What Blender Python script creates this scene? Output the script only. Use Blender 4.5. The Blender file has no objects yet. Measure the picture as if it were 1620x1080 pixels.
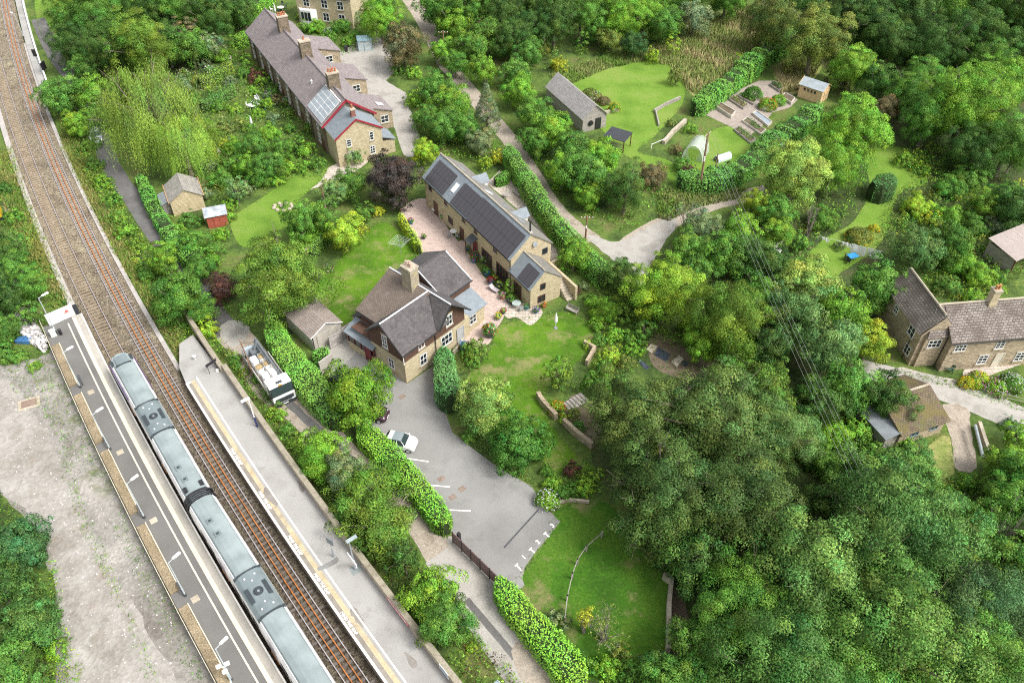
import bpy, math, random
import numpy as np
from math import radians, sin, cos, pi, hypot, atan2
from mathutils import Vector, Matrix

random.seed(11)
rng = np.random.default_rng(11)
sc = bpy.context.scene
COL = sc.collection

# ---------------------------------------------------------------- camera
F_PX, PITCH, CAM_H = 1300.0, radians(43.2), 65.2
cam_data = bpy.data.cameras.new('camera')
cam_data.sensor_width = 36.0
cam_data.lens = 36.0 * F_PX / 1620.0
cam_data.clip_start = 1.0
cam_data.clip_end = 6000.0
cam = bpy.data.objects.new('camera', cam_data)
cam.location = (0, 0, CAM_H)
cam.rotation_euler = (pi / 2 - PITCH, 0, 0)
COL.objects.link(cam)
sc.camera = cam

# ---------------------------------------------------------------- sky, sun, exposure (bright overcast)
SUN_EL, SUN_AZ = radians(52), radians(118)       # azimuth clockwise from +Y
world = bpy.data.worlds.new('World')
sc.world = world
world.use_nodes = True
wn = world.node_tree
wn.nodes.clear()
w_out = wn.nodes.new('ShaderNodeOutputWorld')
w_bg = wn.nodes.new('ShaderNodeBackground')
w_sky = wn.nodes.new('ShaderNodeTexSky')
w_sky.sky_type = 'NISHITA'
w_sky.sun_disc = False
w_sky.sun_elevation = SUN_EL
w_sky.sun_rotation = SUN_AZ
w_sky.air_density = 1.0
w_sky.dust_density = 4.0
w_sky.ozone_density = 1.0
w_hs = wn.nodes.new('ShaderNodeHueSaturation')    # cloud veil: takes most of the blue out of the sky
w_hs.inputs['Saturation'].default_value = 0.25
wn.links.new(w_sky.outputs[0], w_hs.inputs['Color'])
wn.links.new(w_hs.outputs[0], w_bg.inputs['Color'])
w_bg.inputs['Strength'].default_value = 0.15
wn.links.new(w_bg.outputs[0], w_out.inputs['Surface'])

sun_d = bpy.data.lights.new('sun', 'SUN')
sun_d.energy = 1.7
sun_d.angle = radians(20)
sun_d.color = (1.0, 0.975, 0.94)
sun = bpy.data.objects.new('sun', sun_d)
sun.rotation_euler = Vector((sin(SUN_AZ)*cos(SUN_EL), cos(SUN_AZ)*cos(SUN_EL), sin(SUN_EL))).to_track_quat('Z', 'Y').to_euler()
sun.location = (60, 0, 120)
COL.objects.link(sun)

sc.view_settings.view_transform = 'Standard'
sc.view_settings.look = 'None'
sc.view_settings.gamma = 1.0
sc.view_settings.use_curve_mapping = False
sc.view_settings.exposure = 0.95
sc.render.engine = 'CYCLES'
sc.cycles.max_bounces = 6
sc.cycles.diffuse_bounces = 4
sc.cycles.glossy_bounces = 2
sc.cycles.transmission_bounces = 3
sc.cycles.transparent_max_bounces = 6
sc.cycles.caustics_reflective = False
sc.cycles.caustics_refractive = False
sc.cycles.use_denoising = False
sc.cycles.filter_width = 1.15

# ---------------------------------------------------------------- survey: pixel of the photograph -> point on the plane at height z
_c, _s = cos(PITCH), sin(PITCH)
def g(px, py, z=0.0):
    a = (px - 810) / F_PX; b = -(py - 540) / F_PX
    t = (z - CAM_H) / (-_s + b * _c)
    return (a * t, (_c + b * _s) * t)
def depth(x, y, z):
    return y * _c - (z - CAM_H) * _s
def G(px, py, z=0.0):
    x, y = g(px, py, z); return Vector((x, y, z))

# ---------------------------------------------------------------- naming
def tag(o, label=None, cat=None, group=None, kind=None):
    if label: o['label'] = label
    if cat: o['category'] = cat
    if group: o['group'] = group
    if kind: o['kind'] = kind
    return o
def empty(name, loc, rz=0.0, label=None, cat=None, group=None):
    o = bpy.data.objects.new(name, None)
    o.empty_display_size = 0.3
    o.location = loc; o.rotation_euler = (0, 0, rz)
    COL.objects.link(o)
    return tag(o, label, cat, group)
def copy_tree(o, parent=None, off=None):
    c = o.copy(); COL.objects.link(c)
    if parent is not None:
        c.parent = parent
    for ch in list(o.children):
        copy_tree(ch, c)
    return c

# ---------------------------------------------------------------- mesh builder
class MB:
    def __init__(s): s.v = []; s.f = []; s.m = []
    def face(s, pts, mi=0):
        b = len(s.v); s.v.extend([tuple(p) for p in pts]); s.f.append(tuple(range(b, b + len(pts)))); s.m.append(mi)
    def box(s, x0, x1, y0, y1, z0, z1, mi=0, top=None):
        p = [(x0,y0,z0),(x1,y0,z0),(x1,y1,z0),(x0,y1,z0),(x0,y0,z1),(x1,y0,z1),(x1,y1,z1),(x0,y1,z1)]
        for k, q in enumerate(((3,2,1,0),(4,5,6,7),(0,1,5,4),(1,2,6,5),(2,3,7,6),(3,0,4,7))):
            s.face([p[i] for i in q], top if (k == 1 and top is not None) else mi)
    def prism(s, poly, z0, z1, mi=0, top=None):
        n = len(poly)
        a = sum(poly[i][0]*poly[(i+1)%n][1]-poly[(i+1)%n][0]*poly[i][1] for i in range(n))
        if a < 0: poly = poly[::-1]
        s.face([(x,y,z1) for x,y in poly], mi if top is None else top)
        s.face([(x,y,z0) for x,y in poly[::-1]], mi)
        for i in range(n):
            (x0,y0),(x1,y1) = poly[i], poly[(i+1)%n]
            s.face([(x0,y0,z0),(x1,y1,z0),(x1,y1,z1),(x0,y0,z1)], mi)
    def slab(s, a, b, c, d, th, mi=0):
        """plate with upper face a,b,c,d (counter-clockwise from above) and thickness th below it"""
        a, b, c, d = map(Vector, (a, b, c, d))
        n = (b - a).cross(d - a).normalized() * th
        lo = [p - n for p in (a, b, c, d)]
        s.face([a, b, c, d], mi); s.face(lo[::-1], mi)
        up = [a, b, c, d]
        for i in range(4):
            j = (i + 1) % 4
            s.face([lo[i], lo[j], up[j], up[i]], mi)
    def tube(s, p0, p1, r0, r1=None, n=7, mi=0, cap=True):
        r1 = r0 if r1 is None else r1
        p0, p1 = Vector(p0), Vector(p1); d = p1 - p0
        if d.length < 1e-6: return
        q = d.to_track_quat('Z', 'Y'); b = len(s.v)
        for p, r in ((p0, r0), (p1, r1)):
            for k in range(n):
                a = 2*pi*k/n; s.v.append(tuple(p + q @ Vector((r*cos(a), r*sin(a), 0))))
        for k in range(n):
            j = (k+1) % n; s.f.append((b+k, b+j, b+n+j, b+n+k)); s.m.append(mi)
        if cap:
            s.f.append(tuple(b+n+k for k in range(n))); s.m.append(mi)
            s.f.append(tuple(b+k for k in range(n-1,-1,-1))); s.m.append(mi)
    def path(s, pts, r, n=6, mi=0):
        for a, b in zip(pts[:-1], pts[1:]): s.tube(a, b, r, r, n, mi)
    def lathe(s, prof, o=(0,0,0), n=14, mi=0):
        b = len(s.v)
        for r, z in prof:
            for k in range(n):
                a = 2*pi*k/n; s.v.append((o[0]+r*cos(a), o[1]+r*sin(a), o[2]+z))
        for i in range(len(prof)-1):
            for k in range(n):
                j = (k+1) % n
                s.f.append((b+i*n+k, b+i*n+j, b+(i+1)*n+j, b+(i+1)*n+k)); s.m.append(mi)
        s.f.append(tuple(b+(len(prof)-1)*n+k for k in range(n))); s.m.append(mi)
    def build(s, name, mats, parent=None, smooth=False, loc=None, bevel=0.0):
        me = bpy.data.meshes.new(name)
        me.from_pydata(s.v, [], s.f)
        if not isinstance(mats, (list, tuple)): mats = [mats]
        for m in mats: me.materials.append(m)
        me.polygons.foreach_set('material_index', s.m)
        if smooth: me.polygons.foreach_set('use_smooth', [True]*len(s.f))
        uv = me.uv_layers.new(name='UVMap'); k = 0
        data = np.zeros((len(me.loops), 2))
        for f in s.f:
            P = [Vector(s.v[i]) for i in f]
            n = Vector((0,0,0))
            for i in range(len(P)):
                a, b2 = P[i], P[(i+1) % len(P)]
                n += Vector(((a.y-b2.y)*(a.z+b2.z), (a.z-b2.z)*(a.x+b2.x), (a.x-b2.x)*(a.y+b2.y)))
            if n.length < 1e-9: n = Vector((0,0,1))
            n.normalize()
            u = Vector((0,0,1)).cross(n)
            u = Vector((1,0,0)) if u.length < 1e-3 else u.normalized()
            v = n.cross(u)
            for p in P:
                data[k] = (p.dot(u), p.dot(v)); k += 1
        uv.data.foreach_set('uv', data.ravel())
        me.update()
        o = bpy.data.objects.new(name, me)
        COL.objects.link(o)
        if parent is not None: o.parent = parent
        if loc is not None: o.location = loc
        if bevel:
            b = o.modifiers.new('bevel', 'BEVEL'); b.width = bevel; b.segments = 2; b.limit_method = 'ANGLE'
        return o

def sheet(name, pts, z, mat, kind='structure', label=None, cat=None):
    """one flat face on the ground at height z; pts are world xy"""
    mb = MB()
    a = sum(pts[i][0]*pts[(i+1)%len(pts)][1]-pts[(i+1)%len(pts)][0]*pts[i][1] for i in range(len(pts)))
    if a < 0: pts = pts[::-1]
    mb.face([(x, y, z) for x, y in pts])
    o = mb.build(name, mat)
    return tag(o, label, cat, None, kind)
def smooth_loop(P, closed=True, n=5, jit=0.0):
    out = []; N = len(P)
    rr = random.Random(len(P)*7+int(P[0][0]*10))
    for i in range(N if closed else N-1):
        p0 = P[(i-1) % N] if closed or i > 0 else P[0]
        p1, p2 = P[i], P[(i+1) % N]
        p3 = P[(i+2) % N] if closed or i+2 < N else P[-1]
        for k in range(n):
            t = k/n
            q = [0.5*((2*p1[j])+(-p0[j]+p2[j])*t+(2*p0[j]-5*p1[j]+4*p2[j]-p3[j])*t*t+(-p0[j]+3*p1[j]-3*p2[j]+p3[j])*t**3) for j in (0,1)]
            out.append((q[0]+rr.uniform(-jit,jit), q[1]+rr.uniform(-jit,jit)))
    if not closed: out.append(tuple(P[-1][:2]))
    return out
def px_sheet(name, px, z, mat, round_=False, jit=0.0, n=5):
    P = [g(x, y, z) for x, y in px]
    if round_: P = smooth_loop(P, True, n, jit)
    return sheet(name, P, z, mat)
def road(name, px, w, z, mat, jit=0.08, n=6, world_pts=False):
    P = smooth_loop([g(x, y, 0) for x, y in px] if not world_pts else px, False, n)
    L, R = [], []
    rr = random.Random(5+len(px))
    ws = w if isinstance(w, (list, tuple)) else [w, w]
    for i, p in enumerate(P):
        a = P[max(0, i-1)]; b = P[min(len(P)-1, i+1)]
        d = Vector((b[0]-a[0], b[1]-a[1])).normalized(); nrm = Vector((d.y, -d.x))
        t = i/(len(P)-1)*(len(ws)-1); k = min(int(t), len(ws)-2)
        h = (ws[k]+(ws[k+1]-ws[k])*(t-k))/2
        R.append((p[0]+nrm.x*(h+rr.uniform(-jit,jit)), p[1]+nrm.y*(h+rr.uniform(-jit,jit))))
        L.append((p[0]-nrm.x*(h+rr.uniform(-jit,jit)), p[1]-nrm.y*(h+rr.uniform(-jit,jit))))
    mb = MB()
    for i in range(len(P)-1):
        mb.face([(*R[i], z), (*R[i+1], z), (*L[i+1], z), (*L[i], z)])
    o = mb.build(name, mat)
    return tag(o, kind='structure')

# ---------------------------------------------------------------- materials
MATS = {}
def _new(name):
    m = bpy.data.materials.new(name); m.use_nodes = True
    nt = m.node_tree; b = nt.nodes['Principled BSDF']
    return m, nt, b
def _ramp(nt, cols, pos=None):
    r = nt.nodes.new('ShaderNodeValToRGB'); e = r.color_ramp.elements
    n = len(cols)
    while len(e) < n: e.new(0.5)
    for i, c in enumerate(cols):
        e[i].position = pos[i] if pos else (0.36 + 0.28*i/max(1, n-1)); e[i].color = (*c, 1)
    return r
def flat(name, col, rough=0.6, metal=0.0, spec=0.5, var=0.12, scale=1.5, emit=None):
    """plain paint, metal, plastic: one colour with faint wear"""
    if name in MATS: return MATS[name]
    m, nt, b = _new(name)
    tc = nt.nodes.new('ShaderNodeTexCoord')
    no = nt.nodes.new('ShaderNodeTexNoise'); no.inputs['Scale'].default_value = scale; no.inputs['Detail'].default_value = 5
    nt.links.new(tc.outputs['Object'], no.inputs['Vector'])
    r = _ramp(nt, [tuple(c*(1-var) for c in col), tuple(min(1, c*(1+var)) for c in col)])
    nt.links.new(no.outputs[0], r.inputs[0]); nt.links.new(r.outputs[0], b.inputs['Base Color'])
    b.inputs['Roughness'].default_value = rough; b.inputs['Metallic'].default_value = metal
    b.inputs['Specular IOR Level'].default_value = spec
    MATS[name] = m; return m
def ground(name, cols, scale=0.15, fine=3.0, fine_amt=0.35, rough=0.95, bump=0.3, pos=None, spots=None, stones=None, ridge=None):
    """ground surfaces: broad patches (ramp of colours by noise over world position), fine grain, optional second-colour spots"""
    if name in MATS: return MATS[name]
    m, nt, b = _new(name); L = nt.links.new
    geo = nt.nodes.new('ShaderNodeNewGeometry')
    n1 = nt.nodes.new('ShaderNodeTexNoise'); n1.inputs['Scale'].default_value = scale; n1.inputs['Detail'].default_value = 8; n1.inputs['Roughness'].default_value = 0.62
    n2 = nt.nodes.new('ShaderNodeTexNoise'); n2.inputs['Scale'].default_value = fine; n2.inputs['Detail'].default_value = 6; n2.inputs['Roughness'].default_value = 0.7
    L(geo.outputs['Position'], n1.inputs['Vector']); L(geo.outputs['Position'], n2.inputs['Vector'])
    r = _ramp(nt, cols, pos); L(n1.outputs[0], r.inputs[0])
    col = r.outputs[0]
    if spots:
        for (sc_, thr, c, amt) in spots:
            n3 = nt.nodes.new('ShaderNodeTexNoise'); n3.inputs['Scale'].default_value = sc_; n3.inputs['Detail'].default_value = 7; n3.inputs['Roughness'].default_value = 0.65
            of = nt.nodes.new('ShaderNodeVectorMath'); of.operation = 'ADD'; of.inputs[1].default_value = (13.7*sc_+31, 47.1, 5.5)
            L(geo.outputs['Position'], of.inputs[0]); L(of.outputs[0], n3.inputs['Vector'])
            mr = nt.nodes.new('ShaderNodeMapRange'); mr.inputs[1].default_value = thr; mr.inputs[2].default_value = thr+0.12; mr.inputs[4].default_value = amt
            L(n3.outputs[0], mr.inputs[0])
            mx = nt.nodes.new('ShaderNodeMix'); mx.data_type = 'RGBA'
            L(mr.outputs[0], mx.inputs[0]); L(col, mx.inputs[6]); mx.inputs[7].default_value = (*c, 1); col = mx.outputs[2]
    h = n2.outputs[0]
    if stones:
        vo = nt.nodes.new('ShaderNodeTexVoronoi'); vo.inputs['Scale'].default_value = stones[0]
        L(geo.outputs['Position'], vo.inputs['Vector'])
        hs = nt.nodes.new('ShaderNodeMapRange'); hs.inputs[3].default_value = 1-stones[1]; hs.inputs[4].default_value = 1+stones[1]
        sep = nt.nodes.new('ShaderNodeSeparateColor'); L(vo.outputs['Color'], sep.inputs[0]); L(sep.outputs[0], hs.inputs[0])
        mu = nt.nodes.new('ShaderNodeMix'); mu.data_type = 'RGBA'; mu.blend_type = 'MULTIPLY'; mu.inputs[0].default_value = 1
        L(col, mu.inputs[6]); L(hs.outputs[0], mu.inputs[7]); col = mu.outputs[2]
        h = vo.outputs['Distance']
    mr = nt.nodes.new('ShaderNodeMapRange'); mr.inputs[1].default_value = 0.25; mr.inputs[2].default_value = 0.75
    mr.inputs[3].default_value = 1-fine_amt; mr.inputs[4].default_value = 1+fine_amt
    L(n2.outputs[0], mr.inputs[0])
    mu = nt.nodes.new('ShaderNodeMix'); mu.data_type = 'RGBA'; mu.blend_type = 'MULTIPLY'; mu.inputs[0].default_value = 1
    L(col, mu.inputs[6]); L(mr.outputs[0], mu.inputs[7])
    L(mu.outputs[2], b.inputs['Base Color'])
    b.inputs['Roughness'].default_value = rough; b.inputs['Specular IOR Level'].default_value = 0.2
    if bump:
        bp = nt.nodes.new('ShaderNodeBump'); bp.inputs['Strength'].default_value = bump; bp.inputs['Distance'].default_value = 0.1
        L(h, bp.inputs['Height']); L(bp.outputs[0], b.inputs['Normal'])
    MATS[name] = m; return m
def coursed(name, c1, c2, mortar, bw=0.45, bh=0.2, gap=0.012, patch=None, pscale=0.35, offset=0.5, rough=0.9, bump=0.5, var=0.3, patch_thr=0.5, squash=1.0):
    """bricks, stone courses, slates, paving: brick texture over the face's own metres, with stains"""
    if name in MATS: return MATS[name]
    m, nt, b = _new(name); L = nt.links.new
    uv = nt.nodes.new('ShaderNodeUVMap')
    br = nt.nodes.new('ShaderNodeTexBrick')
    br.inputs['Scale'].default_value = 1.0; br.inputs['Brick Width'].default_value = bw; br.inputs['Row Height'].default_value = bh
    br.inputs['Mortar Size'].default_value = gap; br.inputs['Mortar Smooth'].default_value = 0.3; br.offset = offset
    br.inputs['Color1'].default_value = (*c1, 1); br.inputs['Color2'].default_value = (*c2, 1); br.inputs['Mortar'].default_value = (*mortar, 1)
    L(uv.outputs[0], br.inputs['Vector'])
    geo = nt.nodes.new('ShaderNodeNewGeometry')
    n2 = nt.nodes.new('ShaderNodeTexNoise'); n2.inputs['Scale'].default_value = 1.6; n2.inputs['Detail'].default_value = 7; n2.inputs['Roughness'].default_value = 0.7
    L(geo.outputs['Position'], n2.inputs['Vector'])
    mr = nt.nodes.new('ShaderNodeMapRange'); mr.inputs[1].default_value = 0.25; mr.inputs[2].default_value = 0.75; mr.inputs[3].default_value = 1-var; mr.inputs[4].default_value = 1+var
    L(n2.outputs[0], mr.inputs[0])
    mu = nt.nodes.new('ShaderNodeMix'); mu.data_type = 'RGBA'; mu.blend_type = 'MULTIPLY'; mu.inputs[0].default_value = 1
    L(br.outputs[0], mu.inputs[6]); L(mr.outputs[0], mu.inputs[7]); col = mu.outputs[2]
    for (pc, ps, thr, amt) in (patch or []):
        n3 = nt.nodes.new('ShaderNodeTexNoise'); n3.inputs['Scale'].default_value = ps; n3.inputs['Detail'].default_value = 9; n3.inputs['Roughness'].default_value = 0.75
        L(geo.outputs['Position'], n3.inputs['Vector'])
        m3 = nt.nodes.new('ShaderNodeMapRange'); m3.inputs[1].default_value = thr; m3.inputs[2].default_value = thr+0.1; m3.inputs[4].default_value = amt
        L(n3.outputs[0], m3.inputs[0])
        mx = nt.nodes.new('ShaderNodeMix'); mx.data_type = 'RGBA'
        L(m3.outputs[0], mx.inputs[0]); L(col, mx.inputs[6]); mx.inputs[7].default_value = (*pc, 1); col = mx.outputs[2]
    L(col, b.inputs['Base Color'])
    b.inputs['Roughness'].default_value = rough; b.inputs['Specular IOR Level'].default_value = 0.3
    bp = nt.nodes.new('ShaderNodeBump'); bp.inputs['Strength'].default_value = bump; bp.inputs['Distance'].default_value = 0.03
    iv = nt.nodes.new('ShaderNodeMath'); iv.operation = 'SUBTRACT'; iv.inputs[0].default_value = 1.0
    L(br.outputs['Fac'], iv.inputs[1]); L(iv.outputs[0], bp.inputs['Height']); L(bp.outputs[0], b.inputs['Normal'])
    MATS[name] = m; return m
def glass(name, col=(0.02,0.025,0.03), rough=0.08):
    if name in MATS: return MATS[name]
    m, nt, b = _new(name)
    b.inputs['Base Color'].default_value = (*col, 1); b.inputs['Roughness'].default_value = rough; b.inputs['Specular IOR Level'].default_value = 0.6
    MATS[name] = m; return m
def leaf_mat(name, trans=0.3, spec=0.25, rough=0.55):
    """leaves: object colour times the leaf's own tint; a little light passes through"""
    if name in MATS: return MATS[name]
    m, nt, b = _new(name); L = nt.links.new
    oi = nt.nodes.new('ShaderNodeObjectInfo'); at = nt.nodes.new('ShaderNodeAttribute'); at.attribute_name = 'tint'
    mu = nt.nodes.new('ShaderNodeMix'); mu.data_type = 'RGBA'; mu.blend_type = 'MULTIPLY'; mu.inputs[0].default_value = 1
    L(oi.outputs['Color'], mu.inputs[6]); L(at.outputs['Color'], mu.inputs[7])
    L(mu.outputs[2], b.inputs['Base Color']); b.inputs['Roughness'].default_value = rough; b.inputs['Specular IOR Level'].default_value = spec
    tr = nt.nodes.new('ShaderNodeBsdfTranslucent'); L(mu.outputs[2], tr.inputs['Color'])
    # leaves of one spray lie along the spray's own surface: lean the shading normal towards it
    cn = nt.nodes.new('ShaderNodeAttribute'); cn.attribute_name = 'spray'
    vt = nt.nodes.new('ShaderNodeVectorTransform'); vt.vector_type = 'NORMAL'; vt.convert_from = 'OBJECT'; vt.convert_to = 'WORLD'; L(cn.outputs['Vector'], vt.inputs[0])
    gm = nt.nodes.new('ShaderNodeNewGeometry'); sc1 = nt.nodes.new('ShaderNodeVectorMath'); sc1.operation = 'SCALE'; sc1.inputs['Scale'].default_value = 0.55; L(gm.outputs['Normal'], sc1.inputs[0])
    ad = nt.nodes.new('ShaderNodeVectorMath'); ad.operation = 'ADD'; L(vt.outputs[0], ad.inputs[0]); L(sc1.outputs[0], ad.inputs[1])
    nz = nt.nodes.new('ShaderNodeVectorMath'); nz.operation = 'NORMALIZE'; L(ad.outputs[0], nz.inputs[0])
    L(nz.outputs[0], b.inputs['Normal']); L(nz.outputs[0], tr.inputs['Normal'])
    ms = nt.nodes.new('ShaderNodeMixShader'); ms.inputs[0].default_value = trans
    L(b.outputs[0], ms.inputs[1]); L(tr.outputs[0], ms.inputs[2]); L(ms.outputs[0], nt.nodes['Material Output'].inputs['Surface'])
    MATS[name] = m; return m
LEAF = leaf_mat('leaf', .36); LAUREL = leaf_mat('laurel_leaf', 0.18, 0.55, 0.32); GRASSBLADE = leaf_mat('grass_blade', 0.3, 0.15, 0.7)
BARK = ground('bark', [(0.12,0.10,0.08),(0.26,0.22,0.17)], 1.5, 9, 0.4)
PALE_BARK = ground('pale_bark', [(0.16,0.14,0.11),(0.30,0.27,0.22)], 1.5, 9, 0.3)
WHITE = flat('white_paint', (0.78,0.78,0.76), 0.5)
CREAM = flat('cream_paint', (0.74,0.66,0.47), 0.6)
BLACK = flat('black_paint', (0.02,0.02,0.022), 0.5)
DARKGREY = flat('dark_grey', (0.06,0.065,0.07), 0.55)
MIDGREY = flat('mid_grey', (0.2,0.22,0.23), 0.6)
GALV = flat('galvanised_steel', (0.38,0.42,0.44), 0.45, 0.5)
LEAD = flat('lead_flashing', (0.62,0.63,0.64), 0.55)
STONE = coursed('coursed_stone', (0.42,0.345,0.215), (0.52,0.445,0.295), (0.34,0.29,0.20), 0.42, 0.17, 0.012, [((0.33,0.26,0.15), 0.8, 0.56, 0.6)], var=0.18)
STONE_GREY = coursed('weathered_stone', (0.34,0.27,0.18), (0.48,0.39,0.27), (0.22,0.18,0.13), 0.5, 0.22, 0.02, [((0.16,0.13,0.10), 0.9, 0.54, 0.7)], var=0.3)
STONE_DARK = coursed('dark_stone', (0.17,0.13,0.09), (0.26,0.20,0.14), (0.09,0.08,0.06), 0.5, 0.2, 0.02, [((0.08,0.08,0.05), 1.0, 0.5, 0.7)], var=0.3)  # darker stone for the terrace's main walls and chimney stacks
COPING = ground('stone_coping', [(0.34,0.29,0.22),(0.46,0.41,0.32)], 0.8, 6, 0.25)
PANE = glass('window_glass'); SOLAR = glass('solar_glass', (0.055,0.05,0.055), 0.25)
WOOD = coursed('weathered_boards', (0.30,0.27,0.24), (0.38,0.35,0.31), (0.12,0.11,0.10), 3.0, 0.14, 0.01, var=0.2)
WOOD_NEW = coursed('new_boards', (0.62,0.44,0.24), (0.70,0.50,0.28), (0.35,0.24,0.12), 3.0, 0.13, 0.01, var=0.12)

# ================================================================ FOLIAGE
def _unit(a): return a / np.maximum(1e-9, np.linalg.norm(a, axis=1, keepdims=True))
def leaf_mesh(name, C, R, OUT, COLR, dens, leaf, mat, rg, elong=0.55, up=0.35, outw=0.6, flop=0.6, hang=0.0, flat_=1.0, extra_mats=(), tvar=0.26, jag=0.35):
    """leaves as small pointed faces spread over leaf clumps (centres C, radii R, outward dirs OUT, tints COLR)"""
    n = np.maximum(4, (dens * R**2).astype(int)); idx = np.repeat(np.arange(len(C)), n); N = len(idx)
    d = _unit(_unit(rg.normal(size=(N,3))) + outw*OUT[idx] + np.array([0,0,up]))
    rad = R[idx]*np.sqrt(rg.uniform(0.35, 1.25, N))
    off = d*rad[:,None]; off[:,2] *= flat_
    p = C[idx] + off
    nrm = _unit(d + flop*rg.normal(size=(N,3)))
    t = _unit(np.cross(nrm, rg.normal(size=(N,3))))
    if hang:
        t = _unit(t*(1-hang) + np.array([0,0,-1.0])*hang + 0.25*hang*rg.normal(size=(N,3)))
        nrm = _unit(nrm - t*np.sum(nrm*t, axis=1)[:,None])
    b = np.cross(nrm, t)
    l = leaf*rg.uniform(0.65, 1.35, N)[:,None]; w = l*elong
    V = np.empty((N,4,3))
    V[:,0] = p - t*l*0.5; V[:,1] = p + b*w*0.5 + t*l*rg.uniform(-.15,.1,(N,1)); V[:,2] = p + t*l*0.5 - nrm*l*jag*rg.uniform(-.3,1,(N,1)); V[:,3] = p - b*w*0.5 + t*l*rg.uniform(-.15,.1,(N,1))
    tint = COLR[idx]*(1 + tvar*rg.normal(size=(N,1))).clip(0.45, 1.9)
    tint[:,0] *= (1 + 0.12*rg.normal(size=N)).clip(.6, 1.5)
    return quads(name, V, tint, mat, extra_mats, _unit(d+.5*OUT[idx]))
def quads(name, V, tint, mat, extra_mats=(), cn=None):
    N = len(V); me = bpy.data.meshes.new(name)
    me.vertices.add(N*4); me.vertices.foreach_set('co', V.reshape(-1).astype(np.float32))
    me.loops.add(N*4); me.loops.foreach_set('vertex_index', np.arange(N*4, dtype=np.int32))
    me.polygons.add(N); me.polygons.foreach_set('loop_start', np.arange(0, N*4, 4, dtype=np.int32)); me.polygons.foreach_set('loop_total', np.full(N, 4, dtype=np.int32))
    at = me.attributes.new('tint', 'FLOAT_COLOR', 'FACE')
    c = np.ones((N,4), dtype=np.float32); c[:,:3] = tint.clip(0, 4); at.data.foreach_set('color', c.ravel())
    if cn is not None:
        a2 = me.attributes.new('spray', 'FLOAT_VECTOR', 'FACE'); a2.data.foreach_set('vector', cn.astype(np.float32).ravel())
    me.materials.append(mat)
    for m in extra_mats: me.materials.append(m)
    me.update(); me.validate(); return me

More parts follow.
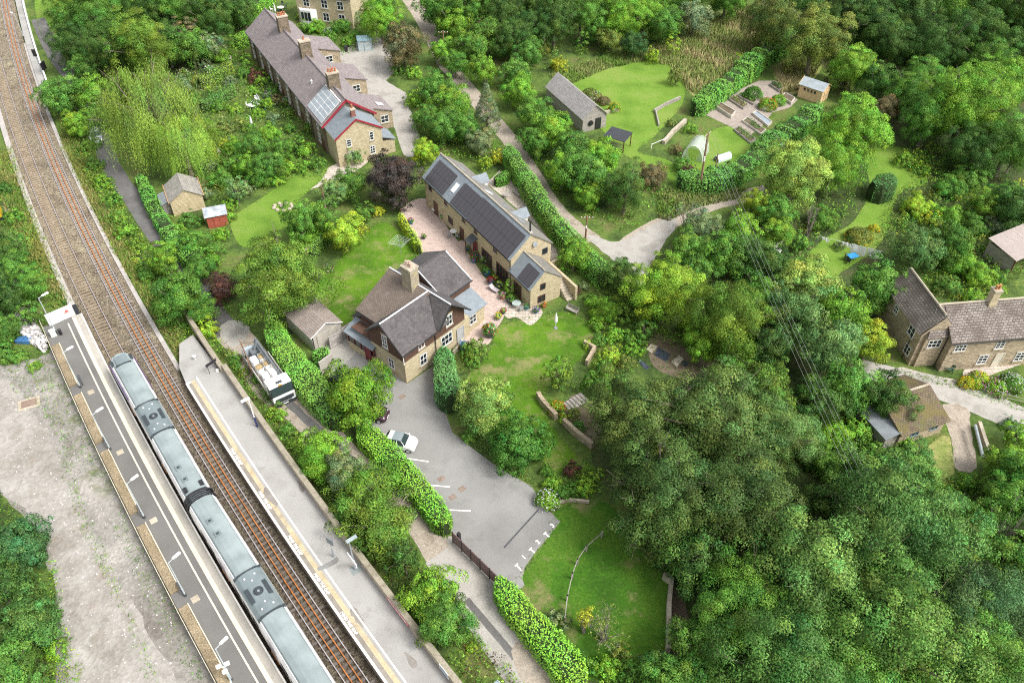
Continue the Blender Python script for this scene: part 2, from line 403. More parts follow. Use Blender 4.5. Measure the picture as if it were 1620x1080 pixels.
def clump_tints(rg, n, var=0.20, hue=0.09):
    c = np.ones((n,3))*(1+var*rg.normal(size=(n,1))).clip(.6, 1.5)
    h = hue*rg.normal(size=n); c[:,0] *= (1+1.4*h).clip(.5, 1.8); c[:,2] *= (1-h*.6).clip(.5, 1.6)
    return c
def crown(kind, leaf_, nc, dens, seed):
    """unit crown (radius 1, centred on the origin) and the clump centres its limbs reach for"""
    rg = np.random.default_rng(seed)
    i = np.arange(nc) + 0.5
    ph = pi*(1+5**0.5)*i + rg.normal(size=nc)*0.25
    hang = 0.0; elong = 0.55; up = 0.62; flat_ = 0.9; tv = 0.26
    if kind in ('round', 'oval', 'spread', 'feather', 'shrub', 'dense'):
        kz = {'round': .92, 'oval': 1.35, 'spread': .66, 'feather': 1.05, 'shrub': .8, 'dense': 1.0}[kind]
        zz = 1 - (1.88 if kind != 'shrub' else 1.35)*i/nc
        rr = np.sqrt((1-zz**2).clip(0))
        D = np.stack([rr*np.cos(ph), rr*np.sin(ph), zz], 1)
        lob = 1 + 0.22*np.sin(3*np.arctan2(D[:,1], D[:,0])+seed) + 0.13*np.sin(4.3*D[:,2]+2*np.arctan2(D[:,1], D[:,0])+seed*2)
        rad = (0.80 if kind != 'dense' else .84)*lob*(1+(0.12 if kind != 'dense' else .06)*rg.normal(size=nc)).clip(.6, 1.25)
        inner = rg.random(nc) < 0.16; rad[inner] *= rg.uniform(.45,.75, inner.sum())
        C = D*rad[:,None]; C[:,2] *= kz
        R = rg.uniform(.15, .30, nc)*(1 if nc < 120 else .82 if nc < 250 else .62)
        if kind == 'feather': elong, hang, up = .26, .45, .5
        if kind == 'dense': R *= .8
    elif kind == 'conifer':
        h = rg.random(nc)**0.8; r = (1-h)*(.75+.25*rg.random(nc))*.95 + .03
        C = np.stack([r*np.cos(ph), r*np.sin(ph), h*3.6-1.5], 1); D = _unit(C*np.array([1,1,.2])); R = .12+.16*(1-h); kz = 1.8; elong, flat_, up = .3, .7, .1
    elif kind == 'column':
        h = rg.uniform(-1, 1, nc); r = np.sqrt((1-(h*.85)**2).clip(0))*.78
        C = np.stack([r*np.cos(ph), r*np.sin(ph), h*2.0], 1); D = _unit(C*np.array([1,1,.3])); R = rg.uniform(.2,.34, nc); kz = 2.0
    elif kind == 'willow':
        zz = 1 - 1.2*i/nc; rr = np.sqrt((1-zz**2).clip(0))
        D = np.stack([rr*np.cos(ph), rr*np.sin(ph), zz], 1)
        C = D*(.82*(1+.14*rg.normal(size=nc)).clip(.6,1.2))[:,None]
        lob = 1+.2*np.sin(3*np.arctan2(C[:,1],C[:,0])+seed); C *= np.stack([lob,lob,np.ones(nc)],1)
        R = rg.uniform(.12,.22,nc); kz = .95
    tc = clump_tints(rg, nc)
    if kind in ('round', 'oval', 'spread', 'feather', 'dense', 'shrub'):
        k = nc//4; j = rg.integers(0, nc, k); C = np.concatenate([C, C[j]*rg.uniform(.5,.72,(k,1))]); R = np.concatenate([R, np.full(k, .30 if nc < 250 else .24)]); D = np.concatenate([D, D[j]]); tc = np.concatenate([tc, tc[j]])
    if kind == 'willow':
        ns = 60; idx = np.repeat(np.arange(nc), ns); M = len(idx)
        top = C[idx] + rg.normal(size=(M,3))*R[idx][:,None]*.5
        ln = rg.uniform(.25, .75, M)*(1.0 - .35*D[idx][:,2]); q = 10
        tt = np.linspace(0, 1, q)
        P = top[:,None,:] + np.stack([D[idx][:,0][:,None]*tt*.14, D[idx][:,1][:,None]*tt*.14, -ln[:,None]*tt**1.15], 2)
        p = (P + rg.normal(size=P.shape)*.012).reshape(-1,3); N = len(p)
        p = p[p[:,2] > -1.05]; N = len(p)
        t = _unit(np.array([0,0,-1.0]) + .35*rg.normal(size=(N,3))); nr = _unit(rg.normal(size=(N,3))+np.array([0,0,.5])); b = _unit(np.cross(nr, t))
        l = leaf_*rg.uniform(.7,1.4,N)[:,None]; w = l*.24
        V = np.stack([p-t*l*.5, p+b*w*.5, p+t*l*.5, p-b*w*.5], 1)
        rep = np.repeat(tc[idx], q, axis=0)[:N]*np.array([[1,1.0,1]])*(1+.16*rg.normal(size=(N,1))).clip(.5,1.6)
        return quads('crown', V, rep, LEAF, (), _unit(np.repeat(D[idx], q, axis=0)[:N]+np.array([0,0,.3]))), C, kz
    return leaf_mesh('crown', C, R, D, tc, dens, leaf_, LEAF, rg, elong, up, .55, .42, hang, flat_, tvar=tv), C, kz
def limbs(C, kz, seed, clear):
    """tapered trunk from the ground (z = -kz-clear) up to the crown, limbs and twigs to the clumps"""
    rg = random.Random(seed); mb = MB()
    z0 = -kz-clear; zt = -kz*.25
    a = Vector((0,0,z0)); bend = Vector((rg.uniform(-.06,.06), rg.uniform(-.06,.06), -kz*.6)); top = Vector((rg.uniform(-.08,.08), rg.uniform(-.08,.08), zt))
    mb.tube(a, (0,0,z0+.06), .10, .07, 8); mb.tube((0,0,z0+.06), bend, .07, .055, 8); mb.tube(bend, top, .055, .042, 8)
    ids = list(range(len(C))); rg.shuffle(ids)
    for k in ids[:22 if len(ids) < 250 else 46]:
        e = Vector(C[k]); s = bend.lerp(top, rg.uniform(.2,1)); m = s.lerp(e, .55)+Vector((rg.uniform(-.06,.06), rg.uniform(-.06,.06), rg.uniform(.0,.1)))
        mb.tube(s, m, .03, .018, 5, cap=False); mb.tube(m, e*1.06, .018, .006, 5, cap=False)
        for q in range(3):
            f = e*1.14+Vector((rg.uniform(-.2,.2), rg.uniform(-.2,.2), rg.uniform(-.1,.18)))
            mb.tube(m.lerp(e,.7), f, .007, .002, 4, cap=False)
    return mb
LIB = {}
def lib(kind, size, var):
    key = (kind, size, var)
    if key not in LIB:
        seed = abs(hash((kind, size, var*7+3))) % 9973 if False else (sum(map(ord, kind))*31 + ord(size)*17 + var*101) % 9973
        lf, nc, dn = {'X': (.025, 340, 10500), 'L': (.034, 170, 6200), 'M': (.062, 95, 2300), 'S': (.12, 42, 700)}[size]
        if kind == 'willow': lf, nc = lf*1.2, 95
        dn *= (1.25, 1.1, 1.2, .85, 1.0)[var] if kind in ('round', 'oval', 'feather') else 1
        if kind == 'dense': nc = int(nc*1.9)
        if kind == 'conifer': nc = int(nc*1.6); dn *= 1.6
        if kind == 'feather': lf *= 1.5
        me, C, kz = crown(kind, lf, nc, dn, seed)
        clear = {'oval': .22, 'round': .26, 'spread': .5, 'feather': .25, 'conifer': .1, 'willow': .12, 'column': .1}.get(kind, .0)
        tm = None
        if kind not in ('shrub', 'dense', 'column'):
            o = limbs(C[:int(len(C)*.8)], kz, seed, clear).build('trunk', BARK); tm = o.data
            bpy.data.objects.remove(o)
        LIB[key] = (me, tm, kz, clear)
    return LIB[key]
COLS = dict(bright=(.135,.235,.035), mid=(.085,.165,.035), dark=(.055,.105,.028), deep=(.038,.08,.027), blue=(.08,.13,.065), silver=(.13,.20,.085),
            lime=(.21,.29,.035), yellow=(.40,.38,.03), olive=(.13,.15,.045), purple=(.045,.032,.04), plum=(.085,.035,.04), brown=(.13,.10,.065),
            willow=(.175,.245,.05), grey=(.14,.17,.11), moss=(.115,.18,.035), emerald=(.062,.14,.03), pale=(.20,.26,.08))
for _k, _v in list(COLS.items()):
    COLS[_k] = (min(.5,_v[0]*1.72), min(.55,_v[1]*1.98), _v[2]*1.35)
NT = [0]
def tree(px, py, rpx, kind='round', col='mid', label=None, group=None, cat=None, name=None, kzs=1.0, h0=None, sx=1.0):
    """crown centre (px,py) and half-width rpx as surveyed on the photograph; placed on the ground at real size"""
    k0 = {'shrub': .40, 'dense': .75, 'column': 1.9}.get(kind)
    r = 4.0
    for _ in range(4):
        size = 'X' if r > 6.2 and kind in ('round','oval','feather') else 'L' if r > 3.6 else ('M' if r > 1.7 else 'S')
        kzt = {'round': .92, 'oval': 1.35, 'spread': .66, 'feather': 1.05, 'shrub': .8, 'dense': 1.0, 'conifer': 1.5, 'column': 2.0, 'willow': .95}[kind]*kzs
        cl = {'oval': .22, 'round': .26, 'spread': .5, 'feather': .25, 'conifer': .1, 'willow': .12, 'column': .1}.get(kind, .0)
        zc = h0 if h0 is not None else (k0*r*kzs if k0 else (kzt+cl*kzs)*r)
        x, y = g(px, py, zc); r = rpx*depth(x, y, zc)/F_PX
    NT[0] += 1
    var = (NT[0]*7) % {'L': 5, 'X': 3}.get(size, 4)
    me, tm, kz, clear = lib(kind, size, var)
    base = COLS[col] if isinstance(col, str) else (col[0]*1.8, col[1]*2.0, col[2]*1.35)
    rr = random.Random(NT[0]*13+5); j = rr.uniform(.88, 1.12)
    colr = (base[0]*j*rr.uniform(.94,1.06), base[1]*j, base[2]*j*rr.uniform(.9,1.1), 1)
    rz = rr.uniform(0, 6.28)
    shrub = tm is None
    nm = name or ('shrub' if shrub else 'tree'); ct = cat or ('shrub' if shrub else 'tree')
    if shrub:
        o = bpy.data.objects.new(nm, me); COL.objects.link(o)
        o.location = (x, y, zc); o.scale = (r*sx, r, r*kzs); o.rotation_euler = (0, 0, rz if sx == 1 else 0.6); o.color = colr
        return tag(o, label, ct, group)
    # Empty at the foot; crown and trunk are its parts
    root = empty(nm, (x, y, 0), rz if sx == 1 else 0.6, label, ct, group)
    zk = zc/(kz+clear)
    for part, mesh in (('crown', me), ('trunk', tm)):
        o = bpy.data.objects.new(part, mesh); COL.objects.link(o); o.parent = root
        o.location = (0, 0, zc); o.scale = (r*sx, r, zk); o.color = colr
    return root

def in_poly(x, y, P):
    c = False; n = len(P); j = n-1
    for i in range(n):
        if ((P[i][1] > y) != (P[j][1] > y)) and (x < (P[j][0]-P[i][0])*(y-P[i][1])/(P[j][1]-P[i][1])+P[i][0]): c = not c
        j = i
    return c
def scatter_pts(px, n, rg, holes=()):
    P = [g(a, b) for a, b in px]; H = [[g(a, b) for a, b in h] for h in holes]
    xs = [p[0] for p in P]; ys = [p[1] for p in P]; out = []; tries = 0
    while len(out) < n and tries < n*30:
        x, y = rg.uniform(min(xs), max(xs)), rg.uniform(min(ys), max(ys)); tries += 1
        if in_poly(x, y, P) and not any(in_poly(x, y, h) for h in H): out.append((x, y))
    return out
def weeds(name, px, n, rmin, rmax, cols, leaf=.2, dens=70, label=None, holes=(), seed=1, z=0.0, tall=.8, elong=.5, world_pts=None):
    """uncountable undergrowth over an area: one object of kind stuff"""
    rg = np.random.default_rng(seed)
    pts = world_pts if world_pts is not None else scatter_pts(px, n, rg, holes)
    if not pts: return
    P = np.array(pts); k = len(P)
    R = rg.uniform(rmin, rmax, k)*rg.uniform(.7, 1.1, k)
    C = np.stack([P[:,0], P[:,1], z+R*rg.uniform(.05, tall, k)], 1)
    cs = np.array([COLS[c] if isinstance(c, str) else c for c in cols]); ci = rg.integers(0, len(cs), k)
    tc = cs[ci]*clump_tints(rg, k, .18, .12)
    OUT = np.tile(np.array([[0,0,1.0]]), (k,1))
    me = leaf_mesh(name, C, R, OUT, tc, dens, leaf, LEAF, rg, elong, .5, .2, .7)
    o = bpy.data.objects.new(name, me); COL.objects.link(o)
    return tag(o, label, None, None, 'stuff')
def blades(name, px, n, h, cols, w=.06, seed=3, holes=(), lean=.35, label=None, world_pts=None):
    rg = np.random.default_rng(seed)
    pts = world_pts if world_pts is not None else scatter_pts(px, n, rg, holes)
    P = np.array(pts); k = len(P); b = np.stack([P[:,0], P[:,1], np.zeros(k)], 1)
    a = rg.uniform(0, 2*pi, k); hh = h*rg.uniform(.5, 1.3, k); s = np.stack([np.cos(a), np.sin(a), np.zeros(k)], 1)
    tip = b + np.stack([lean*hh*rg.normal(size=k), lean*hh*rg.normal(size=k), hh], 1)
    ww = (w*rg.uniform(.6, 1.6, k))[:,None]
    V = np.stack([b-s*ww, b+s*ww, tip+s*ww*.25, tip-s*ww*.25], 1)
    cs = np.array([COLS[c] if isinstance(c, str) else c for c in cols])
    # neighbouring blades share a colour: pick by slow noise of position
    f = (np.sin(P[:,0]*.35+1.3)+np.sin(P[:,1]*.27)+np.sin((P[:,0]+P[:,1])*.71)+rg.normal(size=k)*.9)
    ci = np.clip(((f+3)/6*len(cs)).astype(int), 0, len(cs)-1)
    me = quads(name, V, cs[ci]*(1+.2*rg.normal(size=(k,1))).clip(.5,1.6), GRASSBLADE, (), np.tile(np.array([[0.,0.,1.]]), (k,1)))
    o = bpy.data.objects.new(name, me); COL.objects.link(o)
    return tag(o, label, None, None, 'stuff')
CORE = ground('hedge_twigs', [(.02,.035,.012),(.04,.06,.02)], 1.5, 8, .4)
def hedge(label, px, w, h, col='bright', group=None, dens=75, leaf=.17, name='hedge', mat=None, wob=.12, top=1.0, seed=None, world_pts=None, cat='hedge'):
    """clipped hedge along the ground: twiggy core and a coat of leaves on sides, ends and top"""
    base = smooth_loop(world_pts or [g(a, b) for a, b in px], False, 8)
    seed = seed or int(abs(base[0][0])*100+abs(base[0][1])*10) % 9999
    rg = np.random.default_rng(seed); mat = mat or LAUREL
    ws = w if isinstance(w, (list, tuple)) else [w, w]; hs = h if isinstance(h, (list, tuple)) else [h, h]
    B = np.array(base); seg = np.hypot(*np.diff(B, axis=0).T); cum = np.concatenate([[0], np.cumsum(seg)]); Lt = cum[-1]
    def at(s):
        i = np.clip(np.searchsorted(cum, s)-1, 0, len(seg)-1); f = ((s-cum[i])/seg[i])[:,None]
        p = B[i]*(1-f)+B[i+1]*f; d = (B[i+1]-B[i])/seg[i][:,None]; return p, d
    N = int(dens*Lt*(np.mean(ws)+2*np.mean(hs)))
    s = rg.uniform(0, Lt, N); p, d = at(s); nr = np.stack([d[:,1], -d[:,0]], 1)
    fw = np.interp(s/Lt, np.linspace(0,1,len(ws)), ws)/2; fh = np.interp(s/Lt, np.linspace(0,1,len(hs)), hs)
    endk = np.minimum(1, np.sqrt(np.minimum(s, Lt-s)/np.maximum(.3, fw)).clip(.35, 1)); fw = fw*endk
    wobv = 1 + wob*(.5*np.sin(s*1.7+seed)+.5*np.sin(s*3.1+1)*np.sin(s*.37+2)+.8*np.sin(s*.45+seed))*.5
    q = rg.uniform(0, 1, N); side = rg.random(N) < (2*fh/(2*fh+2*fw*top))
    u = np.where(side, np.sign(q-.5), (q*2-1)); zz = np.where(side, rg.uniform(.03, 1, N), 1.0)
    e = 4.0; rr_ = np.where(side, (1-.35*zz**e), 1.0); zt = np.where(side, zz, 1-.14*np.abs(u)**e)
    P = np.stack([p[:,0]+nr[:,0]*u*fw*rr_*wobv, p[:,1]+nr[:,1]*u*fw*rr_*wobv, zt*fh*wobv], 1) + rg.normal(size=(N,3))*.05
    O = np.stack([np.where(side, nr[:,0]*u, nr[:,0]*u*.3), np.where(side, nr[:,1]*u, nr[:,1]*u*.3), np.where(side, .35, 1.0)], 1)
    O = _unit(O); nrm = _unit(O+.55*rg.normal(size=(N,3))); t = _unit(np.cross(nrm, rg.normal(size=(N,3)))); b = np.cross(nrm, t)
    l = leaf*rg.uniform(.6, 1.4, N)[:,None]; ww = l*.55
    V = np.stack([P-t*l*.5, P+b*ww*.5, P+t*l*.5-nrm*l*.2, P-b*ww*.5], 1)
    tc = (1+.26*rg.normal(size=(N,1))).clip(.45,1.8)*np.stack([1+.25*np.sin(s*.9+seed)*.5+.12*rg.normal(size=N), np.ones(N), np.ones(N)], 1).clip(.5,1.6)
    me = quads(name, V, tc, mat, (), O); o = bpy.data.objects.new(name, me); COL.objects.link(o)
    c = COLS[col] if isinstance(col, str) else (col[0]*2.1, col[1]*2.4, col[2]*1.8); o.color = (*c, 1)
    mb = MB(); M = max(3, int(Lt/.6)); ss = np.linspace(.15, Lt-.15, M); pc, dc = at(ss)
    wv = np.interp(ss/Lt, np.linspace(0,1,len(ws)), ws)*.40*np.minimum(1, np.sqrt(np.minimum(ss, Lt-ss)/.8).clip(.35,1)); hv = np.interp(ss/Lt, np.linspace(0,1,len(hs)), hs)*.90
    rows = []
    for k in range(M):
        n2 = np.array([dc[k,1], -dc[k,0]])
        rows.append([(*(pc[k]+n2*a*wv[k]), z*hv[k]) for a, z in ((1,0),(1,.55),(.72,1),(-.72,1),(-1,.55),(-1,0))])
    for a, b2 in zip(rows[:-1], rows[1:]):
        for i in range(5): mb.face([a[i], b2[i], b2[i+1], a[i+1]])
    mb.face(rows[0][::-1]); mb.face(rows[-1])
    mb.build('twigs', CORE, o)
    return tag(o, label, cat, group)
def twig_tree(px, py, rpx, h, label, seed=1, mat=None, leafcol=None, cat='bush', name='bush', group=None, spread=1.0):
    """bare or half-bare bush of fine upright twigs"""
    x, y = g(px, py, h*.45); r = rpx*depth(x, y, h*.4)/F_PX
    rg = random.Random(seed); mb = MB(); tips = []
    for k in range(16):
        a = rg.uniform(0, 6.28); e = Vector((cos(a)*r*rg.uniform(.2,1)*spread, sin(a)*r*rg.uniform(.2,1)*spread, h*rg.uniform(.55,1)))
        s = Vector((rg.uniform(-.15,.15), rg.uniform(-.15,.15), 0)); m = s.lerp(e,.5)+Vector((rg.uniform(-.2,.2), rg.uniform(-.2,.2), .2*h*.3))
        mb.tube(s, m, .05, .03, 5, cap=False); mb.tube(m, e, .03, .012, 4, cap=False)
        for q in range(9):
            b = m.lerp(e, rg.uniform(.1,1)); f = b+Vector((rg.gauss(0,.32)*r*.5, rg.gauss(0,.32)*r*.5, rg.uniform(.05,.4)*h*.4))
            mb.tube(b, f, .014, .005, 3, cap=False); tips.append(f)
    root = empty(name, (x, y, 0), 0, label, cat, group)
    mb.build('branches', mat or PALE_BARK, root)
    if leafcol:
        rgn = np.random.default_rng(seed); T = np.array([tuple(t) for t in tips]); k = len(T)
        me = leaf_mesh('leaves', T, np.full(k, .22), np.tile(np.array([[0,0,1.0]]),(k,1)), clump_tints(rgn, k), 160, .13, LEAF, rgn)
        o = bpy.data.objects.new('leaves', me); COL.objects.link(o); o.parent = root; o.color = (*COLS[leafcol], 1)
    return root

# ================================================================ GROUND, ROADS, LAWNS
M_ROUGH = ground('rough_ground', [(.04,.065,.018),(.07,.115,.025),(.10,.155,.03),(.125,.135,.045)], .22, 2.5, .5, bump=.6)
M_LAWN = ground('lawn', [(.05,.115,.008),(.075,.165,.010),(.105,.20,.013)], .22, 5, .40, bump=.35, spots=[(.30,.52,(.23,.205,.09),.75),(.9,.54,(.20,.19,.075),.6),(.6,.6,(.05,.10,.012),.6)])
M_LAWN_DRY = ground('deep_green_lawn', [(.032,.09,.007),(.045,.125,.009),(.07,.15,.014),(.06,.135,.011)], .2, 4, .45, bump=.35, spots=[(.28,.55,(.21,.18,.085),.75),(1.1,.6,(.18,.17,.07),.5)])  # deeper green turf of the lower lawn, with dry brown patches
M_LAWN_PALE = ground('pale_lawn', [(.095,.18,.02),(.135,.235,.03),(.18,.25,.05)], .14, 5, .35, bump=.35, spots=[(.4,.64,(.28,.26,.12),.5)])
M_MEADOW = ground('meadow', [(.11,.19,.035),(.20,.24,.065),(.30,.28,.11),(.15,.22,.045)], .12, 3, .45, bump=.6)
M_TARMAC = ground('lane_tarmac', [(.11,.105,.10),(.155,.15,.145)], .5, 6, .2, bump=.15, spots=[(.8,.6,(.07,.067,.062),.5)])
M_CARPARK = ground('car_park_asphalt', [(.19,.185,.175),(.235,.23,.217),(.268,.26,.247)], .10, 14, .12, bump=.08, spots=[(.28,.55,(.15,.145,.135),.55),(.9,.63,(.10,.095,.085),.5),(.16,.55,(.30,.295,.28),.45)])
M_CONCRETE = ground('old_concrete', [(.27,.255,.225),(.37,.35,.315),(.33,.305,.27)], .3, 5, .18, bump=.15, spots=[(.5,.56,(.24,.225,.19),.6)])
M_TRACK = ground('stony_track', [(.25,.21,.165),(.36,.31,.25),(.30,.26,.21)], .5, 4, .3, bump=.4, spots=[(.55,.58,(.16,.15,.13),.55),(1.4,.62,(.50,.46,.40),.5)])
M_GRAVEL = ground('gravel_yard', [(.165,.15,.13),(.225,.21,.185),(.265,.25,.225),(.20,.185,.16)], .12, 3.0, .18, bump=.35, spots=[(.22,.53,(.36,.335,.30),.75),(.8,.58,(.13,.105,.08),.5),(.28,.58,(.12,.14,.055),.6),(.9,.64,(.48,.46,.43),.7)], stones=(4.5,.14))
M_BALLAST = ground('ballast', [(.13,.105,.075),(.20,.165,.115),(.165,.14,.105)], .3, 5, .4, bump=.9, spots=[(.22,.55,(.30,.27,.17),.5)], stones=(7.5,.55))
M_DIRT = ground('bare_soil', [(.10,.078,.05),(.18,.145,.10)], .5, 5, .35, bump=.4)
M_PAVIOR = coursed('brick_paving', (.44,.335,.29), (.52,.41,.355), (.34,.28,.24), .42, .21, .02, [((.33,.26,.22),.4,.56,.5),((.40,.37,.31),.9,.6,.4)], var=.2, bump=.2)
M_PAVING = coursed('stone_flags', (.42,.36,.30), (.52,.46,.39), (.22,.20,.15), .8, .55, .03, [((.27,.25,.17),.6,.56,.5)], var=.2, bump=.2)
M_PLATFORM = ground('platform_surface', [(.275,.265,.245),(.345,.335,.315),(.31,.30,.28)], .16, 9, .12, bump=.08, spots=[(.5,.60,(.21,.19,.165),.6),(1.6,.68,(.13,.115,.10),.6)])
M_ASPHALT = ground('platform_asphalt', [(.135,.13,.12),(.165,.16,.15)], .25, 12, .12, bump=.08)
M_COPE = coursed('platform_coping', (.34,.32,.275), (.39,.365,.315), (.26,.24,.205), .9, 5.0, .012, [((.36,.27,.18),.35,.6,.35)], var=.12, bump=.1)
M_TACT = ground('cream_tactile_paving', [(.68,.60,.41),(.74,.66,.47)], .4, 8, .08, bump=.1)
M_TACT_OLD = ground('worn_tactile_paving', [(.38,.31,.19),(.48,.40,.26),(.34,.29,.20)], .5, 6, .2, bump=.2)
M_LINE = ground('line_paint', [(.78,.75,.68),(.84,.81,.75)], .8, 6, .06, bump=0)
M_LINE_CREAM = ground('line_paint_cream', [(.76,.67,.48),(.82,.74,.55)], .8, 6, .06, bump=0)
M_SHINGLE = ground('bed_shingle', [(.21,.165,.10),(.30,.24,.155)], .5, 9, .3, bump=.5, stones=(12,.3))
M_RUBBLE = ground('pale_rubble', [(.48,.45,.43),(.66,.63,.61),(.56,.53,.51)], .6, 3, .3, bump=.8, stones=(3.2,.45))
M_TROUGH = coursed('concrete_troughing', (.36,.335,.31), (.43,.40,.37), (.25,.23,.20), 1.0, 3.0, .02, [((.28,.26,.20),.5,.56,.5)], var=.15, bump=.2)
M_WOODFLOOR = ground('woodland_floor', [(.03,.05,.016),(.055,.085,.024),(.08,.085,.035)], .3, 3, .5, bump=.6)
M_RUST = ground('rusty_rail', [(.33,.12,.035),(.45,.17,.05),(.26,.10,.04)], .6, 8, .25, bump=.1, rough=.8)
M_RAILSIDE = ground('rail_side', [(.13,.07,.045),(.20,.11,.07)], 1.0, 8, .3, bump=0)
M_RAILHEAD = flat('rail_head', (.72,.70,.68), .25, .7)
M_SLEEPER = ground('concrete_sleeper', [(.20,.175,.15),(.29,.26,.23),(.24,.195,.15)], .7, 7, .25, bump=.2)
M_SLEEPER_BROWN = ground('stained_sleeper', [(.20,.155,.105),(.28,.225,.16)], .7, 7, .25, bump=.2)

def fringe(P, label, seed, cols=('bright','moss','mid'), step=.22, out=.0):
    rg = np.random.default_rng(seed); pts = []
    for a, b in zip(P, P[1:]+P[:1]):
        L = hypot(b[0]-a[0], b[1]-a[1]); n = max(1, int(L/step))
        for i in range(n):
            f = (i+rg.uniform())/n; pts.append((a[0]+(b[0]-a[0])*f+rg.normal()*.22, a[1]+(b[1]-a[1])*f+rg.normal()*.22))
    weeds('edge_grass', None, 0, .06, .26, list(cols), .13, 110, label, seed=seed, world_pts=pts)
_px = px_sheet
def px_sheet(name, px, z, mat, round_=False, jit=0.0, n=5):
    o = _px(name, px, z, mat, round_, jit, n)
    if name in ('lawn','rough_grass') and round_:
        fringe(smooth_loop([g(x, y, z) for x, y in px], True, n, jit), 'ragged grass fringe round a lawn', int(abs(px[0][0])+px[0][1]))
    return o
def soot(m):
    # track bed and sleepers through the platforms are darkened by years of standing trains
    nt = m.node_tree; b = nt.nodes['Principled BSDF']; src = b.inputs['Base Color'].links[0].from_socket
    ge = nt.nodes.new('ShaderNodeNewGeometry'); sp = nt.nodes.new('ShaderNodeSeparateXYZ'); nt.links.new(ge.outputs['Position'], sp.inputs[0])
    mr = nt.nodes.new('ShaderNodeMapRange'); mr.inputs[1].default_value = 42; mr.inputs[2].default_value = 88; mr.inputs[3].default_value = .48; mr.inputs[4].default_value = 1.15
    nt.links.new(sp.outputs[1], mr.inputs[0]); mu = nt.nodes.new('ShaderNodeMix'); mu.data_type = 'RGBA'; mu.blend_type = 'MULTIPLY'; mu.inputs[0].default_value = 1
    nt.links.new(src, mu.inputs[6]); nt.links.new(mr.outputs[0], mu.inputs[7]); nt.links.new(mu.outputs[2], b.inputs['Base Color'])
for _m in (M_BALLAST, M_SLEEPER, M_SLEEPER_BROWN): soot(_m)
M_PLOT = coursed('plot_paving', (.30,.25,.215), (.37,.315,.27), (.21,.18,.15), .42, .21, .02, [((.22,.19,.16),.4,.55,.6)], var=.2, bump=.2)
sheet('ground', [(-3000,-400),(3000,-400),(3000,5000),(-3000,5000)], 0.0, M_ROUGH)
# -- woods' floor
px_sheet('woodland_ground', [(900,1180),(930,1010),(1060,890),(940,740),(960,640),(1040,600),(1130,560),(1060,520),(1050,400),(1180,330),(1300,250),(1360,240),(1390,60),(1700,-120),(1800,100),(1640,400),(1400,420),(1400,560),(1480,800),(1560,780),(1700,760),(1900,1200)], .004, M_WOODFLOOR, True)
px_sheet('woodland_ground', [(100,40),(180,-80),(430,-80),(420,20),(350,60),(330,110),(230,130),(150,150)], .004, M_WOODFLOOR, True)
# -- lawns
px_sheet('lawn', [(500,455),(540,408),(575,372),(605,352),(640,372),(655,402),(665,425),(640,445),(600,478),(560,508),(520,508)], .012, M_LAWN, True, .08)
px_sheet('lawn', [(788,518),(830,505),(893,494),(925,508),(940,535),(915,570),(880,600),(858,628),(862,650),(885,690),(918,725),(935,742),(880,748),(850,720),(800,690),(742,650),(738,600),(765,570),(780,545)], .012, M_LAWN, True, .08)
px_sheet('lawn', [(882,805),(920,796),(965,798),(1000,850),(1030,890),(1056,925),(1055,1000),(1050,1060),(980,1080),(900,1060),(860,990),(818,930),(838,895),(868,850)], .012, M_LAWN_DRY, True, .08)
px_sheet('lawn', [(365,350),(400,322),(440,295),(470,275),(515,265),(508,285),(470,320),(478,345),(430,370),(385,392)], .012, M_LAWN_PALE, True, .08)
px_sheet('lawn', [(885,130),(900,112),(950,95),(1000,88),(1060,105),(1085,130),(1078,165),(1060,190),(1035,215),(1010,240),(1060,255),(1080,290),(1110,320),(1085,322),(1050,275),(1000,252),(975,235),(950,200),(930,165)], .012, M_LAWN_PALE, True, .12)
px_sheet('lawn', [(1110,215),(1150,200),(1190,215),(1185,240),(1150,265),(1110,270),(1080,245)], .012, M_LAWN_PALE, True, .1)
px_sheet('lawn', [(1370,245),(1420,232),(1455,255),(1465,290),(1430,300),(1410,330),(1405,360),(1385,395),(1340,425),(1300,450),(1270,420),(1300,380),(1350,350),(1375,300)], .012, M_LAWN_PALE, True, .1)
px_sheet('meadow', [(1010,95),(1050,60),(1110,40),(1150,30),(1180,15),(1215,30),(1200,80),(1160,120),(1110,155),(1085,140),(1060,105)], .010, M_MEADOW, True, .1)
px_sheet('meadow', [(1225,110),(1260,90),(1300,100),(1275,140),(1235,150)], .010, M_MEADOW, True, .1)
px_sheet('rough_grass', [(60,-20),(110,-20),(105,40),(100,70),(75,68),(58,30)], .008, M_LAWN_PALE, True, .1)
# -- gravel yard beyond the station
px_sheet('gravel_yard', [(-140,640),(-60,585),(20,575),(75,560),(100,540),(230,800),(390,1130),(110,1130),(92,1000),(78,900),(62,850),(20,800),(-60,740),(-140,720)], .006, M_GRAVEL, True, .25)
M_DIRTROAD = ground('dirt_road', [(.22,.20,.17),(.275,.255,.225),(.32,.30,.27),(.25,.225,.195)], .16, 3.0, .16, bump=.3, spots=[(.25,.56,(.38,.365,.335),.7),(.5,.56,(.24,.20,.16),.5),(1.2,.64,(.48,.46,.43),.7)], stones=(3.5,.10))
px_sheet('dirt_road', [(-140,650),(-60,600),(10,600),(45,640),(75,690),(110,760),(150,850),(195,930),(240,1010),(280,1100),(130,1110),(100,1000),(85,920),(66,850),(25,795),(-60,735)], .010, M_DIRTROAD, True, .2)
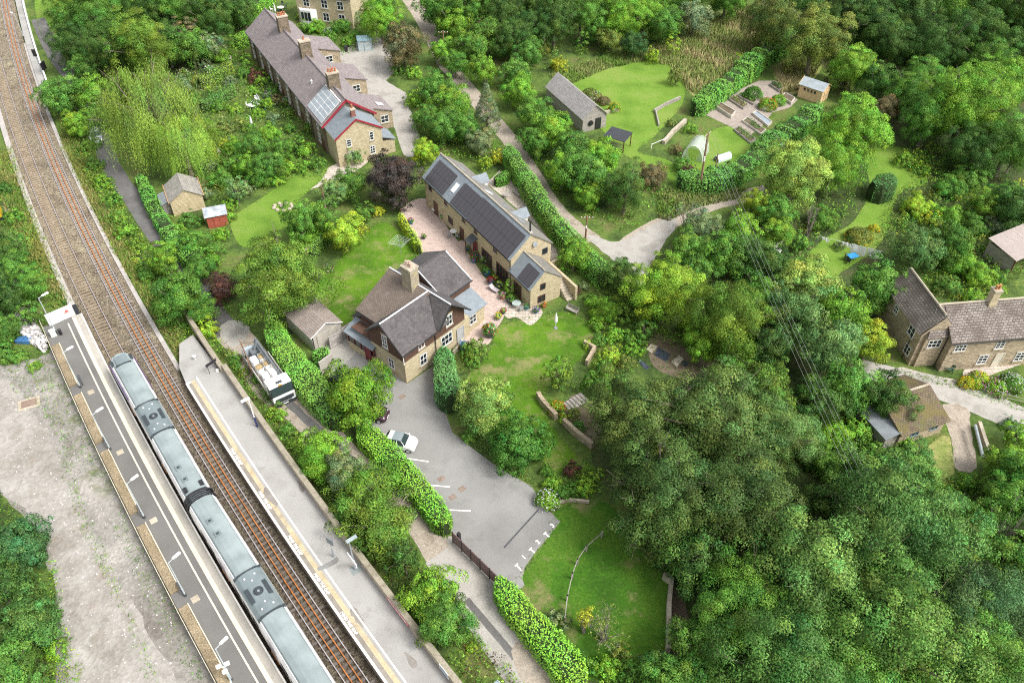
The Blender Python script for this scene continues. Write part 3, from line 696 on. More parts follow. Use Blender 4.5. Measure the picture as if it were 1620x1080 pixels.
# -- lanes
road('lane', [(60,30),(80,75),(102,108),(128,140),(152,200),(172,255),(192,290),(220,328),(247,370),(275,402),(303,438),(335,490),(362,528)], [2.6,2.6,2.7,2.8], .014, M_TARMAC)
px_sheet('concrete_patch', [(347,522),(366,506),(392,514),(388,536),(364,549)], .020, M_CONCRETE, True, .1)
road('stony_lane', [(366,525),(395,560),(430,615),(475,650),(515,690),(560,735),(610,775),(650,805),(680,850),(703,892)], [3.6,3.5,3.1,3.0,2.6], .016, M_TRACK)
road('stony_lane', [(420,600),(470,650),(515,690),(560,732)], .9, .021, M_TARMAC, .12)
road('concrete_lane', [(690,878),(722,915),(760,965),(800,1020),(850,1090),(900,1150)], [2.4,3.4,3.6,3.6], .020, M_CONCRETE)
road('tarmac_strip', [(738,948),(765,980),(792,1012),(815,1040)], .62, .025, M_TARMAC, .03)
px_sheet('gate_apron', [(708,858),(722,852),(788,922),(792,955),(775,960),(740,915)], .024, M_CONCRETE, True, .05)
px_sheet('stony_lane', [(808,1030),(850,1020),(905,1100),(860,1130)], .026, M_TRACK, True, .1)
# -- car park
px_sheet('car_park', [(518,555),(535,535),(565,528),(600,566),(644,607),(690,575),(702,600),(704,650),(716,684),(745,707),(792,742),(840,768),(860,798),(886,825),(868,848),(846,874),(830,897),(826,915),(830,925),(812,940),(786,916),(716,845),(690,800),(620,720),(570,680),(530,630)], .016, M_CARPARK)
px_sheet('concrete_yard', [(500,552),(556,508),(580,505),(575,540),(545,575),(520,575)], .020, M_CONCRETE, True, .05)
# -- patios and yards
px_sheet('brick_patio', [(632,338),(648,320),(672,314),(690,328),(708,360),(740,400),(775,450),(803,478),(795,505),(782,525),(772,545),(742,548),(735,530),(757,500),(735,460),(700,425),(668,398),(642,360)], .016, M_PAVIOR, True, .03)
px_sheet('flagged_patio', [(795,490),(805,478),(842,482),(858,492),(852,505),(838,514),(818,502),(803,503)], .022, M_PAVING, True, .02)
px_sheet('flagged_patio', [(770,290),(790,270),(815,290),(845,330),(875,375),(893,400),(885,425),(872,415),(868,380),(840,350),(800,315)], .016, M_PAVING)
px_sheet('concrete_yard', [(526,102),(545,78),(590,58),(610,72),(628,108),(612,128),(640,146),(645,165),(658,198),(664,240),(640,246),(624,205),(606,172),(572,142),(548,115)], .016, M_CONCRETE, True, .15)
px_sheet('garden_path', [(470,285),(510,270),(560,245),(585,250),(565,270),(520,290),(480,300)], .010, M_PAVING, True, .1)
# -- lane behind the barn house and the crossing
road('upper_lane', [(632,-30),(650,0),(668,28),(688,64),(705,100),(732,132),(770,178),(805,220),(838,268),(872,322),(905,356),(938,380)], [3.4,3.2,2.6,2.6], .014, M_TRACK)
road('upper_lane', [(985,405),(1010,380),(1050,355),(1090,335),(1130,322),(1170,313),(1215,300)], [4.2,3.2,2.8,2.6], .015, M_TRACK)
px_sheet('crossing', [(928,372),(958,380),(985,382),(1010,368),(1050,348),(1072,352),(1050,385),(1030,420),(1018,450),(998,440),(985,420),(962,405)], .020, M_CONCRETE, True, .2)
# -- lane by the cottage
road('lower_lane', [(1360,580),(1425,598),(1480,612),(1540,632),(1620,666),(1720,715)], [2.6,3.6,4.2,4.2], .014, M_CONCRETE)
px_sheet('lower_lane', [(1492,640),(1530,645),(1536,680),(1545,735),(1532,746),(1512,740),(1505,700),(1496,668)], .016, M_TRACK, True, .12)
px_sheet('flagged_patio', [(1425,580),(1470,592),(1520,600),(1525,585),(1560,570),(1640,545),(1640,565),(1570,592),(1520,608),(1470,600),(1430,590)], .012, M_PAVING, True, .05)
px_sheet('rough_grass', [(1470,705),(1500,690),(1510,740),(1500,760),(1465,755)], .010, M_MEADOW, True, .1)
px_sheet('cleared_ground', [(1025,545),(1045,530),(1095,555),(1145,575),(1150,605),(1090,600),(1040,585)], .010, M_DIRT, True, .2)
px_sheet('cleared_ground', [(905,625),(945,640),(960,690),(925,700),(895,670)], .010, M_DIRT, True, .1)
px_sheet('woodland_ground', [(1060,940),(1075,935),(1095,1000),(1075,1050),(1058,1010)], .010, M_DIRT, True, .1)
px_sheet('allotment_paving', [(1113,180),(1140,161),(1170,142),(1200,128),(1228,128),(1262,158),(1250,170),(1222,178),(1205,200),(1185,215),(1150,198)], .016, M_PLOT)

# ================================================================ RAILWAY (offset d to the right of the far-right track's centre line)
_k = [-1.3978852588347369e-06, 0.0014543325497755508, -0.8908533018706805, 12.467579674333349]
def lt(y): return float(np.interp(y, [30,70,117,144,225], [-2.93,-3.10,-3.24,-3.48,-3.95]))   # the left track draws away with distance
class Off(float): pass                                                     # an offset counted from the left track's centre
def rail_pt(y, d, z=0.0):
    if isinstance(d, Off): d = lt(y)+float(d)
    x = ((_k[0]*y+_k[1])*y+_k[2])*y+_k[3]; dx = (3*_k[0]*y+2*_k[1])*y+_k[2]
    n = hypot(dx, 1); return (x+d/n, y-dx*d/n, z)
def rail_dir(y):
    dx = (3*_k[0]*y+2*_k[1])*y+_k[2]; n = hypot(dx, 1); return (dx/n, 1/n)
def rail_ys(y0, y1, step=2.0):
    n = max(2, int((y1-y0)/step)+1); return [y0+(y1-y0)*i/(n-1) for i in range(n)]
def strip(mb, y0, y1, d0, d1, z, mi=0, step=2.0):
    ys = rail_ys(y0, y1, step)
    for a, b in zip(ys[:-1], ys[1:]):
        mb.face([rail_pt(a,d0,z), rail_pt(a,d1,z), rail_pt(b,d1,z), rail_pt(b,d0,z)], mi)
def bar(mb, y0, y1, d0, d1, z0, z1, mi=0, top=None, step=2.0, ends=True):
    ys = rail_ys(y0, y1, step)
    for a, b in zip(ys[:-1], ys[1:]):
        mb.face([rail_pt(a,d0,z1), rail_pt(a,d1,z1), rail_pt(b,d1,z1), rail_pt(b,d0,z1)], mi if top is None else top)
        mb.face([rail_pt(b,d0,z0), rail_pt(a,d0,z0), rail_pt(a,d0,z1), rail_pt(b,d0,z1)], mi)
        mb.face([rail_pt(a,d1,z0), rail_pt(b,d1,z0), rail_pt(b,d1,z1), rail_pt(a,d1,z1)], mi)
    if ends:
        a, b = ys[0], ys[-1]
        mb.face([rail_pt(a,d0,z0), rail_pt(a,d1,z0), rail_pt(a,d1,z1), rail_pt(a,d0,z1)], mi)
        mb.face([rail_pt(b,d1,z0), rail_pt(b,d0,z0), rail_pt(b,d0,z1), rail_pt(b,d1,z1)], mi)
Y0, Y1, LT = 14.0, 225.0, -3.15
mb = MB(); bar(mb, Y0, Y1, -4.9, 1.75, -.1, .085, 0); bar(mb, Y0, Y1, -4.9, Off(-.92), .0, .165, 0); bar(mb, Y0, Y1, Off(.92), -.92, .0, .165, 0); bar(mb, Y0, Y1, .92, 1.75, .0, .165, 0); tag(mb.build('ballast_bed', M_BALLAST), kind='structure')
rgt = random.Random(4)
for d, label, msl in ((0.0, 'right hand railway track with shiny rails and loose rusty rails between them', M_SLEEPER), (Off(0), 'left hand railway track that the grey roofed train stands on', M_SLEEPER_BROWN)):
    t = empty('railway_track', rail_pt(40, d), 0, label, 'railway track', 'railway tracks')
    o0 = Vector(t.location)
    for sgn in (-1, 1):
        mb = MB(); K = type(d); c = sgn*.7525
        bar(mb, Y0, Y1, K(c-.036), K(c+.036), .17, .30, 0, 1); bar(mb, Y0, Y1, K(c-.075), K(c+.075), .155, .172, 0)
        r = mb.build('rail', [M_RAILSIDE, M_RAILHEAD], t); r.location = -o0
    ss = [];  y = Y0
    while y < 190:
        ss.append(y); y += .64*rail_dir(y)[1]
    vis = [y for y in ss if (y > 27)]
    near = vis if not isinstance(d, Off) else [y for y in vis if y > 66]
    mesh = None
    for k, y in enumerate(near[:100]):
        if mesh is None:
            mb = MB(); mb.box(-1.25, 1.25, -.135, .135, .0, .16)
            o = mb.build('sleeper', msl, t); mesh = o.data
        else:
            o = bpy.data.objects.new('sleeper', mesh); COL.objects.link(o); o.parent = t
        p = rail_pt(y, d); dd = rail_dir(y)
        o.location = (p[0]-o0.x, p[1]-o0.y, rgt.uniform(-.02,.01)); o.rotation_euler = (0, 0, atan2(dd[1], dd[0])-pi/2+rgt.uniform(-.015,.015))
    mb = MB()
    for y in [q for q in ss if q not in near[:100]]:
        p = rail_pt(y, d); dd = rail_dir(y); n = (dd[1], -dd[0])
        P = [(p[0]+n[0]*a+dd[0]*b, p[1]+n[1]*a+dd[1]*b) for a, b in ((-1.25,-.125),(1.25,-.125),(1.25,.125),(-1.25,.125))]
        mb.prism(P, .06, .15)
    o = mb.build('sleepers', msl, t); o.location = -o0; tag(o, kind='stuff')
for d, lab in ((-.30, 'loose rusty rail lying between the running rails, nearer the train'), (.30, 'loose rusty rail lying between the running rails, nearer the right platform')):
    mb = MB(); bar(mb, Y0, Y1, d-.045, d+.045, .162, .31); tag(mb.build('loose_rail', M_RUST), lab, 'rail', 'loose rusty rails on the right track')
# concrete cable troughs
for y0, y1, d0, d1, lab in ((63.5, 150, 1.62, 2.12, 'long concrete cable trough beside the right track, ending at the platform'), (78.2, 150, -5.45, -4.72, 'wide concrete cable trough along the outside of the left track')):
    mb = MB(); bar(mb, y0, y1, d0, d1, 0, .3); tag(mb.build('cable_trough', M_TROUGH), lab, 'cable trough')
mb = MB(); bar(mb, 76.0, 78.1, -5.5, -4.62, .0, .55); tag(mb.build('rubber_mat', BLACK), 'black rubber anti trespass panel between trough and platform end', 'mat')
# far platform at the top left with a white edge
mb = MB(); bar(mb, 131, 230, 2.0, 3.25, 0, .5, 0); tag(mb.build('far_platform', M_PLATFORM), kind='structure')
mb = MB(); bar(mb, 131, 230, 3.27, 3.52, 0, .95, 0); tag(mb.build('low_wall', WHITE), 'long low white wall beside the railway at the top left', 'wall')
# ---- left platform
LP0, LP1 = 14.0, 75.6
mb = MB()
bar(mb, LP0, LP1, -8.75, -4.45, 0, 1.20, 0)
P_ = mb.build('station_platform', M_COPE); tag(P_, 'grey platform with cream tactile band beside the train', 'platform', 'station platforms')
def strips(parent, L):
    for nm, y0, y1, d0, d1, z, m in L:
        mb = MB(); strip(mb, y0, y1, d0, d1, z, 0); mb.build(nm, m, parent)
strips(P_, [('asphalt_surface', LP0, LP1, -8.74, -5.62, 1.206, M_ASPHALT), ('edge_line', LP0, LP1, -4.58, -4.452, 1.206, M_LINE), ('tactile_paving', LP0, LP1-.3, -5.62, -5.26, 1.211, M_TACT), ('safety_line', LP0, LP1-.8, -6.29, -6.16, 1.211, M_LINE_CREAM)])
# ---- right platform
RP0, RP1 = 14.0, 60.6
mb = MB(); bar(mb, RP0, RP1, 1.55, 5.6, 0, 1.20, 0)
Q_ = mb.build('station_platform', coursed('dark_coping', (.215,.195,.165), (.26,.235,.20), (.15,.13,.11), .9, 5.0, .012, [((.20,.15,.10),.35,.6,.5)], var=.15, bump=.1)); tag(Q_, 'pale platform with white edge and painted mind the gap letters', 'platform', 'station platforms')
mb = MB(); mb.prism([rail_pt(60.62,1.62)[:2], rail_pt(60.62,5.3)[:2], rail_pt(66.5,5.0)[:2], rail_pt(66.0,3.2)[:2], rail_pt(63.0,1.9)[:2]], 0, 1.1); mb.build('ramp_end', M_PLATFORM, Q_)
strips(Q_, [('surface', RP0, RP1, 2.56, 5.58, 1.206, M_PLATFORM), ('edge_line', RP0, RP1, 1.552, 1.76, 1.206, M_LINE), ('tactile_paving', RP0, RP1, 2.14, 2.555, 1.206, M_TACT_OLD), ('safety_line', RP0, RP1+.2, 2.80, 2.93, 1.211, M_LINE)])
mb = MB(); strip(mb, RP1-.22, RP1, 1.77, 2.12, 1.211); mb.build('edge_line', M_LINE, Q_)
# painted letters
def text_mesh(txt, size, mat, parent=None, loc=(0,0,0), rot=(0,0,0), name='lettering', align='CENTER', ext=0.002, bold=0.0, sx=1.0):
    cu = bpy.data.curves.new(name, 'FONT'); cu.body = txt; cu.size = size; cu.align_x = align; cu.align_y = 'CENTER'; cu.extrude = ext; cu.offset = bold
    o = bpy.data.objects.new('tmp', cu); COL.objects.link(o); bpy.context.view_layer.update()
    me = bpy.data.meshes.new_from_object(o.evaluated_get(bpy.context.evaluated_depsgraph_get()))
    bpy.data.objects.remove(o); me.materials.clear(); me.materials.append(mat)
    r = bpy.data.objects.new(name, me); COL.objects.link(r); r.location = loc; r.rotation_euler = rot; r.scale = (sx, 1, 1)
    if parent is not None: r.parent = parent
    return r
for px_, py_ in ((371,722),(419,791),(466,862),(509,923),(551,985)):
    x, y = g(px_, py_, 1.2); yy = y
    for _ in range(20):
        p = rail_pt(yy, 1.96); yy += (y-p[1])*.8
    p = rail_pt(yy, 1.96); dd = rail_dir(yy)
    text_mesh('MIND THE GAP', .36, M_LINE, Q_, (p[0], p[1], 1.21), (0, 0, atan2(-dd[1], -dd[0])), bold=.012, sx=1.02)
# back wall of the right platform
M_WALLSTONE = coursed('platform_wall_stone', (.38,.33,.25), (.47,.41,.32), (.25,.22,.17), .5, .2, .015, [((.25,.23,.15),.7,.56,.5)], var=.25)
w = MB(); bar(w, RP0, 60, 5.6, 6.02, 0, 2.15); bar(w, 60, 68.5, 5.32, 5.7, 0, 1.95)
W_ = w.build('platform_wall', M_WALLSTONE); tag(W_, 'long low stone wall along the back of the right platform', 'wall')
w = MB(); bar(w, RP0, 60, 5.55, 6.07, 2.152, 2.26); bar(w, 60.05, 68.5, 5.27, 5.75, 1.952, 2.05); w.build('coping', ground('mossy_coping', [(.21,.18,.13),(.31,.275,.21),(.25,.225,.16)], .6, 6, .3), W_)
# raised shingle strips at the back of the left platform, between the lamp recesses
cuts = [14, 32.2, 33.6, 40.4, 41.8, 48.4, 49.8, 57.0, 58.2, 64.6, 66.0, 72.2]
for k in range(0, len(cuts), 2):
    a, b = cuts[k], cuts[k+1]
    mb = MB(); bar(mb, a, b, -8.72, -7.92, 1.2, 1.42, 0); bar(mb, a, b, -7.915, -7.84, 1.2, 1.50, 1)
    o = mb.build('planting_strip', [M_SHINGLE, CREAM]); where = ['at the bottom edge of the photo', 'beside the second carriage', 'beside the train gangway', 'beside the first carriage', 'level with the train nose', 'nearest the white end panel'][k//2]
    tag(o, 'raised shingle strip with cream kerb '+where, 'planting strip', 'shingle strips along the left platform')
# mesh fence behind it
FN = empty('wire_fence', rail_pt(45, -8.9), 0, 'thin wire mesh fence with cream rails behind the left platform', 'fence')
o0 = Vector(FN.location); mb = MB(); bar(mb, 14, 76.5, -8.86, -8.82, 1.42, 1.47); bar(mb, 14, 76.5, -8.86, -8.82, .5, .54); o = mb.build('rail', CREAM, FN); o.location = -o0
def repeat(name, mb, mats, parent, spots):
    first = None
    for (x, y, z, rz) in spots:
        if first is None: o = first = mb.build(name, mats, parent)
        else:
            o = bpy.data.objects.new(name, first.data); COL.objects.link(o); o.parent = parent
        o.location = (x, y, z); o.rotation_euler = (0, 0, rz)
mb = MB(); mb.tube((0,0,0), (0,0,1.55), .035, .03, 6)
repeat('post', mb, GALV, FN, [(p[0]-o0.x, p[1]-o0.y, 0, 0) for p in (rail_pt(y, -8.84) for y in rail_ys(14, 76.5, 2.2))])
mb = MB()
for z in (.75, .95, 1.15): bar(mb, 14, 76.5, -8.845, -8.835, z, z+.012)
o = mb.build('wires', GALV, FN); o.location = -o0

# ================================================================ TRAIN
T_ROOF = flat('train_roof_grey', (.235,.275,.275), .6, 0, .3, .16, .5); T_ROOF2 = flat('train_roof_unit', (.165,.20,.205), .5, 0, .4, .1, 1)
T_WHITE = flat('train_white', (.80,.77,.76), .35); T_PURPLE = flat('train_purple', (.13,.05,.22), .4); T_NOSE = flat('train_nose_grey', (.40,.47,.48), .4)
T_DOOR = flat('train_door', (.20,.17,.19), .4); T_YEL = flat('warning_yellow', (.75,.50,.03), .5); T_ORANGE = flat('train_step_orange', (.55,.22,.05), .6)
T_GRILLE = flat('grille', (.035,.045,.05), .6)
TRAIN = empty('passenger_train', rail_pt(47, Off(0)), 0, 'two coach passenger train with pale grey roof and purple and white sides', 'train')
TZ = .30
def carriage(ya, yb, front):
    pa, pb = Vector(rail_pt(ya, Off(0))), Vector(rail_pt(yb, Off(0))); d = pb-pa; Lc = d.length
    root_loc = pa - Vector(TRAIN.location); rz = atan2(d.y, d.x)            # local x runs towards the front of the train
    W2 = 1.29
    prof = [(-W2+.08,.75),(-W2,1.15),(-W2,2.60),(-W2+.08,2.90),(-W2+.24,3.17),(-.9,3.40),(-.45,3.55),(0,3.59),(.45,3.55),(.9,3.40),(W2-.24,3.17),(W2-.08,2.90),(W2,2.60),(W2,1.15),(W2-.08,.75)]
    mb = MB(); xe = Lc-(1.15 if front else .25)
    rf = MB()
    xs = [.25, xe]
    for i in range(len(prof)-1):
        (ya_, za), (yb_, zb) = prof[i], prof[i+1]
        q = [(xs[0],ya_,za+TZ),(xs[0],yb_,zb+TZ),(xs[1],yb_,zb+TZ),(xs[1],ya_,za+TZ)]
        if 4 <= i <= 9: rf.face(q[::-1] if False else q, 0)
        else: mb.face(q, 0)
    mb.face([(xs[0],y,z+TZ) for y,z in prof], 3)
    if front:                                                            # tapering cab
        pr2 = [(y*(.80 if z < 3 else .78), z*(.93 if z > 2.5 else 1)) for y, z in prof]; x2 = Lc-.05
        for i in range(len(prof)-1):
            mb.face([(xs[1],*prof[i]),(xs[1],*prof[i+1]),(x2-.35*(pr2[i+1][1] > 2.5),*pr2[i+1]),(x2-.35*(pr2[i][1] > 2.5),*pr2[i])] if False else
                    [(xs[1],prof[i][0],prof[i][1]+TZ),(xs[1],prof[i+1][0],prof[i+1][1]+TZ),(x2-.35*(pr2[i+1][1]>2.5),pr2[i+1][0],pr2[i+1][1]+TZ),(x2-.35*(pr2[i][1]>2.5),pr2[i][0],pr2[i][1]+TZ)], 2)
        mb.face([(x2-.35*(z>2.5),y,z+TZ) for y,z in pr2][::-1], 1)
        mb.face([(x2-.03,y,z+TZ) for y,z in ((-1.0,1.0),(1.0,1.0),(1.0,1.5),(-1.0,1.5))], 4)
    else:
        mb.face([(xs[1],y,z+TZ) for y,z in prof][::-1], 3)
    c = mb.build('carriage', [T_WHITE, T_NOSE, T_NOSE, DARKGREY, T_YEL], TRAIN); c.location = root_loc; c.rotation_euler = (0,0,rz)
    st = MB()
    for s in (-1, 1): st.tube((.3, s*(W2-.23), 3.19+TZ), (xe, s*(W2-.23), 3.19+TZ), .04, .04, 5)
    st.build('gutter_stripe', WHITE, c)
    rfo = rf.build('roof', T_ROOF, c, smooth=True)
    if front:
        pu = MB()
        for s in (-1, 1):
            y0_, y1_ = sorted((s*(W2+.012), s*(W2-.02)))
            pu.box(xe-6.1, xe-.02, y0_, y1_, 2.45+TZ, 2.95+TZ); pu.box(xe-5.0, xe-.02, y0_, y1_, .9+TZ, 2.43+TZ, 1)
        pu.build('purple_band', [T_PURPLE, T_NOSE], c)
        cb = MB(); cb.box(Lc-2.45, Lc-1.05, -.62, .62, 3.45+TZ, 3.68+TZ, 0); cb.box(Lc-2.6, Lc-2.46, -.8, .8, 3.42+TZ, 3.62+TZ, 1)
        for s in (-1,1): cb.box(Lc-2.0, Lc-1.2, s*.95-.2, s*.95+.2, 3.18+TZ, 3.42+TZ, 1)
        cb.build('cab_roof_unit', [T_ROOF2, T_GRILLE], c, bevel=.04)
    # windows and doors
    doors = [Lc*.30, Lc*.70]
    for s in (-1, 1):
        yy0, yy1 = sorted((s*(W2-.03), s*(W2+.018)))
        for dx in doors:
            m = MB(); m.box(dx-.7, dx+.7, yy0, yy1, .95+TZ, 2.72+TZ); m.box(dx-.72, dx+.72, min(yy0, s*(W2+.05)), max(yy1, s*(W2+.05)), .80+TZ, .93+TZ, 1); m.build('door', [T_DOOR, T_ORANGE], c)
        x = 1.6
        while x < xe-1.4:
            if all(abs(x-dx) > 1.65 for dx in doors) and not (front and x > xe-5.6):
                m = MB(); m.box(x-.66, x+.66, yy0, yy1, 1.60+TZ, 2.55+TZ); m.build('window', PANE, c)
            x += 1.72
    # roof cooling unit: raised plate, two grilles, round fan, small lids
    ux = Lc*.49
    u = MB(); pr = [(-1.2,3.2),(-.85,3.50),(-.4,3.63),(0,3.66),(.4,3.63),(.85,3.50),(1.2,3.2)]
    for i in range(len(pr)-1):
        u.face([(ux-2.3,pr[i][0],pr[i][1]+TZ),(ux-2.3,pr[i+1][0],pr[i+1][1]+TZ),(ux+2.3,pr[i+1][0],pr[i+1][1]+TZ),(ux+2.3,pr[i][0],pr[i][1]+TZ)], 0)
    for sx_ in (-2.3, 2.3):
        for i in range(len(pr)-1): u.box(ux+sx_-.06, ux+sx_+.06, min(pr[i][0],pr[i+1][0]), max(pr[i][0],pr[i+1][0]), min(pr[i][1],pr[i+1][1])+TZ-.1, max(pr[i][1],pr[i+1][1])+TZ+.03, 1)
    for s in (-1, 1):
        u.box(ux-.75, ux+.75, s*.78-.17, s*.78+.17, 3.42+TZ, 3.62+TZ, 1)
    u.lathe([(.42,3.60+TZ),(.42,3.70+TZ),(.35,3.70+TZ),(.32,3.655+TZ)], (ux,0,0), 20, 1)
    u.lathe([(.31,3.66+TZ),(.29,3.68+TZ)], (ux,0,0), 18, 1); u.lathe([(.12,3.68+TZ),(.10,3.72+TZ)], (ux,0,0), 12, 2)
    for ax, ay in ((-1.7,-.5),(-1.7,.5),(1.7,-.45),(1.7,.45),(-1.2,.0),(1.2,0)): u.lathe([(.09,3.5+TZ),(.08,3.69+TZ)], (ux+ax,ay,0), 8, 3)
    u.build('cooling_unit', [T_ROOF2, T_GRILLE, MIDGREY, LEAD], c)
    for q in ((.088, .16) if front else (.80, .87)):
        x = Lc*q; v = MB(); v.box(x-.28, x+.28, .05, .6, 3.5+TZ, 3.60+TZ, 0); v.box(x-.1, x+.1, .2, .45, 3.6+TZ, 3.63+TZ, 1); v.build('roof_vent', [T_ROOF2, T_GRILLE], c)
    if front:
        for s in (-1,1): e = MB(); e.box(.5, 1.1, .75*s-.17, .75*s+.17, 3.3+TZ, 3.62+TZ); e.build('exhaust_stack', BLACK, c)
    b = MB()
    for x in (3.2, Lc-3.6):
        for dx in (-1.2, 1.2):
            for s in (-1, 1): b.lathe([(.0,-.06),(.42,-.06),(.42,.06),(.0,.06)], (0,0,0), 16, 0) if False else b.tube((x+dx, s*.72-.06, .72), (x+dx, s*.72+.06, .72), .42, .42, 16)
        b.box(x-1.8, x+1.8, -1.1, 1.1, .75, 1.05)
    b.box(6, Lc-6.5, -1.15, 1.15, .7, 1.3)
    b.build('underframe', T_GRILLE, c)
    return c
carriage(47.1, 65.7, True)
carriage(28.0, 46.6, False)
# bellows and dark hoop between the coaches
pm = rail_pt(46.85, Off(0)); dm = rail_dir(46.85)
mb = MB()
for k in range(-3, 4):
    x = k*.11; s = 1.18 if k % 2 else 1.12
    pr = [(-s,.9),(-s,2.9),(-.8,3.35),(0,3.5),(.8,3.35),(s,2.9),(s,.9)]
    for i in range(len(pr)-1):
        (a,b_),(c_,d_) = pr[i], pr[i+1]
        mb.face([(x-.055,a,b_+TZ),(x-.055,c_,d_+TZ),(x+.055,c_*.96,d_*.985+TZ),(x+.055,a*.96,b_*.985+TZ)], k % 2)
for sx_ in (-.36, .36):
    pr = [(-1.33,.8),(-1.33,2.9),(-1.15,3.2),(-.7,3.52),(.7,3.52),(1.15,3.2),(1.33,2.9),(1.33,.8)]
    for (a,b_),(c_,d_) in zip(pr[:-1], pr[1:]): mb.tube((sx_,a,b_+TZ), (sx_,c_,d_+TZ), .07, .07, 6, 2)
o = mb.build('gangway', [DARKGREY, MIDGREY, BLACK], TRAIN); o.location = Vector(pm)-Vector(TRAIN.location); o.rotation_euler = (0,0,atan2(dm[1],dm[0]))

# ================================================================ STATION FURNITURE
M_POLE = flat('lamp_post_grey', (.42,.47,.48), .5); M_LAMP = flat('lamp_head_white', (.80,.80,.78), .4)
def lamp_post(x, y, z, h, head_dir, label, arm=.9):
    t = empty('platform_lamp', (x, y, z), head_dir, label, 'lamp post', 'lamp posts along the left platform')
    m = MB(); m.tube((0,0,0), (0,0,1.2), .085, .075, 8); m.tube((0,0,1.2), (0,0,h), .055, .045, 8); m.tube((0,0,h-.05), (arm*.6,0,h+.07), .035, .03, 6); m.build('post', M_POLE, t)
    m = MB(); m.prism([(arm*.45,-.05),(arm*.62,-.11),(arm*1.25,-.12),(arm*1.33,0),(arm*1.25,.12),(arm*.62,.11),(arm*.45,.05)], h+.02, h+.13); m.build('lamp_head', M_LAMP, t, bevel=.02)
    m = MB(); m.lathe([(.13,0),(.12,.35),(.1,.38)], (0,0,0), 8); m.build('base_cover', DARKGREY, t)
    return t
for k, (bx, by) in enumerate(((92,526),(131,613),(172,711),(225.6,819),(290,942),(363,1075))):
    x, y = g(bx, by, 1.2); yy = y
    for _ in range(20): yy += (y-rail_pt(yy, -7.75)[1])*.8
    p = rail_pt(yy, -7.75); dd = rail_dir(yy)
    where = ['against the white end panel', 'just below the rubble heap', 'beside the front carriage roof unit', 'nearest the train gangway', 'beside the second carriage roof unit', 'nearest the bottom edge, above the camera mast'][k]
    lamp_post(p[0], p[1], 1.2, 5.2, atan2(-dd[0], dd[1])+.25, 'slim grey lamp post with white head '+where)
# perch seats at the recesses
for k, (px_, py_, wh) in enumerate(((128,602,'below the second lamp'),(168,700,'beside the third lamp'),(222,808,'beside the fourth lamp'),(286,932,'beside the fifth lamp'))):
    x, y = g(px_, py_, 1.5); dd = rail_dir(y+2); a = atan2(dd[1], dd[0])
    t = empty('perch_seat', (x, y, 1.2), a, 'short dark metal perch seat in platform recess '+wh, 'bench', 'perch seats on the left platform')
    m = MB(); m.box(-.65, .65, -.09, .09, .62, .69); m.build('seat', DARKGREY, t)
    for q in (-.5, .5):
        m = MB(); m.tube((q,0,0), (q,0,.62), .04, .04, 6); m.build('leg', BLACK, t)
# platform utility covers
for k, (px_, py_, wh) in enumerate(((144,620,'across from the train nose'),(190,715,'beside the front carriage'),(243,823,'beside the gangway'),(309,947,'beside the second carriage'))):
    x, y = g(px_, py_, 1.21); dd = rail_dir(y+2)
    m = MB(); m.box(-.32, .32, -.32, .32, 0, .012); o = m.build('utility_cover', COPING, None, loc=(x,y,1.209)); o.rotation_euler = (0,0,atan2(dd[1],dd[0]))
    tag(o, 'square pale cover slab in the dark platform '+wh, 'cover', 'cover slabs in the left platform')
# white end panel with red warning triangle
pa, pb = Vector(g(79,516,1.2)+(1.2,)), Vector(g(120,498,1.2)+(1.2,))
d = pb-pa; PN = empty('end_barrier', pa, atan2(d.y, d.x), 'white panel barrier with red warning triangle across the platform end', 'barrier')
Lp = d.length; m = MB(); m.box(0, Lp, -.03, .03, .04, 1.62); m.build('panel', flat('barrier_white', (.66,.67,.67), .5), PN)
m = MB(); m.box(-.02, Lp+.02, -.05, .05, 1.62, 1.68); m.build('top_rail', WHITE, PN)
m = MB(); q = Lp-.75
m.face([(q-.42,-.036,.75),(q+.42,-.036,.75),(q,-.036,1.48)], 0); m.face([(q-.25,-.04,.85),(q+.25,-.04,.85),(q,-.04,1.28)], 1)
m.build('warning_sign', [flat('sign_pink', (.75,.45,.42), .5), flat('sign_red', (.42,.10,.09), .5)], PN)
for q in (.1, Lp*.5, Lp-.1):
    m = MB(); m.tube((q,.06,0), (q,.06,1.6), .04, .04, 6); m.build('post', GALV, PN)
# cabinets near the first lamp
x, y = g(90,528,1.2); m = MB(); m.box(-.3,.3,-.25,.25,0,.85); o = m.build('cabinet', flat('cabinet_white',(.62,.62,.58)), None, loc=(x-.2,y-.3,1.2), bevel=.03); o.rotation_euler=(0,0,.6); tag(o, 'small off white equipment cabinet at the head of the left platform', 'cabinet')
x, y = g(97,529,1.2); m = MB(); m.lathe([(.16,0),(.18,.7),(.2,.75),(.08,.85)], n=10); o = m.build('litter_bin', BLACK, None, loc=(x,y,1.2)); tag(o, 'small black litter bin by the white end panel', 'bin')
# camera mast near the bottom edge
x, y = g(366,1078,1.2)
t = empty('camera_mast', (x,y,1.2), .5, 'mast with white cameras beside the lowest platform lamp', 'mast'); m = MB(); m.tube((0,0,0),(0,0,2.6),.07,.06,8); m.build('post', M_POLE, t)
for k,(dx,dy,dz) in enumerate(((.3,.1,2.65),(.0,-.35,2.45),(-.3,.15,2.7))):
    m = MB(); m.box(dx-.2,dx+.2,dy-.13,dy+.13,dz-.12,dz+.1); m.build('camera_head', WHITE, t, bevel=.03)
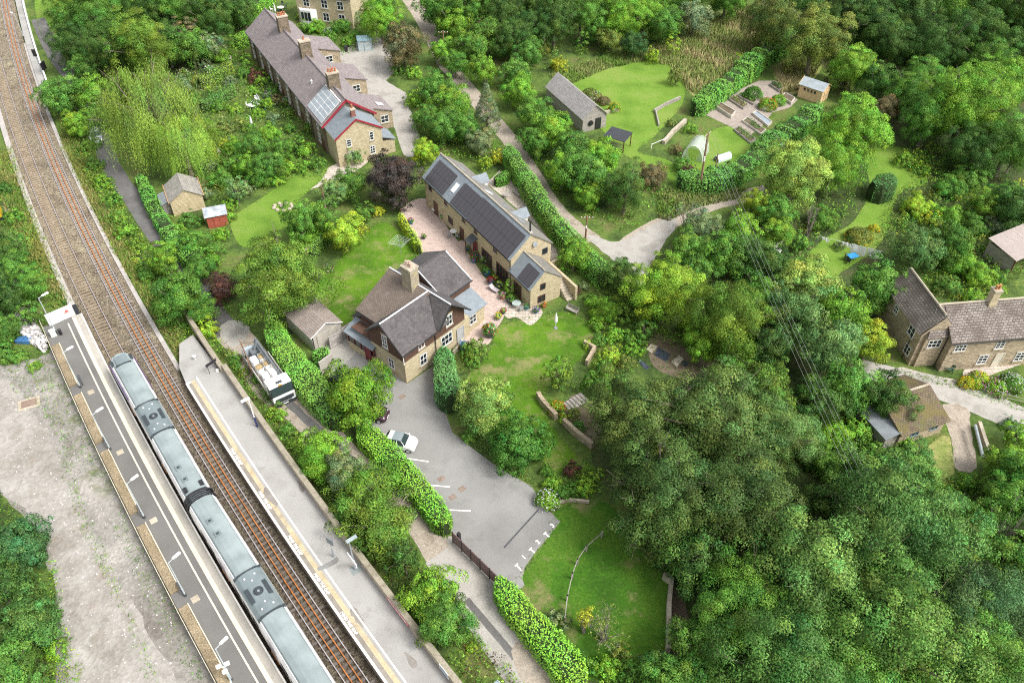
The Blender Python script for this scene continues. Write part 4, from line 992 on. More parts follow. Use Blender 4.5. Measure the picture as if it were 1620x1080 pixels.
# ---- right platform
def at_rail(px_, py_, z, dfix=None):
    x, y = g(px_, py_, z); yy = y
    for _ in range(25): yy += (y-rail_pt(yy, dfix if dfix is not None else 0)[1])*.8
    p = rail_pt(yy, dfix) if dfix is not None else (x, y, 0); dd = rail_dir(yy)
    return (p[0], p[1], z), atan2(dd[1], dd[0])
M_NAVY = flat('navy_paint', (.025,.04,.12), .45)
loc, a = at_rail(405,675,1.2,5.25)
t = empty('station_lamp', loc, a+pi/2, 'white lamp post with navy base by the platform wall near the truck', 'lamp post')
m = MB(); m.tube((0,0,0),(0,0,1.5),.10,.09,8); m.build('base', M_NAVY, t)
m = MB(); m.tube((0,0,1.5),(0,0,4.2),.06,.05,8); m.build('post', WHITE, t)
m = MB(); m.box(-.12,.75,-.14,.14,4.2,4.32); m.build('lamp_head', M_LAMP, t, bevel=.03)
loc, a = at_rail(567,900,1.2,5.0)
t = empty('station_lamp', loc, a+pi/2, 'grey lamp post on square base plate with white board at the platform wall', 'lamp post')
m = MB(); m.box(-.45,.45,-.45,.45,0,.03,0); m.build('base_plate', flat('plate_grey',(.22,.25,.24),.5), t)
m = MB(); m.tube((0,0,0),(0,0,1.4),.13,.12,8); m.tube((0,0,1.4),(0,0,4.4),.07,.06,8); m.build('post', GALV, t)
m = MB(); m.box(-.75,.25,-.16,.16,4.4,4.52); m.build('lamp_head', flat('lamp_grey',(.30,.35,.36)), t, bevel=.03)
m = MB(); m.box(-.03,.03,-.75,.75,1.7,2.35); o = m.build('sign_board', WHITE, t); o.location=(.22,.3,0)
loc, a = at_rail(528,880,1.2)
t = empty('platform_sign', loc, -.55, 'dark grey sign plate on thin post standing on the right platform', 'sign')
m = MB(); m.tube((0,0,0),(0,0,.9),.09,.08,8); m.tube((0,0,.9),(0,0,2.6),.035,.03,6); m.build('post', GALV, t)
m = MB(); m.box(-.36,.36,-.03,.03,2.0,2.75); m.build('sign_plate', flat('slate_sign',(.13,.17,.19),.4), t, bevel=.01)
px_sheet('painted_sign_shadow', [(527,884),(533,880),(535,888),(520,897),(505,902),(503,897),(517,890)], 1.213, flat('shadow_grey',(.20,.20,.19),.8), True)  # the sign's cast shadow, painted on the platform as a dark grey sheet
# black end-of-platform screen on legs
loc, a = at_rail(331,587,1.1)
pa, pb = Vector(g(325,578,2.6)+(0,)), Vector(g(341,567,2.6)+(0,)); dq = pb-pa
t = empty('platform_end_sign', (pa.x,pa.y,1.1), atan2(dq.y,dq.x), 'black screen sign on two thin legs at the right platform ramp', 'sign')
m = MB(); m.box(0,dq.length,-.05,.05,1.2,1.5); m.build('screen', BLACK, t)
for q in (.15, dq.length-.2):
    m = MB(); m.tube((q,0,0),(q,0,1.2),.035,.035,6); m.build('leg', BLACK, t)
loc, a = at_rail(345,580,1.9); m = MB(); m.box(-.15,.15,-.12,.12,0,.4); o = m.build('junction_box', WHITE, None, loc=(loc[0]-.2,loc[1],1.1)); tag(o, 'small white junction box behind the black platform screen', 'box')
x, y = g(313,580,0); t = empty('marker_post', (x,y,0), 0, 'short white marker post with round base in grass before the right platform', 'post')
m = MB(); m.lathe([(.35,0),(.33,.12),(.05,.14)], n=12); m.build('base', COPING, t); m = MB(); m.tube((0,0,.1),(0,0,1.5),.04,.04,6); m.box(-.14,.14,-.1,.1,1.5,1.75); m.build('post', WHITE, t)
# red and white poster banner on the wall, white poster board
def wall_board(name, p0, p1, h, mat, label, cat, lettering=None, z=1.55):
    A, B = Vector(g(*p0,1.8)+(0,)), Vector(g(*p1,1.8)+(0,)); yy = (A.y+B.y)/2
    for _ in range(20): yy += ((A.y+B.y)/2-rail_pt(yy,5.55)[1])*.8
    p = rail_pt(yy,5.56); dd = rail_dir(yy); L = (B-A).length
    t = empty(name, (p[0],p[1],z), atan2(-dd[1],-dd[0]), label, cat)
    m = MB(); m.box(-L/2,L/2,.0,.03,0,h); o = m.build('board', mat, t); o.location=(0,-.02,0)
    return t, L
t, L = wall_board('banner', (622,945), (655,990), .58, flat('banner_pink',(.62,.22,.24),.6), 'narrow pink and white banner of lettering along the platform wall', 'banner')
rr = random.Random(3); m = MB(); x = -L/2+.2
while x < L/2-.3:
    wd = rr.uniform(.06,.2); m.box(x,x+wd,-.028,-.021,.14+rr.uniform(0,.08),.44); x += wd+rr.uniform(.05,.16)
m.build('lettering', WHITE, t)
t, L = wall_board('poster_board', (706,1053), (720,1072), .8, WHITE, 'white framed notice board on platform wall near the bottom edge', 'notice board', z=1.5)
m = MB(); m.box(-L/2+.12,L/2-.12,-.026,-.021,.12,.68); m.build('notice', flat('notice_blue',(.36,.45,.50),.4), t)
# glass shelter roof at the bottom edge
x, y = g(778,1082,2.4)
t = empty('waiting_shelter', (x,y-1.2,0), radians(38), 'small glass roofed shelter at the bottom edge beside the lane', 'shelter')
m = MB(); m.slab((-1.3,-1,2.3),(1.3,-1,2.3),(1.3,0,2.75),(-1.3,0,2.75),.05); m.slab((-1.3,0,2.75),(1.3,0,2.75),(1.3,1,2.3),(-1.3,1,2.3),.05); m.build('roof', flat('shelter_glass',(.36,.44,.47),.25), t)
m = MB()
for q in (-1.3,0,1.3): m.tube((q,-1,2.33),(q,0,2.79),.035,.035,6); m.tube((q,0,2.79),(q,1,2.33),.035,.035,6)
m.tube((-1.3,0,2.8),(1.3,0,2.8),.05,.05,6); m.build('glazing_bars', flat('bar_blue',(.55,.62,.66),.4), t)
for a_, b_ in ((-1.25,-.95),(1.25,-.95),(1.25,.95),(-1.25,.95)):
    m = MB(); m.tube((a_,b_,0),(a_,b_,2.35),.05,.05,6); m.build('post', GALV, t)
# small signal at the far platform
x, y = g(68,118,.5); t = empty('railway_signal', (x,y,.5), 0, 'railway signal with black head on thin post at the far platform', 'signal')
m = MB(); m.tube((0,0,0),(0,0,3.6),.06,.05,6); m.build('post', GALV, t); m = MB(); m.box(-.3,.3,-.12,.12,3.3,4.5); m.build('signal_head', BLACK, t, bevel=.08)
x, y = g(72,113,.5); t = empty('platform_sign', (x,y,.5), 0, 'dark board sign standing on the far platform by the signal', 'sign'); m = MB(); m.box(-.08,.08,-.7,.7,.3,1.7); m.build('board', BLACK, t)
for q in (-.6,.6):
    m = MB(); m.tube((0,q,0),(0,q,.3),.03,.03,6); m.build('leg', BLACK, t)
x, y = g(38,60,.5); lamp_post(x,y,.5,4.5,2.6,'lamp post with white head on the far platform at the top left')

# ================================================================ BUILDINGS
R_MAUVE = coursed('mauve_slate', (.215,.185,.183), (.27,.235,.228), (.135,.115,.115), .45, .28, .018, [((.15,.11,.115),.22,.57,.55),((.36,.30,.28),.9,.6,.4)], var=.2)
R_BLUE = coursed('blue_slate', (.185,.215,.235), (.225,.255,.275), (.12,.14,.15), .35, .24, .008, [((.25,.27,.27),.5,.58,.45)], var=.12, bump=.25)
R_STATION = coursed('old_purple_slate', (.078,.072,.072), (.108,.099,.097), (.05,.046,.046), .32, .2, .01, [((.05,.046,.045),.35,.54,.6),((.17,.155,.14),1.1,.58,.5)], var=.22, bump=.35)
R_BROWN = coursed('brown_roof_tile', (.145,.115,.092), (.185,.148,.12), (.085,.068,.055), .27, .21, .022, [((.22,.19,.15),.7,.55,.5)], var=.15)
R_STONE = coursed('stone_slate', (.175,.15,.13), (.27,.235,.205), (.08,.068,.058), .42, .30, .035, [((.085,.065,.055),.4,.47,.7),((.45,.41,.36),2.5,.60,.7)], var=.35, bump=.8)
R_MOSS = coursed('mossy_stone_slate', (.125,.092,.068), (.19,.145,.105), (.055,.042,.03), .32, .22, .03, [((.15,.125,.04),.35,.47,.8),((.10,.13,.035),.25,.55,.6)], var=.3, bump=.8)
R_BARN = coursed('grey_slate', (.17,.16,.14), (.205,.195,.17), (.12,.11,.10), .4, .26, .01, [((.20,.20,.13),.5,.57,.5)], var=.18, bump=.25)
TILEHUNG = coursed('brown_hung_tiles', (.105,.058,.04), (.135,.075,.05), (.06,.035,.026), .17, .11, .012, var=.15)
BROWNWOOD = flat('brown_joinery', (.10,.045,.028), .5); MAROON = flat('maroon_joinery', (.16,.03,.03), .5); BARGE_RED = flat('red_bargeboard', (.27,.022,.035), .5)
TERRACOTTA = flat('terracotta', (.42,.15,.07), .75); RENDER_GREY = ground('render', [(.36,.33,.29),(.44,.41,.36)], .5, 6, .12, bump=.1)
def wall_frame(face, B):
    """origin, along, outward of a wall of the box B=(x0,x1,y0,y1)"""
    x0,x1,y0,y1 = B
    return {'y0': (Vector((x0,y0,0)), Vector((1,0,0)), Vector((0,-1,0))), 'y1': (Vector((x1,y1,0)), Vector((-1,0,0)), Vector((0,1,0))),
            'x0': (Vector((x0,y1,0)), Vector((0,-1,0)), Vector((-1,0,0))), 'x1': (Vector((x1,y0,0)), Vector((0,1,0)), Vector((1,0,0)))}[face]
def obox(mb, o, u, n, a0, a1, z0, z1, d0, d1, mi=0):
    P = [o+u*a+n*d+Vector((0,0,z)) for z in (z0,z1) for a, d in ((a0,d0),(a1,d0),(a1,d1),(a0,d1))]
    for q in ((3,2,1,0),(4,5,6,7),(0,1,5,4),(1,2,6,5),(2,3,7,6),(3,0,4,7)): mb.face([P[i] for i in q], mi)
def window(root, B, face, a, z, w, h, cols=2, rows=2, fm=None, surround=COPING, name='window', pane=None):
    o, u, n = wall_frame(face, B); fm = fm or WHITE
    m = MB(); t = .07
    obox(m,o,u,n,a-w/2,a-w/2+t,z,z+h,.004,.06); obox(m,o,u,n,a+w/2-t,a+w/2,z,z+h,.004,.06); obox(m,o,u,n,a-w/2+t,a+w/2-t,z,z+t,.004,.06); obox(m,o,u,n,a-w/2+t,a+w/2-t,z+h-t,z+h,.004,.06)
    for i in range(1, cols): x = a-w/2+w*i/cols; obox(m,o,u,n,x-.03,x+.03,z+t,z+h-t,.006,.055)
    for i in range(1, rows): y = z+h*i/rows; obox(m,o,u,n,a-w/2+t,a+w/2-t,y-.025,y+.025,.008,.05)
    f = m.build(name, fm, root)
    m = MB(); obox(m,o,u,n,a-w/2+t,a+w/2-t,z+t,z+h-t,.002,.02); m.build('pane', pane or PANE, f)
    if surround is not None:
        m = MB(); obox(m,o,u,n,a-w/2-.12,a+w/2+.12,z-.16,z-.005,.001,.13); m.build('sill', surround, f); m = MB(); obox(m,o,u,n,a-w/2-.15,a+w/2+.15,z+h+.005,z+h+.22,.001,.035); m.build('lintel', surround, f)
    return f
def door(root, B, face, a, w, h, mat, z=0.02, glazed=False, name='door'):
    o, u, n = wall_frame(face, B)
    m = MB(); obox(m,o,u,n,a-w/2-.08,a-w/2,z,z+h+.08,.003,.07); obox(m,o,u,n,a+w/2,a+w/2+.08,z,z+h+.08,.003,.07); obox(m,o,u,n,a-w/2,a+w/2,z+h,z+h+.08,.003,.07); obox(m,o,u,n,a-w/2,a+w/2,z,z+h,.002,.04)
    if glazed:
        for i in (1,2,3): x = a-w/2+w*i/4; obox(m,o,u,n,x-.03,x+.03,z,z+h,.04,.055)
    d = m.build(name, mat, root)
    if glazed:
        m = MB()
        for i in range(4): obox(m,o,u,n,a-w/2+w*i/4+.09,a-w/2+w*(i+1)/4-.09,z+.25,z+h-.1,.04,.047)
        m.build('pane', PANE, d)
    else:
        m = MB(); obox(m,o,u,n,a+w*.32,a+w*.40,z+.98,z+1.04,.04,.09); m.build('handle', GALV, d)
    return d
def gable_walls(mb, B, ze, zr, axis='x', ridge=None, mi=0, ze2=None):
    x0,x1,y0,y1 = B; ze2 = ze if ze2 is None else ze2
    if axis == 'x':
        yr = (y0+y1)/2 if ridge is None else ridge
        mb.face([(x0,y0,0),(x1,y0,0),(x1,y0,ze),(x0,y0,ze)],mi); mb.face([(x1,y1,0),(x0,y1,0),(x0,y1,ze2),(x1,y1,ze2)],mi)
        mb.face([(x0,y1,0),(x0,y0,0),(x0,y0,ze),(x0,yr,zr),(x0,y1,ze2)],mi); mb.face([(x1,y0,0),(x1,y1,0),(x1,y1,ze2),(x1,yr,zr),(x1,y0,ze)],mi)
    else:
        xr = (x0+x1)/2 if ridge is None else ridge
        mb.face([(x0,y1,0),(x0,y0,0),(x0,y0,ze),(x0,y1,ze)],mi); mb.face([(x1,y0,0),(x1,y1,0),(x1,y1,ze2),(x1,y0,ze2)],mi)
        mb.face([(x0,y0,0),(x1,y0,0),(x1,y0,ze2),(xr,y0,zr),(x0,y0,ze)],mi); mb.face([(x1,y1,0),(x0,y1,0),(x0,y1,ze),(xr,y1,zr),(x1,y1,ze2)],mi)
def gable_roof(mb, B, ze, zr, axis='x', ridge=None, ov=.3, og=.15, th=.14, mi=0, mi2=None, ze2=None):
    x0,x1,y0,y1 = B; ze2 = ze if ze2 is None else ze2; mi2 = mi if mi2 is None else mi2
    def T(a, b, z): return (a,b,z) if axis == 'x' else (b,a,z)
    a0,a1,b0,b1 = (x0,x1,y0,y1) if axis == 'x' else (y0,y1,x0,x1)
    r = (b0+b1)/2 if ridge is None else ridge
    s0 = (zr-ze)/(r-b0); s1 = (zr-ze2)/(b1-r); up = th
    f0 = [T(a0-og,b0-ov,ze-ov*s0+up),T(a1+og,b0-ov,ze-ov*s0+up),T(a1+og,r,zr+up),T(a0-og,r,zr+up)]
    f1 = [T(a0-og,r+.002,zr+up),T(a1+og,r+.002,zr+up),T(a1+og,b1+ov,ze2-ov*s1+up),T(a0-og,b1+ov,ze2-ov*s1+up)]
    if axis != 'x': f0, f1 = f0[::-1], f1[::-1]
    mb.slab(*f0, th, mi); mb.slab(*f1, th, mi2)
def ridge_tiles(root, pts, mat, r=.10, name='ridge'):
    m = MB()
    for a, b in zip(pts[:-1], pts[1:]): m.tube(a, b, r, r, 6)
    return m.build(name, mat, root)
def chimney(root, x, y, z0, z1, sx, sy, mat, pots=4, along='y', potm=None, name='chimney'):
    m = MB(); m.box(x-sx/2,x+sx/2,y-sy/2,y+sy/2,z0,z1,0); m.box(x-sx/2-.08,x+sx/2+.08,y-sy/2-.08,y+sy/2+.08,z1,z1+.18,1); m.box(x-sx/2-.03,x+sx/2+.03,y-sy/2-.06,y+sy/2+.06,z0,z0+.9,0)
    c = m.build(name, [mat, COPING], root)
    for k in range(pots):
        t = (k-(pots-1)/2)*.34
        px_, py_ = (x, y+t) if along == 'y' else (x+t, y)
        m = MB(); m.lathe([(.13,0),(.12,.45),(.15,.5),(.15,.56),(.09,.57)], (px_+((k%2)-.5)*.2*(along=='y'),py_,z1+.18), 10); m.build('chimney_pot', potm or TERRACOTTA, c)
    m = MB(); m.box(x-sx/2-.14,x+sx/2+.14,y-sy/2-.14,y+sy/2+.14,z0-.1,z0+.02); m.build('flashing', LEAD, c)
    return c
def panel_array(root, quad, nx, ny, frame, cell, name='solar_panels', lift=.1, gapm=.03, line=.02):
    """solar panels on a roof plane; quad = 4 corners counter-clockwise, first edge along the eave"""
    a,b,c,d = map(Vector, quad); n = (b-a).cross(d-a).normalized()
    m = MB(); m.slab(*[p+n*lift for p in (a,b,c,d)], .05, 0)
    def P(u, v): return (a*(1-u)+b*u)*(1-v)+(d*(1-u)+c*u)*v
    o = None; m2 = MB(); eu = line/(b-a).length; ev = line/(d-a).length
    for i in range(nx):
        for j in range(ny):
            u0,u1,v0,v1 = i/nx+eu,(i+1)/nx-eu,j/ny+ev,(j+1)/ny-ev
            m2.slab(*[P(u,v)+n*(lift+.012) for u,v in ((u0,v0),(u1,v0),(u1,v1),(u0,v1))], .01, 0)
    f = m.build(name, frame, root); m2.build('solar_cells', cell, f); return f
def downpipe(root, x, y, z0, z1, mat=BLACK, name='downpipe'):
    m = MB(); m.tube((x,y,z0),(x,y,z1),.05,.05,6); return m.build(name, mat, root)
def gutter(root, p, q, mat=BLACK):
    m = MB(); m.tube(p, q, .07, .07, 6); return m.build('gutter', mat, root)

# ---------------------------------------------------------------- terrace row
TX, TY = g(537.6,264.5,0)
T = empty('terraced_houses', (TX,TY,0), radians(-60.5), 'long stone terrace row with mauve slate roof, three stone chimneys and red bargeboards', 'terrace')
B = (-43.6,-4.4,-.3,7.9); m = MB(); gable_walls(m,B,4.9,8.0,'x',3.7); m.build('wall', STONE_DARK, T)
m = MB(); gable_roof(m,B,4.9,8.0,'x',3.7,.35,.25,.14); m.build('roof', R_MAUVE, T)
ridge_tiles(T, [(-43.8,3.7,8.18),(-4.2,3.7,8.18)], R_MAUVE, .12)
m = MB(); s0 = 3.1/4.0; e = -4.12
for (y0_,z0_),(y1_,z1_) in (((-.65,4.55),(3.7,8.0)),((3.7,8.0),(8.3,4.65))): m.slab((e,y0_,z0_+.2),(e+.07,y0_,z0_+.2),(e+.07,y1_,z1_+.2),(e,y1_,z1_+.2),.34)
m.build('bargeboard', BARGE_RED, T)
E_ = (-4.35,0.15,.0,7.15); m = MB(); gable_walls(m,E_,4.75,7.0,'x',3.4); m.build('extension_wall', STONE, T)
m = MB(); gable_roof(m,E_,4.75,7.0,'x',3.4,.25,.12,.12); m.build('extension_roof', R_BLUE, T)
m = MB(); e = .29
for (y0_,z0_),(y1_,z1_) in (((-.27,4.55),(3.4,7.0)),((3.4,7.0),(7.42,4.6))): m.slab((e,y0_,z0_+.17),(e+.06,y0_,z0_+.17),(e+.06,y1_,z1_+.17),(e,y1_,z1_+.17),.26)
m.build('bargeboard', BARGE_RED, T)
for x in (-33.6,-22.2,-9.6): chimney(T,x,3.9,6.9,10.2 if x < -15 else 10.0,1.15,1.75,STONE_DARK,4 if x != -22.2 else 1,'y')
chimney(T,-1.0,3.5,6.4,8.0,.6,.6,flat('red_brick_stack',(.22,.09,.07),.9),1,'y')
for a,z,w,h,c in ((1.9,3.0,.75,1.15,1),(5.5,3.1,.65,1.35,1),(2.0,.75,.85,1.35,2),(5.4,.85,.8,1.3,2)): window(T,E_,'x1',a,z,w,h,c,3)
for x in range(8):
    xx = 2.2+x*4.9
    window(T,B,'y0',xx,3.0,1.0,1.35,2,2,None,COPING); window(T,B,'y0',xx,.9,1.0,1.4,2,2,None,COPING)
    if x % 2: door(T,B,'y0',xx+1.7,.9,2.0,BROWNWOOD)
    if x % 2 == 0: downpipe(T,-43.6+xx+1.9,-.38,0,4.7)
gutter(T,(-43.8,-.66,4.72),(-4.2,-.66,4.72),BLACK)
for (x0,x1,yd,ze) in ((-38.4,-32.2,12.6,2.9),(-25.5,-19.2,12.4,2.9),(-12.6,-7.2,11.9,2.9)):   # rear outshots
    bb = (x0,x1,7.92,yd); m = MB()
    m.face([(x0,7.92,0),(x0,7.92,4.3),(x0,yd,ze),(x0,yd,0)]); m.face([(x1,7.92,0),(x1,yd,0),(x1,yd,ze),(x1,7.92,4.3)]); m.face([(x0,yd,0),(x0,yd,ze),(x1,yd,ze),(x1,yd,0)]); m.build('outshot_wall', STONE_GREY, T)
    m = MB(); m.slab((x0-.15,7.93,4.45),(x1+.2,7.93,4.45),(x1+.2,yd+.25,ze+.07),(x0-.15,yd+.25,ze+.07),.12); m.build('outshot_roof', R_MAUVE, T)
    window(T,bb,'x1',2.6,1.2,1.3,1.2,2,2); window(T,bb,'y1',2.0,1.0,1.2,1.1,2,2)
m = MB(); m.slab((-9.3,10.0,3.88),(-8.3,10.0,3.88),(-8.3,11.0,3.56),(-9.3,11.0,3.56),.05); m.build('skylight', flat('skylight_white',(.75,.78,.8),.2), T)
bb = (-3.0,.0,7.17,9.1); m = MB(); m.box(-3.0,0,7.17,9.1,0,2.2); m.build('leanto_wall', STONE, T); m = MB(); m.slab((-3.2,7.18,3.1),(.2,7.18,3.1),(.2,9.3,2.3),(-3.2,9.3,2.3),.1); m.build('leanto_roof', R_BLUE, T)
zs = lambda y: 4.9+(y+.3)*(3.1/4.0)+.15
panel_array(T,[(-11.0,-.3,zs(-.3)),(-4.75,-.3,zs(-.3)),(-4.75,2.9,zs(2.9)),(-11.0,2.9,zs(2.9))][:4],2,5,WHITE,flat('solar_pale',(.30,.335,.36),.25),line=.05)
m = MB(); m.box(-11.05,-4.7,2.95,3.12,zs(2.95)+.02,zs(3.1)+.06); m.build('flashing', WHITE, T)
# loose vent cowl on the roof
m = MB(); m.lathe([(.14,0),(.12,.5),(.2,.55),(.02,.7)], (-14.5,1.9,zs(1.9)-.1), 8); m.build('roof_vent', LEAD, T)

# ---------------------------------------------------------------- barn house with black solar panels
BX, BY = g(841,488,0)
H1 = empty('barn_house', (BX,BY,0), radians(-57.2), 'long low cream stone house with black solar panels and paler slate', 'house')
B = (-26.4,-4.5,-.1,5.8); m = MB(); gable_walls(m,B,4.75,7.2,'x',2.7); m.build('wall', STONE, H1)
m = MB(); gable_roof(m,B,4.75,7.2,'x',2.7,.3,.12,.12,0,1); m.build('roof', [R_BLUE,R_BARN], H1)
ridge_tiles(H1,[(-26.5,2.7,7.36),(-4.4,2.7,7.36)],COPING,.11); gutter(H1,(-26.5,-.42,4.5),(-4.4,-.42,4.5),BLACK)
E_ = (-4.48,.0,-.2,4.2); m = MB(); gable_walls(m,E_,3.15,5.0,'x',1.75); m.build('wing_wall', STONE, H1)
m = MB(); gable_roof(m,E_,3.15,5.0,'x',1.75,.25,.1,.11,0,1); m.build('wing_roof', [R_BLUE,R_BARN], H1)
ridge_tiles(H1,[(-4.4,1.75,5.14),(.1,1.75,5.14)],COPING,.09); gutter(H1,(-4.4,-.48,2.95),(.1,-.48,2.95),BLACK); downpipe(H1,-4.35,-.3,0,4.6)
sb = (7.2-4.75)/2.8; zb = lambda y: 4.75+(y+.1)*sb+.13
def bp(x0,x1,y0,y1,nx,ny): panel_array(H1,[(x0,y0,zb(y0)),(x1,y0,zb(y0)),(x1,y1,zb(y1)),(x0,y1,zb(y1))],nx,ny,BLACK,SOLAR,line=.025)
bp(-25.7,-20.9,-.25,2.15,6,2); bp(-18.9,-14.75,-.25,2.15,5,2); bp(-14.6,-4.75,-.42,2.25,11,2)
sw = (5.0-3.15)/1.95; zw = lambda y: 3.15+(y+.2)*sw+.12
panel_array(H1,[(-2.6,-.3,zw(-.3)),(-.25,-.3,zw(-.3)),(-.25,1.3,zw(1.3)),(-2.6,1.3,zw(1.3))],2,1,BLACK,SOLAR)
m = MB(); m.slab((-20.3,.6,zb(.6)+.05),(-19.5,.6,zb(.6)+.05),(-19.5,1.6,zb(1.6)+.05),(-20.3,1.6,zb(1.6)+.05),.08); m.build('skylight', MATS['skylight_white'], H1)
zr_ = lambda y: 7.2-(y-2.7)*(2.45/3.1)+.13
for x in (-23.2,-16.2,-12.5,-8.4):
    m = MB(); m.slab((x-.4,3.6,zr_(3.6)+.05),(x+.4,3.6,zr_(3.6)+.05),(x+.4,4.5,zr_(4.5)+.05),(x-.4,4.5,zr_(4.5)+.05),.08); m.build('skylight', MATS['skylight_white'] if x == -16.2 else MIDGREY, H1)
for x in (-20.3,-10.6):                                                   # rear gabled dormers
    m = MB(); m.face([(x-.75,5.9,4.6),(x+.75,5.9,4.6),(x+.75,5.9,5.6),(x,5.9,6.3),(x-.75,5.9,5.6)],0)
    m.slab((x-.95,3.7,5.55),(x,3.7,6.45),(x,6.15,6.45),(x-.95,6.15,5.55),.08,1); m.slab((x,3.7,6.45),(x+.95,3.7,5.55),(x+.95,6.15,5.55),(x,6.15,6.45),.08,1)
    m.box(x-.74,x+.74,4.0,5.89,4.6,5.5,0); m.build('dormer', [flat('dormer_white',(.6,.6,.58)),R_BLUE], H1)
m = MB(); m.tube((-5.3,3.2,6.8),(-5.3,3.2,8.4),.11,.11,10,0); m.lathe([(.18,0),(.16,.12),(.02,.2)],(-5.3,3.2,8.4),10,0); m.lathe([(.3,0),(.16,.2)],(-5.3,3.2,6.75),10,1); m.build('flue', [BLACK,LEAD], H1)
for a,z,w,h in ((1.6,3.3,.8,1.0),(5.9,3.4,.8,1.0),(10.6,3.4,.8,1.0),(13.6,3.4,.7,1.0),(18.3,3.4,.8,1.0)): window(H1,B,'y0',a,z,w,h,2,1,BROWNWOOD,COPING)
window(H1,B,'y0',7.0,1.0,1.2,1.1,2,1,BROWNWOOD); door(H1,B,'y0',2.9,1.0,2.05,BROWNWOOD); door(H1,B,'y0',10.0,.9,2.0,BROWNWOOD,glazed=True)
door(H1,B,'y0',16.3,2.3,2.15,BROWNWOOD,glazed=True,name='glazed_doors'); door(H1,B,'y0',20.0,2.6,2.15,BROWNWOOD,glazed=True,name='glazed_doors')
door(H1,E_,'y0',1.7,1.5,2.05,BROWNWOOD,glazed=True,name='glazed_doors')
window(H1,E_,'x1',1.75,2.3,.75,.95,1,1,BROWNWOOD,None); window(H1,E_,'x1',1.6,.45,1.1,1.05,2,1,BROWNWOOD,None)
window(H1,(-26.4,-4.5,-.1,5.8),'x1',5.0,3.4,.8,.9,1,1,DARKGREY,None)
m = MB(); m.slab((-13.7,-1.3,2.35),(-12.3,-1.3,2.35),(-12.3,-.1,2.9),(-13.7,-.1,2.9),.08,0)
for x in (-13.6,-12.4): m.box(x-.05,x+.05,-1.25,-1.15,0,2.3,1)
m.build('porch', [DARKGREY,BROWNWOOD], H1); door(H1,B,'y0',13.4,.95,2.0,flat('red_door',(.13,.02,.025)))
m = MB(); m.lathe([(.0,.04),(.33,.0)],(0,0,0),14); o = m.build('satellite_dish', MIDGREY, H1); o.location=(-4.3,3.3,5.6); o.rotation_euler=(0,radians(65),0)
# flight of stone steps beside the wing
ST = empty('garden_steps', (BX,BY,0), radians(-57.2), 'stone stairway with flanking walls climbing beside the barn house wing', 'steps')
m = MB()
for k in range(8): m.box(1.3-k*.32-.33,1.3-k*.32,4.35,5.25,0,.22*(k+1))
m.build('treads', COPING, ST); m = MB(); m.prism([(1.5,2.9),(1.5,3.25),(.15,4.25),(-.05,4.05)],0,1.0) if False else m.box(-1.6,1.6,5.27,5.6,0,2.1); m.box(-4.4,-4.1,5.27,7.2,0,1.9); m.box(-4.4,-1.62,5.27,5.6,0,2.1); m.build('side_wall', STONE, ST)

# ---------------------------------------------------------------- station house
SX, SY = g(643.7,606.4,0)
S = empty('station_house', (SX,SY,0), radians(49), 'cream stone station house with purple slate gables, brown hung tiles and big stone chimney', 'house')
# walls: stone below, hung tiles above
P = (0,6.0,0,5.3); m = MB(); m.box(0,6.0,0,5.3,0,3.3,0); m.box(1.5,9.3,.05,8.5,0,3.3,0) ; m.box(9.31,10.2,.1,5,0,3.0,0); m.build('wall', STONE, S)
m = MB(); x0=-.05
m.face([(x0,5.3,3.3),(x0,-.05,3.3),(x0,-.05,4.95),(x0,2.75,7.3),(x0,5.3,4.95)]); m.face([(x0,-.05,3.3),(9.35,-.05,3.3),(9.35,-.05,4.95),(x0,-.05,4.95)]); m.face([(5.0,-.06,4.95),(8.9,-.06,4.95),(6.95,-.06,7.0)])
m.face([(1.45,8.55,3.3),(1.45,5.3,3.3),(1.45,5.3,4.9),(1.45,8.55,4.9)]); m.face([(9.35,8.55,3.3),(1.45,8.55,3.3),(1.45,8.55,4.9),(6.7,8.55,7.4),(9.35,8.55,4.9)]); m.face([(9.35,-.05,3.3),(9.35,8.55,3.3),(9.35,8.55,4.9),(9.35,-.05,4.9)])
m.box(x0,9.36,-.10,8.6,3.26,3.32); m.face([(8.77,2.9,4.7),(8.77,10.3,4.7),(8.77,6.8,7.02)]); m.build('hung_tiles', TILEHUNG, S)
# roof planes
m = MB(); th=.12
m.slab((-.45,-.4,4.72),(6.75,-.4,4.72),(6.75,2.75,7.42),(-.45,2.75,7.42),th,0)            # right slope of the front wing
m.slab((-.45,2.752,7.42),(4.2,2.752,7.42),(4.2,5.65,4.85),(-.45,5.65,4.85),th,0)           # left slope of the front wing
m.slab((6.7,8.9,7.54),(1.15,8.9,4.9),(1.15,4.2,4.9),(6.7,2.2,7.54),th,1)                   # brown west slope
m.slab((6.702,-.75,7.45),(9.7,-.75,4.85),(9.7,8.9,4.85),(6.702,8.9,7.54),th,0)              # east slope
m.slab((4.85,-.75,4.95),(6.70,-.75,7.45),(6.70,1.9,7.45),(4.85,1.9,4.95),th,0) if False else m.slab((6.70,-.75,7.45),(6.70,2.6,7.47),(4.75,-.12,4.98),(4.75,-.75,4.98),th,0)
m.slab((8.75,2.65,4.9),(13.6,2.65,4.9),(13.6,6.8,7.1),(8.75,6.8,7.1),th,0); m.slab((8.75,6.802,7.1),(13.6,6.802,7.1),(13.6,10.6,5.0),(8.75,10.6,5.0),th,0)
m.build('roof', [R_STATION,R_BROWN], S)
m = MB(); gable_walls(m,(9.36,13.4,2.95,10.4),4.75,6.9,'x',6.8); m.build('rear_wall', STONE, S)
m = MB(); m.box(9.36,13.42,2.9,2.94,3.3,4.75); m.build('rear_hung_tiles', TILEHUNG, S)
